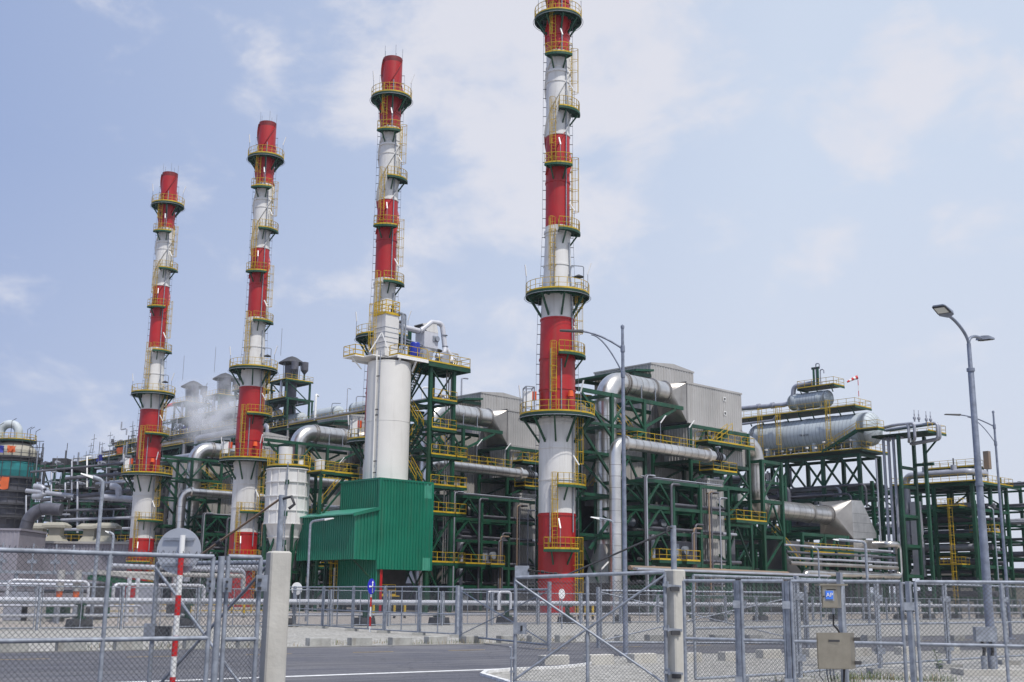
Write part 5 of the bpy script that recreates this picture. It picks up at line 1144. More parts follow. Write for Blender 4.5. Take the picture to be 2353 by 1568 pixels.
k.tube(bend([(VC[0] + .5, VC[1] - .5, 30), (VC[0] + .5, VC[1] - .5, 33.4), (VC[0] - 2.9, VC[1] - .5, 33.4), (VC[0] - 3.3, VC[1] - .5, 25)], 1.69, 9), .8, tankw, n=20); k.build('pipe_arch', R); k = MB()
k.lathe(VC, [(4.75, 23.0), (4.95, 24.2), (4.8, 25.8), (4.65, 25.8), (4.8, 24.2), (4.6, 23.0)], netg, 30); k.build('netting', R)
k = MB()
for j in range(20):
    t = 2 * pi * j / 20; q = (VC[0] + 5.1 * cos(t), VC[1] + 5.1 * sin(t)); k.tube([(q[0], q[1], 8), (q[0], q[1], 28.2 + (j % 3))], .06, dgrey, n=4, smooth=False)
for z in (9, 11, 13, 15, 17, 19, 21.5, 26, 27.5): k.tube([(VC[0] + 5.1 * cos(2 * pi * j / 16), VC[1] + 5.1 * sin(2 * pi * j / 16), z) for j in range(17)], .06, dgrey, n=4, smooth=False)
for z in (25, 26.2, 27.4, 28.6, 29.8): k.tube([(VC[0] + 4, VC[1] - 3, z), (VC[0] + 6.6, VC[1] - 3, z)], .06, dgrey, n=4, smooth=False)
for j in range(5): k.tube([(VC[0] + 4 + j * .6, VC[1] - 3, 22), (VC[0] + 4 + j * .6, VC[1] - 3, 30.6 - j * .3)], .06, dgrey, n=4, smooth=False)
k.build('scaffold', R); k = MB()
for j in range(7):
    t = 2 * pi * j / 7 + .3; q = (VC[0] + 3.4 * cos(t), VC[1] + 3.4 * sin(t)); k.tube([(q[0], q[1], 30.4), (q[0], q[1], 32.2 + (j % 3) * .7), (q[0] + .8, q[1], 32.7 + (j % 3) * .7)], .06, dgrey, n=5)
k.build('mast', R)
for i, (dx, z, m, w_, h_) in enumerate(((-1.6, 28.0, tarpb, 3.2, 1.3), (1.4, 28.0, tarpo, 1.5, 1.2), (-.2, 21.6, tarpo, 3.4, 2.3))):
    o = thing('tarpaulin', ['blue sheet hanging on the dome of the reactor vessel', 'small orange sheet beside the blue one on the reactor dome', 'big crumpled orange sheet on the reactor vessel below the teal netting'][i], 'tarpaulin', (VC[0] + dx, VC[1] - 5, z)); k = MB(); nn = 7
    vs = [(VC[0] + dx + w_ * (p / nn - .5) + rb.uniform(-.1, .1), VC[1] - 5.2 + rb.uniform(-.2, .2), z + h_ * (q / 4 - .5) + rb.uniform(-.12, .12)) for q in range(5) for p in range(nn + 1)]; vs += [(v[0], v[1] + .1, v[2]) for v in vs]; hh_ = 5 * (nn + 1)
    k.add(vs, [(q * (nn + 1) + p, q * (nn + 1) + p + 1, (q + 1) * (nn + 1) + p + 1, (q + 1) * (nn + 1) + p) for q in range(4) for p in range(nn)] + [(hh_ + q * (nn + 1) + p, hh_ + (q + 1) * (nn + 1) + p, hh_ + (q + 1) * (nn + 1) + p + 1, hh_ + q * (nn + 1) + p + 1) for q in range(4) for p in range(nn)], m, True); k.build('sheet', o)
# steel clutter between the reactor and the leftmost chimney
R = thing('scaffold_bay', 'dark crowded steel framework between the reactor vessel and the leftmost chimney', 'steel frame', (V3((-76.10, 215.00, 2.58)).x, 215, 0))
xs = [-84.745, -83.001, -81.098, -78.086, -74.597, -71.583, -68.411, -65.239]
for x in xs:
    for y in (208, 222): k = MB(); k.beam((x, y, 0), (x, y, 24), .36, .36, green if rb.random() < .6 else dgrey); k.build('column', R)
for z in (5, 8.5, 12, 14.5, 17, 20, 23.6):
    for y in (208, 222): k = MB(); k.beam((xs[0], y, z), (xs[-1], y, z), .22, .4, green if z in (12, 17, 23.6) else dgrey); k.build('beam', R)
for i in range(len(xs) - 1):
    k = MB(); k.beam((xs[i], 207.9, 12 if i % 2 else 17), (xs[i + 1], 207.9, 17 if i % 2 else 12), .2, .2, green); k.build('brace', R); k = MB(); k.beam((xs[i], 207.9, 5 if i % 2 else 12), (xs[i + 1], 207.9, 12 if i % 2 else 5), .2, .2, dgrey); k.build('brace', R)
k = MB(); k.box(xs[0], xs[-1], 223, 224, 0, 22, dgrey); k.build('dark_backing', R)  # dark sheet added behind the bay to shut out the sky
for i, (p0, p1, r, m) in enumerate((((-79.65, 206.00, 18.17), (-66.24, 206.00, 17.71), .45, pipew), ((-74.50, 205.70, 8.81), (-65.84, 205.70, 9.12), .42, piped), ((-82.01, 205.40, 17.34), (-66.55, 205.40, 19.17), .35, piped), ((-84.71, 205.10, 18.95), (-76.26, 205.10, 18.13), .4, pipew), ((-78.04, 204.80, 13.95), (-65.98, 204.80, 14.45), .25, pipew), ((-81.09, 204.50, 15.39), (-66.76, 204.50, 15.92), .2, piped), ((-79.16, 204.20, 12.18), (-63.39, 204.20, 12.65), .25, pipew), ((-83.78, 203.90, 22.10), (-64.20, 203.90, 24.22), .2, piped), ((-77.49, 203.60, 21.00), (-63.96, 203.60, 22.29), .3, piped), ((-72.01, 203.30, 20.13), (-63.74, 203.30, 20.75), .25, pipew))):
    o = thing('pipe', 'level pipe in the crowded steelwork left of the leftmost chimney', 'pipe', p0, 'pipes left of the leftmost chimney'); k = MB(); k.tube([p0, p1], r, m, n=10); k.build('tube', o)
for i, (p0, p1, p2, r, m) in enumerate((((-79.57, 205.00, 11.70), (-80.57, 205.00, 22.25), (-80.28, 206.00, 22.36), .16, pipew), ((-76.54, 205.00, 17.36), (-77.16, 205.00, 24.20), (-76.85, 206.00, 24.32), .16, pipew), ((-75.04, 205.00, 11.75), (-75.93, 205.00, 21.54), (-75.61, 206.00, 21.64), .2, pipew), ((-74.08, 205.00, 19.66), (-74.55, 205.00, 25.00), (-74.23, 206.00, 25.12), .14, wht), ((-70.66, 205.00, 19.70), (-70.95, 205.00, 23.12), (-70.60, 206.00, 23.23), .12, wht), ((-69.38, 205.00, 19.86), (-69.59, 205.00, 22.37), (-69.24, 206.00, 22.48), .1, pipew), ((-77.71, 205.00, 17.73), (-77.96, 205.00, 20.38), (-77.65, 206.00, 20.48), .18, pipew), ((-83.94, 205.00, 11.65), (-84.58, 205.00, 18.03), (-84.31, 206.00, 18.12), .15, pipew), ((-67.29, 205.00, 20.49), (-67.48, 205.00, 22.78), (-67.12, 206.00, 22.89), .14, wht))):
    o = thing('pipe', 'upright pipe in the crowded steelwork left of the leftmost chimney', 'pipe', p0, 'upright pipes left of the leftmost chimney'); k = MB(); k.tube([p0, p1, p2], r, m, n=8); k.build('tube', o)
o = thing('elbow_duct', 'fat dull grey duct bending down beside the roof ventilators', 'duct', V3((-77.80, 190.00, 10.92))); k = MB(); k.tube(bend([V3((-72.48, 190.00, 14.66)), V3((-77.37, 190.00, 15.03)), V3((-78.40, 190.00, 8.5))], 3.0, 9), 1.0, piped, n=20); k.build('tube', o); k = MB()
q = bend([V3((-72.48, 190.00, 14.66)), V3((-77.37, 190.00, 15.03)), V3((-78.40, 190.00, 8.5))], 3.0, 9)
flange(k, q[3], (q[4] - q[3]).normalized(), 1.0, dgrey, .12, .05); flange(k, q[9], (q[10] - q[9]).normalized(), 1.0, dgrey, .12, .05); k.build('flange', o)
o = thing('pipe', 'white pipe hooking downward beside the reactor vessel', 'pipe', V3((-80.07, 200.00, 19.14))); k = MB(); k.tube(bend([V3((-81.34, 200.00, 19.27)), V3((-79.62, 200.00, 19.14)), V3((-79.48, 200.00, 17.67)), V3((-81.39, 200.00, 17.50))], .8, 5), .5, pipew, n=12); k.build('tube', o)
o = thing('pipe', 'white pipe tee standing left of the leftmost chimney', 'pipe', V3((-64.92, 195.00, 17.40))); k = MB(); k.tube(bend([V3((-66.57, 195.00, 18.97)), V3((-65.20, 195.00, 18.98)), V3((-65.03, 195.00, 17.04))], .8, 5), .55, pipew, n=12); k.tube([V3((-67.72, 195.00, 17.16)), V3((-62.63, 195.00, 16.85))], .55, pipew, n=12); k.build('tube', o)
for i in range(60):  # dark boxes added to stand for the shaded depth of the bay
    x = rb.uniform(xs[0], xs[-1]); z = rb.choice((5, 8.5, 12, 14.5, 17, 20, 23.6)); w_ = rb.uniform(.8, 3); h = rb.uniform(.8, 2.2)
    o = thing('machine_or_filler_box', 'dark filler box shading the crowded steelwork left of the leftmost chimney', 'machine', (x, 212, z), 'dark filler boxes left of the leftmost chimney'); k = MB(); k.box(x, x + w_, 210 + rb.random() * 5, 219, z, z + h, rb.choice((dgrey, piped, greend, dgrey, corrd))); k.tube([(x + w_ / 2, 209, z + h / 2), (x + w_ / 2, 211, z + h / 2)], .3, rb.choice((piped, pipew)), n=8); k.build('casing', o)
for i in range(120):
    x = rb.uniform(xs[0], xs[-1]); z = rb.uniform(4, 25); ln = rb.uniform(1, 5); y = rb.uniform(204, 210); r = rb.choice((.06, .06, .1, .16))
    if i % 2: FAR.tube([(x, y, z), (x + ln, y, z + rb.choice((0, 0, 0, .4)))], r, rb.choice((galv, pipew, piped, dgrey)), n=5)
    else: FAR.tube([(x, y, z), (x, y, z + ln)], r, rb.choice((galv, dgrey, piped, pipew)), n=5)
# ---- shed with roof ventilators
SD = 192
R = thing('shed', 'long low lilac-grey corrugated shed with a pale flat roof', 'building', (-70.447, SD, 0)); k = MB()
xl, xr = -86.830, -57.798; zt_ = 9.385
k.corr((xl, SD), (xr, SD), 0, zt_, shed, .5, .08, (0, -1)); k.box(xl, xr, SD + .01, SD + 16, 0, zt_ - .05, shed); k.build('wall', R); k = MB(); k.hexa([(xl - .2, SD - .35, zt_), (xr, SD - .35, zt_), (xr, SD + 16, zt_ + .5), (xl - .2, SD + 16, zt_ + .5), (xl - .2, SD - .35, zt_ + .35), (xr, SD - .35, zt_ + .35), (xr, SD + 16, zt_ + .9), (xl - .2, SD + 16, zt_ + .9)], corr); k.build('roof', R)
k = MB(); rail(k, [(xl, SD + 10, zt_ + .75), (xr, SD + 10, zt_ + .75)], 1.15, r=.06, toe=False); k.build('railing', R)
R = thing('annex', 'taller lilac-grey shed end at the left edge, above the fence', 'building', (-75.133, 176, 0)); k = MB(); x0, x1 = -79.734, -73.007; k.corr((x0, 176), (x1, 176), 0, 10.6, shed, .6, .06, (0, -1)); k.box(x0, x1, 176.01, 186, 0, 10.55, shed); k.build('wall', R); k = MB(); k.box(x0, x1 + .2, 175.8, 186, 10.6, 10.9, shed); k.build('roof', R)
for i, p in enumerate(((-79.33, 199.00, 10.30), (-75.25, 196.00, 10.20), (-70.62, 199.00, 10.39), (-66.89, 196.00, 10.29))):
    p = V3(p); o = thing('roof_ventilator', ['leftmost', 'second', 'third', 'rightmost'][i] + ' of the four mushroom-shaped vents on the shed roof', 'roof vent', (p.x, p.y, zt_ + .4), 'mushroom vents on the shed roof'); k = MB(); z = zt_ + .5
    k.box(p.x - .95, p.x + .95, p.y - .9, p.y + .9, z, z + 2.2, cream); k.hexa([(p.x - 1.7, p.y - 1.3, z), (p.x + 1.7, p.y - 1.3, z), (p.x + 1.7, p.y + 1.3, z), (p.x - 1.7, p.y + 1.3, z), (p.x - 1, p.y - .95, z + .9), (p.x + 1, p.y - .95, z + .9), (p.x + 1, p.y + .95, z + .9), (p.x - 1, p.y + .95, z + .9)], cream); k.build('neck', o); k = MB()
    k.hexa([(p.x - 1.95, p.y - 1.5, z + 2.2), (p.x + 1.95, p.y - 1.5, z + 2.2), (p.x + 1.95, p.y + 1.5, z + 2.2), (p.x - 1.95, p.y + 1.5, z + 2.2), (p.x - 1.95, p.y - 1.5, z + 2.6), (p.x + 1.95, p.y - 1.5, z + 2.6), (p.x + 1.95, p.y + 1.5, z + 2.6), (p.x - 1.95, p.y + 1.5, z + 2.6)], cream); k.hexa([(p.x - 1.95, p.y - 1.5, z + 2.6), (p.x + 1.95, p.y - 1.5, z + 2.6), (p.x + 1.95, p.y + 1.5, z + 2.6), (p.x - 1.95, p.y + 1.5, z + 2.6), (p.x - 1.3, p.y - 1, z + 3.1), (p.x + 1.3, p.y - 1, z + 3.1), (p.x + 1.3, p.y + 1, z + 3.1), (p.x - 1.3, p.y + 1, z + 3.1)], cream); k.build('cap', o)
# ---- steam
def steam(name, label, pts, dens, sd):
    m = bpy.data.materials.new(name); m.use_nodes = True; nt = m.node_tree; N = nt.nodes; L = nt.links
    N.remove(N['Principled BSDF']); v = N.new('ShaderNodeVolumePrincipled'); v.inputs['Color'].default_value = (.96, .97, 1, 1); v.inputs['Anisotropy'].default_value = .2
    g = N.new('ShaderNodeNewGeometry'); nz = N.new('ShaderNodeTexNoise'); nz.inputs['Scale'].default_value = sd; nz.inputs['Detail'].default_value = 4; L.new(g.outputs['Position'], nz.inputs['Vector'])
    tc = N.new('ShaderNodeTexCoord'); sub = N.new('ShaderNodeVectorMath'); sub.operation = 'SUBTRACT'; sub.inputs[1].default_value = (.5, .5, .5); L.new(tc.outputs['Generated'], sub.inputs[0]); ln = N.new('ShaderNodeVectorMath'); ln.operation = 'LENGTH'; L.new(sub.outputs[0], ln.inputs[0])
    fo = N.new('ShaderNodeMapRange'); fo.inputs[1].default_value = .1; fo.inputs[2].default_value = .5; fo.inputs[3].default_value = 1; fo.inputs[4].default_value = 0; L.new(ln.outputs['Value'], fo.inputs[0])
    mr = N.new('ShaderNodeMapRange'); mr.inputs[1].default_value = .42; mr.inputs[2].default_value = .68; mr.inputs[3].default_value = 0; mr.inputs[4].default_value = dens; L.new(nz.outputs[0], mr.inputs[0])
    mu = N.new('ShaderNodeMath'); mu.operation = 'MULTIPLY'; L.new(mr.outputs[0], mu.inputs[0]); L.new(fo.outputs[0], mu.inputs[1]); L.new(mu.outputs[0], v.inputs['Density']); L.new(v.outputs[0], N['Material Output'].inputs['Volume'])
    p, s = pts; k = MB(); k.lathe((p[0], p[1], p[2]), [(s[0] * sin(pi * j / 12), -s[1] * cos(pi * j / 12)) for j in range(13)], m, 20); o = k.build(name); tag(o, label, 'steam', kind='stuff')
steam('steam', 'pale steam drifting round the roofed process towers', (V3((-58.49, 232.00, 36.66)), (8.0, 9.0)), .42, .30)
steam('steam', 'thin pale steam left of the second chimney from the left', (V3((-66.62, 240.00, 38.71)), (7.0, 7.5)), .34, .30)

hm = bpy.data.materials.new('haze_air'); hm.use_nodes = True; hn = hm.node_tree.nodes; hn.remove(hn['Principled BSDF']); hv = hn.new('ShaderNodeVolumePrincipled'); hv.inputs['Color'].default_value = (.80, .86, 1, 1); hv.inputs['Density'].default_value = .00011; hv.inputs['Anisotropy'].default_value = .3
hm.node_tree.links.new(hv.outputs[0], hn['Material Output'].inputs['Volume'])
k = MB(); k.box(-3200, 3200, -220, 6100, -1, 90, hm); o = k.build('haze'); tag(o, kind='stuff')
# ================================================================ fences, gates, blocks, lamps and signs in front
def chain(mb, p, q, z0, z1, pitch=.072, w=.0052, m=None):
    m = m or galvw; p, q = V3((p[0], p[1], 0)), V3((q[0], q[1], 0)); d = q - p; ln = d.length; d.normalize(); nrm = V3((d.y, -d.x, 0)); h = z1 - z0
    def P_(s, t): return p + d * s + V3((0, 0, z0 + t))
    k = int((ln + h) / pitch) + 1; hw = w / 2
    for sg in (1, -1):
        for i in range(1, k):
            c = i * pitch                            # s + t = c, or its mirror
            s0 = max(0, c - h); t0 = c - s0; s1 = min(ln, c); t1 = c - s1
            if s1 - s0 < .01: continue
            if sg < 0: s0, s1 = ln - s0, ln - s1
            A, B = P_(s0, t0), P_(s1, t1); u = (B - A).normalized(); v = u.cross(nrm) * hw; n_ = nrm * hw * sg
            o = nrm * (hw * .9 * sg)
            mb.add([A - v + o, A + n_ + o, A + v + o, B - v + o, B + n_ + o, B + v + o], [(0, 1, 4, 3), (1, 2, 5, 4), (2, 0, 3, 5)], m)
def panel(root, p, q, z0, z1, r=.024, mid=None, inner=(), name='panel_frame', pitch=.072, wire=.0052, ends=True, bot=True, m=None, brace=None, gap=0.0, topr=None, ztop2=None, n=8):
    m = m or galv; p, q = V3((p[0], p[1], 0)), V3((q[0], q[1], 0)); d = (q - p).normalized(); p = p + d * gap; q = q - d * gap; up = V3((0, 0, 1)); z1q = ztop2 or z1
    k = MB(); k.tube([p + up * z1, q + up * z1q], topr or r, m, n=n)
    if bot: k.tube([p + up * z0, q + up * z0], r, m, n=n)
    if ends: k.tube([p + up * z0, p + up * z1], r, m, n=n); k.tube([q + up * z0, q + up * z1q], r, m, n=n)
    if mid:
        for zz in (mid if isinstance(mid, (tuple, list)) else [mid]): k.tube([p + up * zz, q + up * zz], r * .95, m, n=n)
    for f in inner: a = p + (q - p) * f; k.tube([a + up * z0, a + up * (z1 + (z1q - z1) * f)], r * .95, m, n=n)
    if brace == 'X':
        off = V3((d.y, -d.x, 0)) * r * .8
        k.tube([p + up * (z1 - .06) + off, q + up * (z0 + .06) + off], r * .62, m, n=n); k.tube([p + up * (z0 + .06) + off * .9, q + up * (z1q - .06) + off * .9], r * .62, m, n=n)
    o = k.build(name, root); w = MB(); chain(w, p, q, z0 + .02, min(z1, z1q) - .03, pitch, wire); w.build('chain_mesh', o); return o
def post(root, p, z, w=.07, sq=True, cap=True, base=0, m=None):
    k = MB()
    if sq: k.beam((p[0], p[1], 0), (p[0], p[1], z), w, w, m or galv)
    else: k.tube([(p[0], p[1], 0), (p[0], p[1], z)], w / 2, m or galv, n=12)
    k.build('post', root)
    if base: k = MB(); k.box(p[0] - base, p[0] + base, p[1] - base, p[1] + base, 0, .12, concd); k.build('footing', root)
def barbs(k, p, q, z, n):
    p, q = V3((p[0], p[1], z)), V3((q[0], q[1], z))
    for i in range(n):
        a = p + (q - p) * ((i + rnd.random()) / n); k.beam(a, a + V3((rnd.uniform(-.04, .04), rnd.uniform(-.02, .02), .05)), .005, .005, galvw)
# near left fence
FL0, FL1 = (-6.43, 14.10), (-4.02, 16.10)
R = thing('chain_link_fence', 'nearest chain-link fence panel at the lower left, in front of the round sign', 'fence', FL0 + (0,))
o = panel(R, FL0, FL1, .03, 2.19, r=.031, mid=1.12, inner=(.545,), wire=.0056); k = MB(); barbs(k, FL0, FL1, 2.2, 90); k.build('wire_ends', o)
pp = (-3.92, 16.15); post(R, pp, 2.2, .09, False)
R = thing('chain_link_fence', 'narrow chain-link panel between the thick post and the left concrete pillar', 'fence', pp + (0,))
FS0, FS1 = (-3.84, 16.20), (-3.46, 16.50)
o = panel(R, FS0, FS1, .03, 2.2, r=.031, mid=1.1, wire=.006); k = MB(); k.box(FS1[0] - .03, FS1[0] + .12, FS1[1] - .09, FS1[1] - .05, 1.74, 1.96, galv); k.box(FS1[0] + .0, FS1[0] + .05, FS1[1] - .13, FS1[1] - .1, 1.76, 1.8, dgrey); k.box(FS1[0] + .0, FS1[0] + .05, FS1[1] - .13, FS1[1] - .1, 1.87, 1.91, dgrey); k.build('bracket', o)
for z in (1.72, .3): 
    for x_ in (pp[0] - .17, pp[0] + .055): k = MB(); k.box(x_, x_ + .115, pp[1] - .06, pp[1] - .03, z, z + .19, galv); k.tube([(x_ + .055, pp[1] - .09, z + .05), (x_ + .055, pp[1] - .03, z + .05)], .016, dgrey); k.tube([(x_ + .055, pp[1] - .09, z + .14), (x_ + .055, pp[1] - .03, z + .14)], .016, dgrey); k.build('clamp_plate', R)
# concrete pillars with stay posts
def pillar(label, x, y, w, h, rot, tube_h, tr, cl):
    R = thing('gate_pillar', label, 'pillar', (x, y, 0)); k = MB(); c_, s_ = cos(rot), sin(rot); e = .025; hw = w / 2
    prof = [(hw, 0), (hw, h - e), (hw - e, h)]
    def ring(q, z): return [(x + a * c_ - b * s_, y + a * s_ + b * c_, z) for a, b in ((-q + e, -q), (q - e, -q), (q, -q + e), (q, q - e), (q - e, q), (-q + e, q), (-q, q - e), (-q, -q + e))]
    vs = ring(hw, 0) + ring(hw, h - e) + ring(hw - e, h)
    k.add(vs, [(i + 8 * j, (i + 1) % 8 + 8 * j, (i + 1) % 8 + 8 * (j + 1), i + 8 * (j + 1)) for j in range(2) for i in range(8)] + [tuple(range(16, 24))], conc); k.build('shaft', R)
    k = MB(); k.tube([(x, y, h - .02), (x, y, tube_h)], tr, galv, n=14); o = k.build('stay_post', R)
    k = MB(); k.tube([(x, y, tube_h - .06), (x + cl, y - .12, tube_h - .03), (x + cl * 1.3, y - .12, tube_h - .14), (x + cl * .8, y - .1, tube_h - .2)], .022, dgrey, n=6); k.build('clamp', o)
    return R
PL = (-3.29, 16.90); PR = (3.13, 22.60)
pl_ = pillar('taller-looking square concrete pillar left of the open driveway', PL[0], PL[1], .30, 2.3, radians(26), 3.1, .042, .16)
pr_ = pillar('square concrete pillar carrying the hinges of the right X-braced gate', PR[0], PR[1], .32, 2.24, radians(38), 3.07, .055, -.12)
# open gate leaves beside the pillars
GL = (-5.51, 18.60)
R = thing('gate', 'X-braced chain-link gate leaf swung open behind the lower-left fence', 'gate', GL + (0,))
panel(R, GL, (PL[0] - .2, PL[1] + .25), .06, 2.15, r=.036, brace='X', wire=.005)
k = MB(); k.box(GL[0] - .12, GL[0] + .05, GL[1] - .07, GL[1] + .03, 1.0, 1.24, galv); k.box(GL[0] + .05, GL[0] + .28, GL[1] - .05, GL[1] + .05, 1.03, 1.2, dgrey); k.build('latch', R)
R = thing('stay_rod', 'rusty stay rod slanting from the left pillar post down to the left gate leaf', 'stay rod', (PL[0], PL[1], 3)); k = MB(); A, B = V3((PL[0] - .03, PL[1], 3.04)), V3((GL[0] + .35, GL[1] - .05, 2.05)); k.tube([A, B], .017, rust, n=6); m_ = A + (B - A) * .56; k.tube([m_, m_ + (B - A) * .04], .035, dgrey, n=8); k.build('rod', R)
GR0 = (0.124, 23.30); GR1 = (PR[0] - .2, PR[1] - .16)
R = thing('gate', 'X-braced chain-link gate leaf hung on the right concrete pillar', 'gate', GR0 + (0,))
o = panel(R, GR0, GR1, .09, 2.07, r=.036, brace='X', wire=.0058, inner=(.49,), ztop2=2.19)
k = MB(); k.box(GR0[0] - .04, GR0[0] + .22, GR0[1] - .06, GR0[1] - .04, 1.0, 1.22, galv); k.box(GR0[0] + .1, GR0[0] + .14, GR0[1] - .075, GR0[1] - .061, 1.06, 1.16, black); k.build('lock_plate', R)
k = MB(); k.box(GR0[0] - .02, GR0[0] + .26, GR0[1] - .03, GR0[1] + .03, 2.08, 2.3, galv); k.build('bracket', R)
k = MB(); k.tube([(GR0[0] - .07, GR0[1] - .04, 0), (GR0[0] - .07, GR0[1] - .04, .75)], .016, galv); k.tube([(GR0[0] - .11, GR0[1] - .04, .75), (GR0[0] - .07, GR0[1] - .04, .75)], .016, galv)
for z in (.3, .55): k.beam((GR0[0] - .1, GR0[1] - .04, z), (GR0[0], GR0[1] - .04, z), .04, .04, galv)
k.build('drop_bolt', R)
for z in (1.9, 1.1, .32):
    k = MB(); k.beam((GR1[0] - .05, GR1[1] - .06, z + .05), (GR1[0] + .3, GR1[1] + .0, z + .02), .07, .05, galv); k.tube([(GR1[0] + .04, GR1[1] - .07, z), (GR1[0] + .04, GR1[1] - .07, z + .12)], .022, galv); k.box(GR1[0] + .1, GR1[0] + .26, GR1[1] - .08, GR1[1] + .02, z - .06, z + .02, dgrey); k.build('hinge', R)
R = thing('stay_rod', 'dark stay rod slanting from the right pillar post to the top of its gate leaf', 'stay rod', (PR[0], PR[1], 3)); k = MB(); A = V3((PR[0] - .06, PR[1], 2.98)); B = V3(GR0 + (2.05,)).lerp(V3(GR1 + (2.1,)), .3) + V3((0, .02, 0)); k.tube([A, B], .02, dgrey, n=6); m_ = A + (B - A) * .13; k.tube([m_, m_ + (B - A) * .06], .04, dgrey, n=8); k.build('rod', R)
R = thing('chain', 'black tensioning chain hooked along the top left of the right gate', 'chain', GR0 + (2.2,)); k = MB(); A = V3((GR0[0] + .24, GR0[1] - .02, 2.22)); B = A + V3((.75, -.15, -.1))
for i in range(9): a_ = A + (B - A) * (i / 9); b_ = A + (B - A) * ((i + .8) / 9); k.tube([a_, b_], .02 + .015 * (i % 3 == 0), black, n=6)
k.build('links', R)
# right near fence, two lines
R = thing('chain_link_fence', 'nearest chain-link fence on the right, passing behind the two metal boxes', 'fence', (3.18, 21.70) + (0,))
F = [(3.18, 21.70), (4.04, 21.30), (4.13, 21.20), (4.81, 20.90), (4.92, 20.80), (6.64, 20.20), (6.85, 20.10), (8.91, 19.50)]
for i, inn in ((0, ()), (2, ()), (4, (.48,)), (6, (.63,))):
    o = panel(R, F[i], F[i + 1], .05, 2.02, r=.031, mid=1.0, inner=inn, wire=.0058)
    k = MB(); barbs(k, F[i], F[i + 1], 2.04, 30); k.build('wire_ends', o)
for p in ((4.09, 21.25), (4.87, 20.85), (6.75, 20.15)):
    post(R, p, 2.03, .078)
    for z in (1.55, .25): k = MB(); k.box(p[0] - .12, p[0] + .12, p[1] - .055, p[1] - .043, z, z + .13, galv); k.build('clamp_plate', R)
R = thing('chain_link_fence', 'second chain-link fence line on the right with concrete post footings', 'fence', (3.61, 23.20) + (0,))
F = [(3.48, 22.90), (6.07, 25.20), (8.92, 29.00), (11.46, 31.40), (13.98, 33.80), (17.31, 36.60)]
for i in range(5):
    panel(R, F[i], F[i + 1], .22, 2.14, r=.028, mid=1.15, wire=.0058, gap=.09); post(R, F[i + 1], 2.2, .085, base=.26); p = F[i + 1]
    for z in (1.7, .45): k = MB(); k.box(p[0] - .13, p[0] + .13, p[1] - .062, p[1] - .048, z, z + .14, galv); k.build('clamp_plate', R)
# fence across the road, stepping down towards the camera
R = thing('chain_link_fence', 'chain-link fence across the road, stepping towards the far gate', 'fence', (-11.75, 65.43) + (0,))
F = [(-14.46, 68.24), (-11.75, 65.43), (-9.74, 62.65), (-7.65, 58.65), (-5.8, 55.80), (-3.99, 53.27), (-2.2, 51.00)]
for i in range(6):
    panel(R, F[i], F[i + 1], .14, 2.1, r=.03, mid=.95, inner=(.5,), wire=.0055, gap=.12, pitch=.085); post(R, F[i + 1], 2.15, .11, base=.3)
for nm, A, B, h, lab in (('far_gate', (-1.87, 46.63), (1.31, 38.87), 1.95, 'X-braced gate leaf standing open across the road, left of the right gate'), ('far_gate', (3.1, 41.61), (10.64, 42.78), 1.95, 'wide X-braced gate leaf across the road, seen through the right fence')):
    R = thing('gate', lab, 'gate', A + (0,)); panel(R, A, B, .2, h, r=.035, brace='X', inner=(.33, .66) if h else (), wire=.0055, gap=.1, pitch=.085); post(R, A, h + .12, .1); post(R, B, h + .25, .13, False)
R = thing('chain_link_fence', 'long low chain-link fence running along the white pipeline', 'fence', Q(40, 54, 0))
F = [Q(a, 54.0) for a in range(2, 176, 4)]
for i in range(len(F) - 1):
    panel(R, F[i], F[i + 1], .1, 1.95, r=.028, mid=1.3, inner=(.5,), wire=.006, gap=.15, pitch=.1, n=5); post(R, F[i + 1], 2.0, .1)
# white pipeline on stub supports
for i, (z, r, m, lab) in enumerate(((1.31, .135, pipew, 'thicker upper white pipe of the ground pipeline behind the fences'), (.62, .075, pipew, 'thinner lower white pipe of the ground pipeline behind the fences'))):
    R = thing('pipeline', lab, 'pipe', Q(60, 55.3, z)); k = MB(); c0 = 55.3 + .25 * i; k.tube([Q(a, c0, z) for a in range(-10, 230, 12)], r * 1.15, pipel, n=14); k.build('tube', R); k = MB()
    if i == 0:
        for a in range(-8, 228, 6): flange(k, Q(a, c0, z), Va, r * 1.15, pipel, .06, .012)
        k.build('joint', R)
for i in range(26):
    a = 19 + 5.6 * i; R = thing('pipe_support', 'squat green stub on a dark block under the white pipeline', 'pipe support', Q(a, 55.4), 'stubs under the white pipeline'); k = MB(); p, q = Q(a, 55.4), Q(a, 55.4); k.beam((p[0], p[1], .45), (p[0], p[1], 1.16), .22, .22, green); k.beam(Q(a, 55.0, 1.13), Q(a, 55.8, 1.13), .2, .08, green); k.beam(Q(a, 55.0, .5), Q(a, 55.9, .5), .2, .08, green); k.build('stub', R); k = MB(); k.hexa([Q(a - .5, 55, 0), Q(a + .5, 55, 0), Q(a + .5, 55.9, 0), Q(a - .5, 55.9, 0), Q(a - .45, 55.05, .45), Q(a + .45, 55.05, .45), Q(a + .45, 55.85, .45), Q(a - .45, 55.85, .45)], dgrey); k.build('block', R)
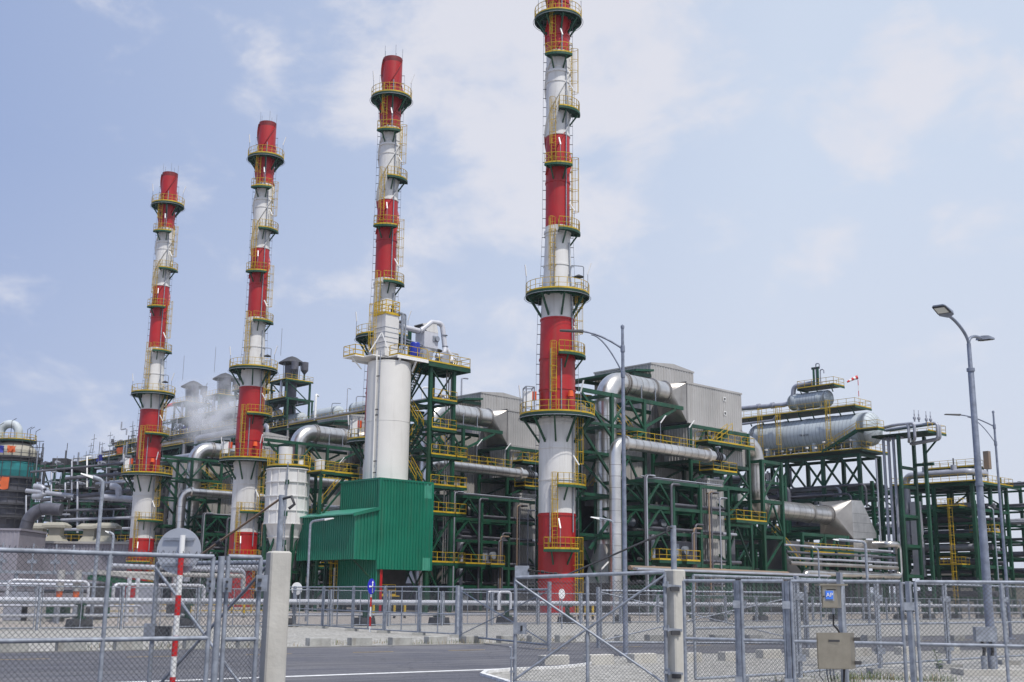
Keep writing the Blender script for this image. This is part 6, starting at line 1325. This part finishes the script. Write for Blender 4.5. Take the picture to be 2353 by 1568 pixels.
# concrete kerb blocks
BT = None
def block(p, dirx, l, h, d, label, grp):
    R = tag(None, None) if False else None
    k = MB(); x = V3((dirx[0], dirx[1], 0)).normalized() * l / 2; y = V3((-dirx[1], dirx[0], 0)).normalized() * d; c = V3((p[0], p[1], 0)); e = .02; yy = y * .1; xx = x * .04
    up = V3((0, 0, h)); k.add([c - x, c + x, c + x + y, c - x + y, c - x + up * .93, c + x + up * .93, c + x + y + up * .93, c - x + y + up * .93, c - x + xx + yy + up, c + x - xx + yy + up, c + x - xx + y - yy + up, c - x + xx + y - yy + up],
        [(0, 1, 5, 4), (1, 2, 6, 5), (2, 3, 7, 6), (3, 0, 4, 7), (4, 5, 9, 8), (5, 6, 10, 9), (6, 7, 11, 10), (7, 4, 8, 11), (8, 9, 10, 11)], concd if grp[0] == 'w' else conc)
    o = k.build('concrete_block', None, (p[0], p[1], 0)); tag(o, label, 'concrete block', grp)
FB = [(-13.88, 34.18), (-12.53, 35.03), (-11.21, 36.19), (-9.46, 37.51), (-8.08, 38.80), (-6.12, 40.65), (-4.79, 41.36), (-3.45, 42.08), (-2.28, 43.55), (-0.944, 44.31), (0.342, 45.08), (1.51, 45.83), (2.61, 46.57), (3.84, 47.37), (5.09, 48.18), (6.34, 48.54), (7.62, 48.91), (9.12, 49.34), (10.64, 49.78), (12.39, 50.29), (14.17, 50.80), (15.99, 51.32), (18.05, 51.92), (20.17, 52.53), (22.33, 53.15)]
for p in FB: block((p[0] - .3, p[1] + .42), (.813, .582), .80, .27, .34, 'weathered concrete kerb block lying along the far side of the road', 'weathered blocks across the road')
NB = [(1.25, 31.02), (2.46, 31.64), (3.69, 32.50), (5.04, 33.20), (6.42, 34.14), (7.85, 35.88), (9.5, 37.01), (11.17, 37.91), (13.03, 39.17), (14.94, 40.50), (17.00, 41.61)]
for p in NB: block(p, (.813, .582), .80, .25, .3, 'pale concrete kerb block on the gravel beyond the right gate', 'pale blocks on the near side')
# street lamps
def bow_lamp(label, x, y, h, arm, lean=0, galv=galvd):
    R = thing('street_lamp', label, 'street lamp', (x, y, 0), 'street lamps'); k = MB(); k.tube([(x, y, 0), (x + lean * .5, y, h * .5), (x + lean, y, h * .93), (x + lean, y, h)], [.080, .066, .050, .042], galv, n=14); k.lathe((x + lean, y, h), [(.06, -.03), (.06, .05), (0, .1)], galv, 12); k.lathe((x, y, 0), [(.2, 0), (.2, .05), (.14, .1)], galv, 14)
    for z in (h - .70, h - 1.52): k.lathe((x + lean, y, z), [(.05, -.12), (.072, -.1), (.072, .1), (.05, .12)], galv, 14)
    k.build('pole', R); d = -1; k = MB(); X0 = x + lean
    k.tube([(X0 + d * arm * t, y, h - .70 + .56 * (1 - (1 - t) ** 1.7)) for t in [i / 12 for i in range(13)]], .034, galv, n=8)
    k.tube([(X0 + d * arm * .74 * t, y, h - 1.52 + 1.27 * (1 - (1 - t) ** 1.7)) for t in [i / 12 for i in range(13)]], 0.024, galv, n=8); k.build('arm', R); k = MB()
    p = V3((X0 + d * arm, y, h - .14)); k.hexa([p + V3(q) for q in ((.1, -.1, -.04), (-.65, -.13, .0), (-.65, .13, .0), (.1, .1, -.04), (.1, -.08, .035), (-.65, -.1, .03), (-.65, .1, .03), (.1, .08, .035))], dgrey); k.build('lamp_head', R)
LB = (3.52, 36.24); bow_lamp('tall single-arm street lamp standing behind the right X-braced gate', LB[0], LB[1], 10.237 - .1, 1.35)
LC = (23.40, 56.00); bow_lamp('distant single-arm street lamp near the right edge, half behind the double lamp', LC[0], LC[1], 10.702, 1.7)
def small_lamp(label, p, h, dx, dy, r=.07, hd=.7, m=None):
    R = thing('street_lamp', label, 'street lamp', p + (0,), 'street lamps'); x, y = p; k = MB(); k.tube(bend([(x, y, 0), (x, y, h), (x + dx, y + dy, h + .15)], .3, 5), r, galv, n=10); k.build('pole', R); k = MB(); d = V3((dx, dy, .12)).normalized(); a = V3((x + dx, y + dy, h + .13)); s = V3((-d.y, d.x, 0)).normalized() * .13
    b = a + d * hd; u = V3((0, 0, .07)); k.hexa([a - s * .6 - u, a + s * .6 - u, b + s - u * .2, b - s - u * .2, a - s * .5 + u, a + s * .5 + u, b + s * .7 + u * .5, b - s * .7 + u * .5], m or wht); k.build('lamp_head', R)
small_lamp('small single street lamp in front of the green hall', (-13.21, 78.00), 6.425, 1.0, -.3, .075, .6)
small_lamp('small single street lamp in front of the vent pipe by the nearest chimney', (6.99, 80.00), 6.828, -.95, -.2, .07, .6)
small_lamp('taller white-headed street lamp at the left, in front of the lilac shed', (-20.19, 58.00), 7.131, -.45, -.2, .092, .6)
small_lamp('thin pipe-like lamp post right of the left white-headed lamp', (-30.18, 90.00), 6.039, -.35, 0, .1, .3)
small_lamp('short lamp post with long arm below the intake house', (25.28, 84.00), 5.776, -1.9, 0, .1, .4)
for i, (p, h) in enumerate((((22.93, 88.00), 5.422), ((49.36, 120.00), 11.005))):
    small_lamp(['slim post in front of the silver pipes', 'slim post under the broad deck'][i], p, h, -.3, 0, .06, .2)
# big double-arm lamp
DL = (11.62, 28.97)
R = thing('street_lamp', 'big double-armed street lamp at the right with two flat lamp heads', 'street lamp', DL + (0,), 'street lamps'); x, y = DL; h = 8.117; k = MB()
pts = [(.112, 0), (.10, 3.0), (.082, 4.6), (.075, h - .7), (.055, h - .66), (.052, h)]
k.tube([(x, y, z) for r_, z in pts], [r_ for r_, z in pts], galvd, n=16)
for z in (4.55, h - .68): k.lathe((x, y, z), [(.07, -.05), (.1, -.04), (.1, .04), (.07, .05)], galvd, 16)
k.build('pole', R)
k = MB(); k.box(x - .25, x + .25, y - .25, y + .25, 0, .06, galvd); k.build('base_plate', R)
def lhead(a, d, w=.34, l=.72):
    d = V3(d).normalized(); s = d.cross(V3((0, 0, 1))).normalized(); n_ = s.cross(d); a = V3(a)
    prof = [(0, .1, .1), (.08, .22, .11), (.22, .5, .1), (.55, .5, .07), (.93, .47, .04), (1, .38, .03)]; k = MB(); vs = []
    for t, ww, th in prof: c = a + d * l * t; vs += [c - s * w * ww - n_ * th * .4, c + s * w * ww - n_ * th * .4, c + s * w * ww * .9 + n_ * th * .5, c - s * w * ww * .9 + n_ * th * .5]
    k.add(vs, [(i * 4 + j, i * 4 + (j + 1) % 4, i * 4 + 4 + (j + 1) % 4, i * 4 + 4 + j) for i in range(5) for j in range(4)] + [(3, 2, 1, 0), (20, 21, 22, 23)], galvd); o = k.build('lamp_head', R); k = MB()
    c0, c1 = a + d * l * .42 - n_ * .055, a + d * l * .95 - n_ * .035; k.hexa([c0 - s * w * .47, c0 + s * w * .47, c1 + s * w * .42, c1 - s * w * .42, c0 - s * w * .47 + n_ * .02, c0 + s * w * .47 + n_ * .02, c1 + s * w * .42 + n_ * .02, c1 - s * w * .42 + n_ * .02], dgrey); k.build('rim', o); k = MB()
    c0, c1 = a + d * l * .5 - n_ * .062, a + d * l * .9 - n_ * .045; k.hexa([c0 - s * w * .36, c0 + s * w * .36, c1 + s * w * .34, c1 - s * w * .34, c0 - s * w * .36 + n_ * .02, c0 + s * w * .36 + n_ * .02, c1 + s * w * .34 + n_ * .02, c1 - s * w * .34 + n_ * .02], lampw); k.build('lens', o)
k = MB(); e = V3((-.66, -.55, .58)); k.tube([V3((x, y, h - .15)) + V3((e.x * (t ** 1.6), e.y * (t ** 1.6), .15 + e.z * (1 - (1 - t) ** 1.25))) for t in [i / 10 for i in range(11)]], .04, galvd, n=10); k.build('arm', R)
lhead(V3((x, y, h)) + e, (-.5, -.62, .12), .36, .8)
k = MB(); e = V3((.52, .5, .27)); k.tube([V3((x, y, h - .15)) + V3((e.x * (t ** 1.7), e.y * (t ** 1.7), .15 + e.z * (1 - (1 - t) ** 2.2))) for t in [i / 10 for i in range(11)]], .04, galvd, n=10); k.build('arm', R)
lhead(V3((x, y, h)) + e, (.5, .62, .1), .36, .72)
R = thing('junction_box', 'pale junction box strapped to the double lamp post, with two black cables', 'junction box', (x, y - .2, 1)); k = MB(); k.box(x - .48, x + .02, y - .34, y - .14, .78, 1.12, galv); k.build('box', R)
for dx in (-.3, -.1): k = MB(); k.tube([(x + dx, y - .24, 0), (x + dx, y - .24, .45)], .07, galv, n=10); k.tube(bend([(x + dx, y - .24, .42), (x + dx + .02, y - .26, .6), (x + dx - .03, y - .24, .8)], .05, 3), .04, black, n=8); k.build('conduit', R)
k = MB(); k.box(x - .9, x + .6, y - .5, y + .35, 0, .14, conc); k.build('plinth', R)
# sign seen from behind
SX, SY = (-4.79, 17.30)
R = thing('round_sign', 'large round road sign seen from behind on a red and white banded post', 'road sign', (SX, SY, 0)); k = MB(); zt_ = 2.533
zb = [zt_ - .28 * 1.05]; cur = 0
z = zt_ - .29; k.tube([(SX, SY, z), (SX, SY, zt_)], .041, wht, n=16); i = 0
while z > 0.02:
    z2 = max(0, z - .285); k.tube([(SX, SY, z2), (SX, SY, z)], .041, redp if i % 2 == 0 else wht, n=16, cap=False); z = z2; i += 1
k.build('post', R); k = MB(); cz = 2.307; c = V3((SX - .07, SY + .10, cz)); n_ = V3((.10, 1, 0)).normalized(); s = V3((n_.y, -n_.x, 0)); nn = 40; r_ = .335
vs = [c + (s * cos(2 * pi * j / nn) + V3((0, 0, sin(2 * pi * j / nn)))) * r_ for j in range(nn)]; k.prism(vs, n_ * .012, signback); k.build('disc', R)
for dz in (.17, -.2): k = MB(); p = c + V3((0, 0, dz)); k.beam(p - s * .23 - n_ * .025, p + s * .23 - n_ * .025, .03, .04, galv); k.build('rail', R)
# boxes on a pole at the right
BX, BY = (5.05, 18.20)
R = thing('box_post', 'thin galvanised post carrying the two metal boxes', 'post', (BX, BY, 0)); post(R, (BX, BY), 2.12, .07); 
def ebox(name, label, x0, x1, y, z0, z1, d, lid=None):
    R = thing(name, label, 'electrical box', ((x0 + x1) / 2, y, z0)); k = MB(); sk = .12; k.hexa([(x0, y, z0), (x1, y + .03, z0), (x1 + sk, y + d, z0), (x0 + sk, y + d, z0), (x0, y, z1), (x1, y + .03, z1), (x1 + sk, y + d, z1), (x0 + sk, y + d, z1)], stain); k.build('casing', R); k = MB(); e = .012
    k.hexa([(x0 + e, y - .012, z0 + e), (x1 - e, y + .018, z0 + e), (x1 - e, y + .028, z0 + e), (x0 + e, y - .002, z0 + e), (x0 + e, y - .012, z1 - e), (x1 - e, y + .018, z1 - e), (x1 - e, y + .028, z1 - e), (x0 + e, y - .002, z1 - e)], stain); k.build('door', R); return R
x0, x1 = 4.686, 4.929; zz0, zz1 = 1.590, 1.918
R = ebox('access_box', 'smaller bronze-grey metal box with a blue AP sticker, above the larger box', x0, x1, BY - .3, zz0, zz1, .26); k = MB(); k.box(x0 - .03, x1 + .15, BY - .34, BY + .0, zz1, zz1 + .025, stain); k.build('lid', R)
bl = mat('sticker_blue', (.06, .2, .75), .4, var=.02); k = MB(); xm = x0 + (x1 - x0) * .46; zm = zz0 + (zz1 - zz0) * .57; k.box(xm - .055, xm + .055, BY - .322, BY - .31, zm - .06, zm + .06, bl); k.box(xm - .075, xm + .075, BY - .31, BY - .302, zm - .085, zm + .08, galv); o = k.build('sticker', R); text_mesh('AP', .085, wht, 'lettering', (xm, BY - .325, zm), (1, 0, 0), (0, 0, 1), R)
k = MB(); k.box(x0 + .08, x0 + .22, BY - .31, BY - .3, zz1 - .07, zz1 - .055, dgrey); k.tube([(x0 + .03, BY - .33, zm - .02), (x0 + .03, BY - .3, zm - .02)], .012, dgrey); k.build('lock', R)
x2, x3 = 4.580, 5.087; zz2, zz3 = 0.705, 1.228
R2 = ebox('cabinet_box', 'larger bronze-grey metal box low on the thin post', x2, x3, BY - .3, zz2, zz3, .22); k = MB(); k.box(x2 + .18, x2 + .34, BY - .318, BY - .306, zz3 - .13, zz3 - .1, dgrey); k.build('name_plate', R2)
for z in (zz3 - .1, zz2 + .08): k = MB(); k.box(x3 + .1, x3 + .2, BY - .12, BY - .08, z - .02, z + .03, dgrey); k.build('hinge', R2)
R = thing('cable', 'black cable hanging between the two metal boxes and down to the ground', 'cable', (x0, BY, 1)); k = MB(); xm = x0 + .2; k.tube([(xm, BY - .18, zz0), (xm, BY - .18, zz0 - .09)], .022, galv, n=8); k.tube([(xm, BY - .18, zz0 - .05), (xm - .01, BY - .18, zz0 - .25), (xm + .04, BY - .18, zz3 + .06), (xm + .08, BY - .18, zz3 - .01)], .014, black, n=8); k.tube([(x2 + .42, BY - .2, zz2), (x2 + .41, BY - .2, zz2 - .14), (x2 + .36, BY - .2, 0)], .017, black, n=8); k.build('wire', R)
k = MB()
for j, dx in enumerate((.16, .21, .26)): k.tube([(x2 + dx, BY - .2, zz2), (x2 + dx, BY - .2, zz2 - .09)], .014, galv, n=8); k.tube([(x2 + dx, BY - .2, zz2 - .08), (x2 + dx + .02, BY - .2, zz2 - .2), (x2 + .3, BY - .22, .02)], .008, black, n=6)
k.tube([(x2 + .06, BY - .2, zz2), (x2 + .05, BY - .2, zz2 - .1), (x2 + .15, BY - .22, zz2 - .25), (x2 + .24, BY - .2, .02)], .006, black, n=6); k.build('gland', R)
# small far signs
bsx, bsy = (-6.59, 57.00)
R = thing('round_sign', 'small blue round sign with white straight-and-left arrows by the green hall', 'road sign', (bsx, bsy, 0)); k = MB(); zc = 2.118; sgb = mat('sign_blue', (.015, .015, .42), .4, var=.02)
for i in range(5): k.tube([(bsx, bsy, zc - .45 * (i + 1) - .05), (bsx, bsy, zc - .45 * i + (.25 if i == 0 else -.05))], .045, (redp if i % 2 else wht), n=10)
k.build('post', R); k = MB(); nn = 28; k.prism([(bsx + .17 * cos(2 * pi * j / nn), bsy - .06 + .13 * cos(2 * pi * j / nn), zc + .37 * sin(2 * pi * j / nn)) for j in range(nn)], (.012, -.02, 0), sgb); k.build('disc', R); k = MB()
u_ = V3((.17, .13, 0)).normalized(); o_ = V3((bsx + .02, bsy - .098, zc)); up = V3((0, 0, 1))
k.beam(o_ + u_ * .05 - up * .3, o_ + u_ * .05 + up * .2, .01, .045, wht, ref=u_); k.beam(o_ + u_ * .04, o_ - u_ * .1, .01, .05, wht, ref=up); k.prism([o_ + u_ * .0 + up * .17, o_ + u_ * .1 + up * .17, o_ + u_ * .05 + up * .27], V3((.006, -.01, 0)), wht); k.prism([o_ - u_ * .09 - up * .06, o_ - u_ * .09 + up * .06, o_ - u_ * .16], V3((.006, -.01, 0)), wht); k.build('arrows', R)
for i, (p, z, r_, lab) in enumerate((((-11.75, 66.00), 2.022, .3, 'small white round sign behind the far fence, right of the left pillar'), ((2.91, 66.00), 1.895, .24, 'small white oval sign on a thin post in front of the nearest chimney'))):
    R = thing('round_sign', lab, 'road sign', p + (0,)); k = MB(); k.tube([(p[0], p[1], 0), (p[0], p[1], z + .1)], .035, galv, n=8); k.build('post', R); k = MB(); k.prism([(p[0] + r_ * cos(2 * pi * j / 24) * (.75 if i else 1), p[1] - .05, z + r_ * 1.15 * sin(2 * pi * j / 24)) for j in range(24)], (0, .015, 0), wht); k.build('disc', R)
# bollards and valves behind the pipeline, white loops
for i, (x_, m) in enumerate(((860, yellow), (970, yellow), (1120, yellow), (930, yellow), (1345, yellow), (1310, yellow), (1375, yellow))):
    pass
BO = [(-10.42, 92.00), (-8.81, 92.00), (-8.1, 93.00), (5.53, 95.00), (6.05, 95.00), (6.64, 95.00), (-19.49, 88.00), (-21.54, 86.00)]
for p in BO:
    R = thing('bollard', 'yellow and black bollard on the plant paving beyond the pipeline', 'bollard', p + (0,), 'yellow bollards on the paving'); k = MB(); k.tube([(p[0], p[1], 0), (p[0], p[1], .3)], .1, black, n=10); k.tube([(p[0], p[1], .3), (p[0], p[1], 1.15)], .1, yellow, n=10); k.build('post', R)
for i, p in enumerate(((-1.34, 74.00), (-0.665, 74.00))):
    R = thing('pipe_loop', ['left', 'right'][i] + ' of two small white pipe loops on the pipeline', 'pipe', p + (0,), 'white loops on the pipeline'); k = MB(); k.tube(bend([(p[0], p[1], .9), (p[0], p[1], 2.0), (p[0] + .75, p[1] + .5, 2.0), (p[0] + .75, p[1] + .5, .9)], .2, 4), .09, pipel, n=10); k.build('tube', R)
# left yard: pipes, canopy and sleepers behind the near fence
p0, p1 = (-29.18, 66.00), (-21.46, 72.00)
R = thing('pipe_canopy', 'grey open pipe canopy on thin legs behind the lower-left fence', 'pipe rack', p0 + (0,)); k = MB(); zc = 2.778
P0, P1 = V3(p0 + (0,)), V3(p1 + (0,)); 
for z in (zc, zc - .55): k.beam(P0 + V3((0, 0, z)), P0.lerp(P1, .62) + V3((0, 0, z)), .3, .16, galv)
k.build('beam', R)
for f in (0.05, .18, .3, .42, .55): k = MB(); a = P0.lerp(P1, f); k.beam(a, a + V3((0, 0, zc)), .16, .16, galv); k.build('column', R)
for f in (.1, .27, .4, .5): k = MB(); a = P0.lerp(P1, f) + V3((0, -.2, zc)); k.tube([a, a + V3((0, 0, 1.6))], .05, galv); k.box(a.x - .25, a.x + .25, a.y - .1, a.y + .1, a.z + .5, a.z + .7, galv); k.build('camera_mast', R)
R = thing('pipe_ramp', 'white-topped green beam sloping down towards the leftmost chimney', 'beam', p1 + (0,)); k = MB(); A, B = V3((-28.26, 80.00, 3.09)), V3((-24.88, 84.00, 2.7)); k.beam(A, B, .5, .28, corr); k.beam(A - V3((0, 0, .36)), B - V3((0, 0, .5)), .3, .4, green); k.build('beam', R)
for f in (.3, .9): k = MB(); a = A.lerp(B, f); k.beam(a - V3((0, 0, .5)), (a.x, a.y, 0), .26, .26, green); k.build('leg', R)
for i, (a, b, r, m) in enumerate((((-26.89, 64.00, 2.31), (-23.27, 66.00, 2.28), .08, pipel), ((-28.67, 66.00, 2.1), (-24.58, 68.00, 2.09), .09, pipew), ((-23.21, 70.00, 2.18), (-18.92, 74.00, 2.19), .1, pipel), ((-29.50, 68.00, 1.73), (-23.74, 70.00, 1.75), .1, piped), ((-29.68, 88.00, 3.65), (-21.46, 96.00, 3.53), .19, pipew), ((-29.63, 88.00, 3.11), (-21.43, 96.00, 3.12), .18, corr), ((-26.82, 62.00, 0.975), (-20.16, 66.00, 0.994), .07, pipew), ((-26.05, 96.00, 3.83), (-20.91, 100.00, 3.91), .3, pipew))):
    R = thing('pipe', ['white pipe highest under the grey canopy', 'thin grey pipe under the grey canopy', 'white pipe with upright branches in front of the leftmost chimney', 'dark thin pipe low under the grey canopy', 'fat white pipe crossing behind the round sign', 'flat grey tray pipe crossing behind the round sign', 'thin rail-like pipe low behind the near left fence', 'grey pipe passing behind the narrow fence panel'][i], 'pipe', a); k = MB(); a, b = V3(a), V3(b); k.tube(bend([(a.x, a.y, max(.3, a.z - 1.2)), a, b, (b.x, b.y, max(.3, b.z - 1.2))], .3, 4), r, m, n=10)
    if i == 2: 
        for f in (.16, .25): c = a.lerp(b, f); k.tube([c, c + V3((0, 0, .4))], .13, m, n=10); k.tube([c, (c.x, c.y, 0)], .1, m, n=10)
    k.build('tube', R)
for i, p in enumerate(((-24.86, 66.00), (-23.93, 66.00))):
    R = thing('orange_valve', ['left', 'right'][i] + ' of two orange-sleeved valves under the grey canopy', 'valve', p + (0,), 'orange valves'); k = MB(); k.tube([(p[0], p[1], 0), (p[0], p[1], 1.1)], .12, galv, n=10); k.build('stem', R); k = MB(); k.tube([(p[0], p[1], 1.2), (p[0], p[1], 1.75)], .17, tarpo, n=12); k.build('sleeve', R); k = MB(); k.tube([(p[0], p[1], 1.75), (p[0], p[1], 2.9)], .22, corr, n=12); k.build('cap', R)
for i, p in enumerate(((-25.55, 64.00), (-26.53, 64.00), (-23.54, 68.00), (-26.72, 70.00), (-25.39, 72.00), (-23.22, 76.00), (-21.84, 78.00))):
    R = tag(None, None) if False else thing('machine_or_filler_box', 'grey instrument cabinet in the yard behind the lower-left fence', 'machine', p + (0,), 'cabinets in the left yard'); k = MB(); h = 1.2 + .5 * (i % 3); k.box(p[0] - .5, p[0] + .5 + .3 * (i % 2), p[1], p[1] + .8, .2, h, (corr, pipew, dgrey, green)[i % 4]); k.build('casing', R); k = MB(); k.box(p[0] - .5, p[0] + .5, p[1] + .02, p[1] + .78, 0, .19, conc); k.build('plinth', R)
R = thing('guard_rail', 'low yellow guard rail on the paving left of the left pillar', 'railing', (-25.29, 80.00) + (0,)); k = MB(); rail(k, [(-28.15, 82.00) + (0,), (-19.19, 96.00) + (0,)], .9, step=2.2, r=.07); k.build('rails', R)
# weeds
def tufts(name, label, pts, n, hmin, hmax, spread, mats):
    k = MB(); rr_ = random.Random(len(pts) * 7 + n)
    for (x, y) in pts:
        for _ in range(n):
            cx, cy = x + rr_.gauss(0, spread), y + rr_.gauss(0, spread * .5); h = rr_.uniform(hmin, hmax); t = rr_.random() * 6.28; dx, dy = cos(t) * h * .45, sin(t) * h * .45; w = .004 + h * .012
            a = V3((cx, cy, 0)); s = V3((-sin(t), cos(t), 0)) * w; b = a + V3((dx * .4, dy * .4, h * .7)); c = a + V3((dx, dy, h)); k.add([a - s, a + s, b + s * .7, b - s * .7, c], [(0, 1, 2, 3), (3, 2, 4)], rr_.choice(mats))
    o = k.build(name); tag(o, label, 'grass', kind='stuff')
gr1 = mat('grass_green', (.07, .12, .025), .8, var=.3); gr2 = mat('grass_dry', (.24, .17, .07), .9, var=.3)
rg = random.Random(5)
tufts('grass', 'dry weeds on the gravel along the far fence', [(x, FE(x) + rg.uniform(.9, 3.4)) for x in [rg.uniform(-13, 2) for _ in range(46)]], 26, .05, .22, .3, [gr1, gr2, gr2])
tufts('grass', 'green weeds at the foot of the second right fence', [(7.8, 26.72), (7.2, 25.95), (8.19, 27.06), (9.32, 26.41), (8.56, 26.70), (6.13, 25.79)], 110, .05, .2, .26, [gr1, gr1, gr1, gr2])
R = thing('weed', 'leafy green weed climbing beside a second-fence post at the right', 'plant', (10.44, 29.26) + (0,)); k = MB(); x, y = (10.57, 29.61); k.tube([(x, y, 0), (x - .05, y, .3), (x - .12, y, .55)], .008, gr1, n=5)
for i in range(26):
    t = rg.random() * 6.28; z = .1 + .02 * i; a = V3((x - .1 * z * 1.6, y, z)); d = V3((cos(t), sin(t) * .6, rg.uniform(-.1, .4))) * rg.uniform(.1, .22); s = V3((-sin(t), cos(t), .1)) * .035; k.add([a, a + d * .5 + s, a + d, a + d * .5 - s], [(0, 1, 2, 3)], gr1)
k.build('leaves', R)
o = FAR.build('distant_pipes'); tag(o, 'mass of small pipes threading the distant racks and gantries', 'pipes', kind='stuff')
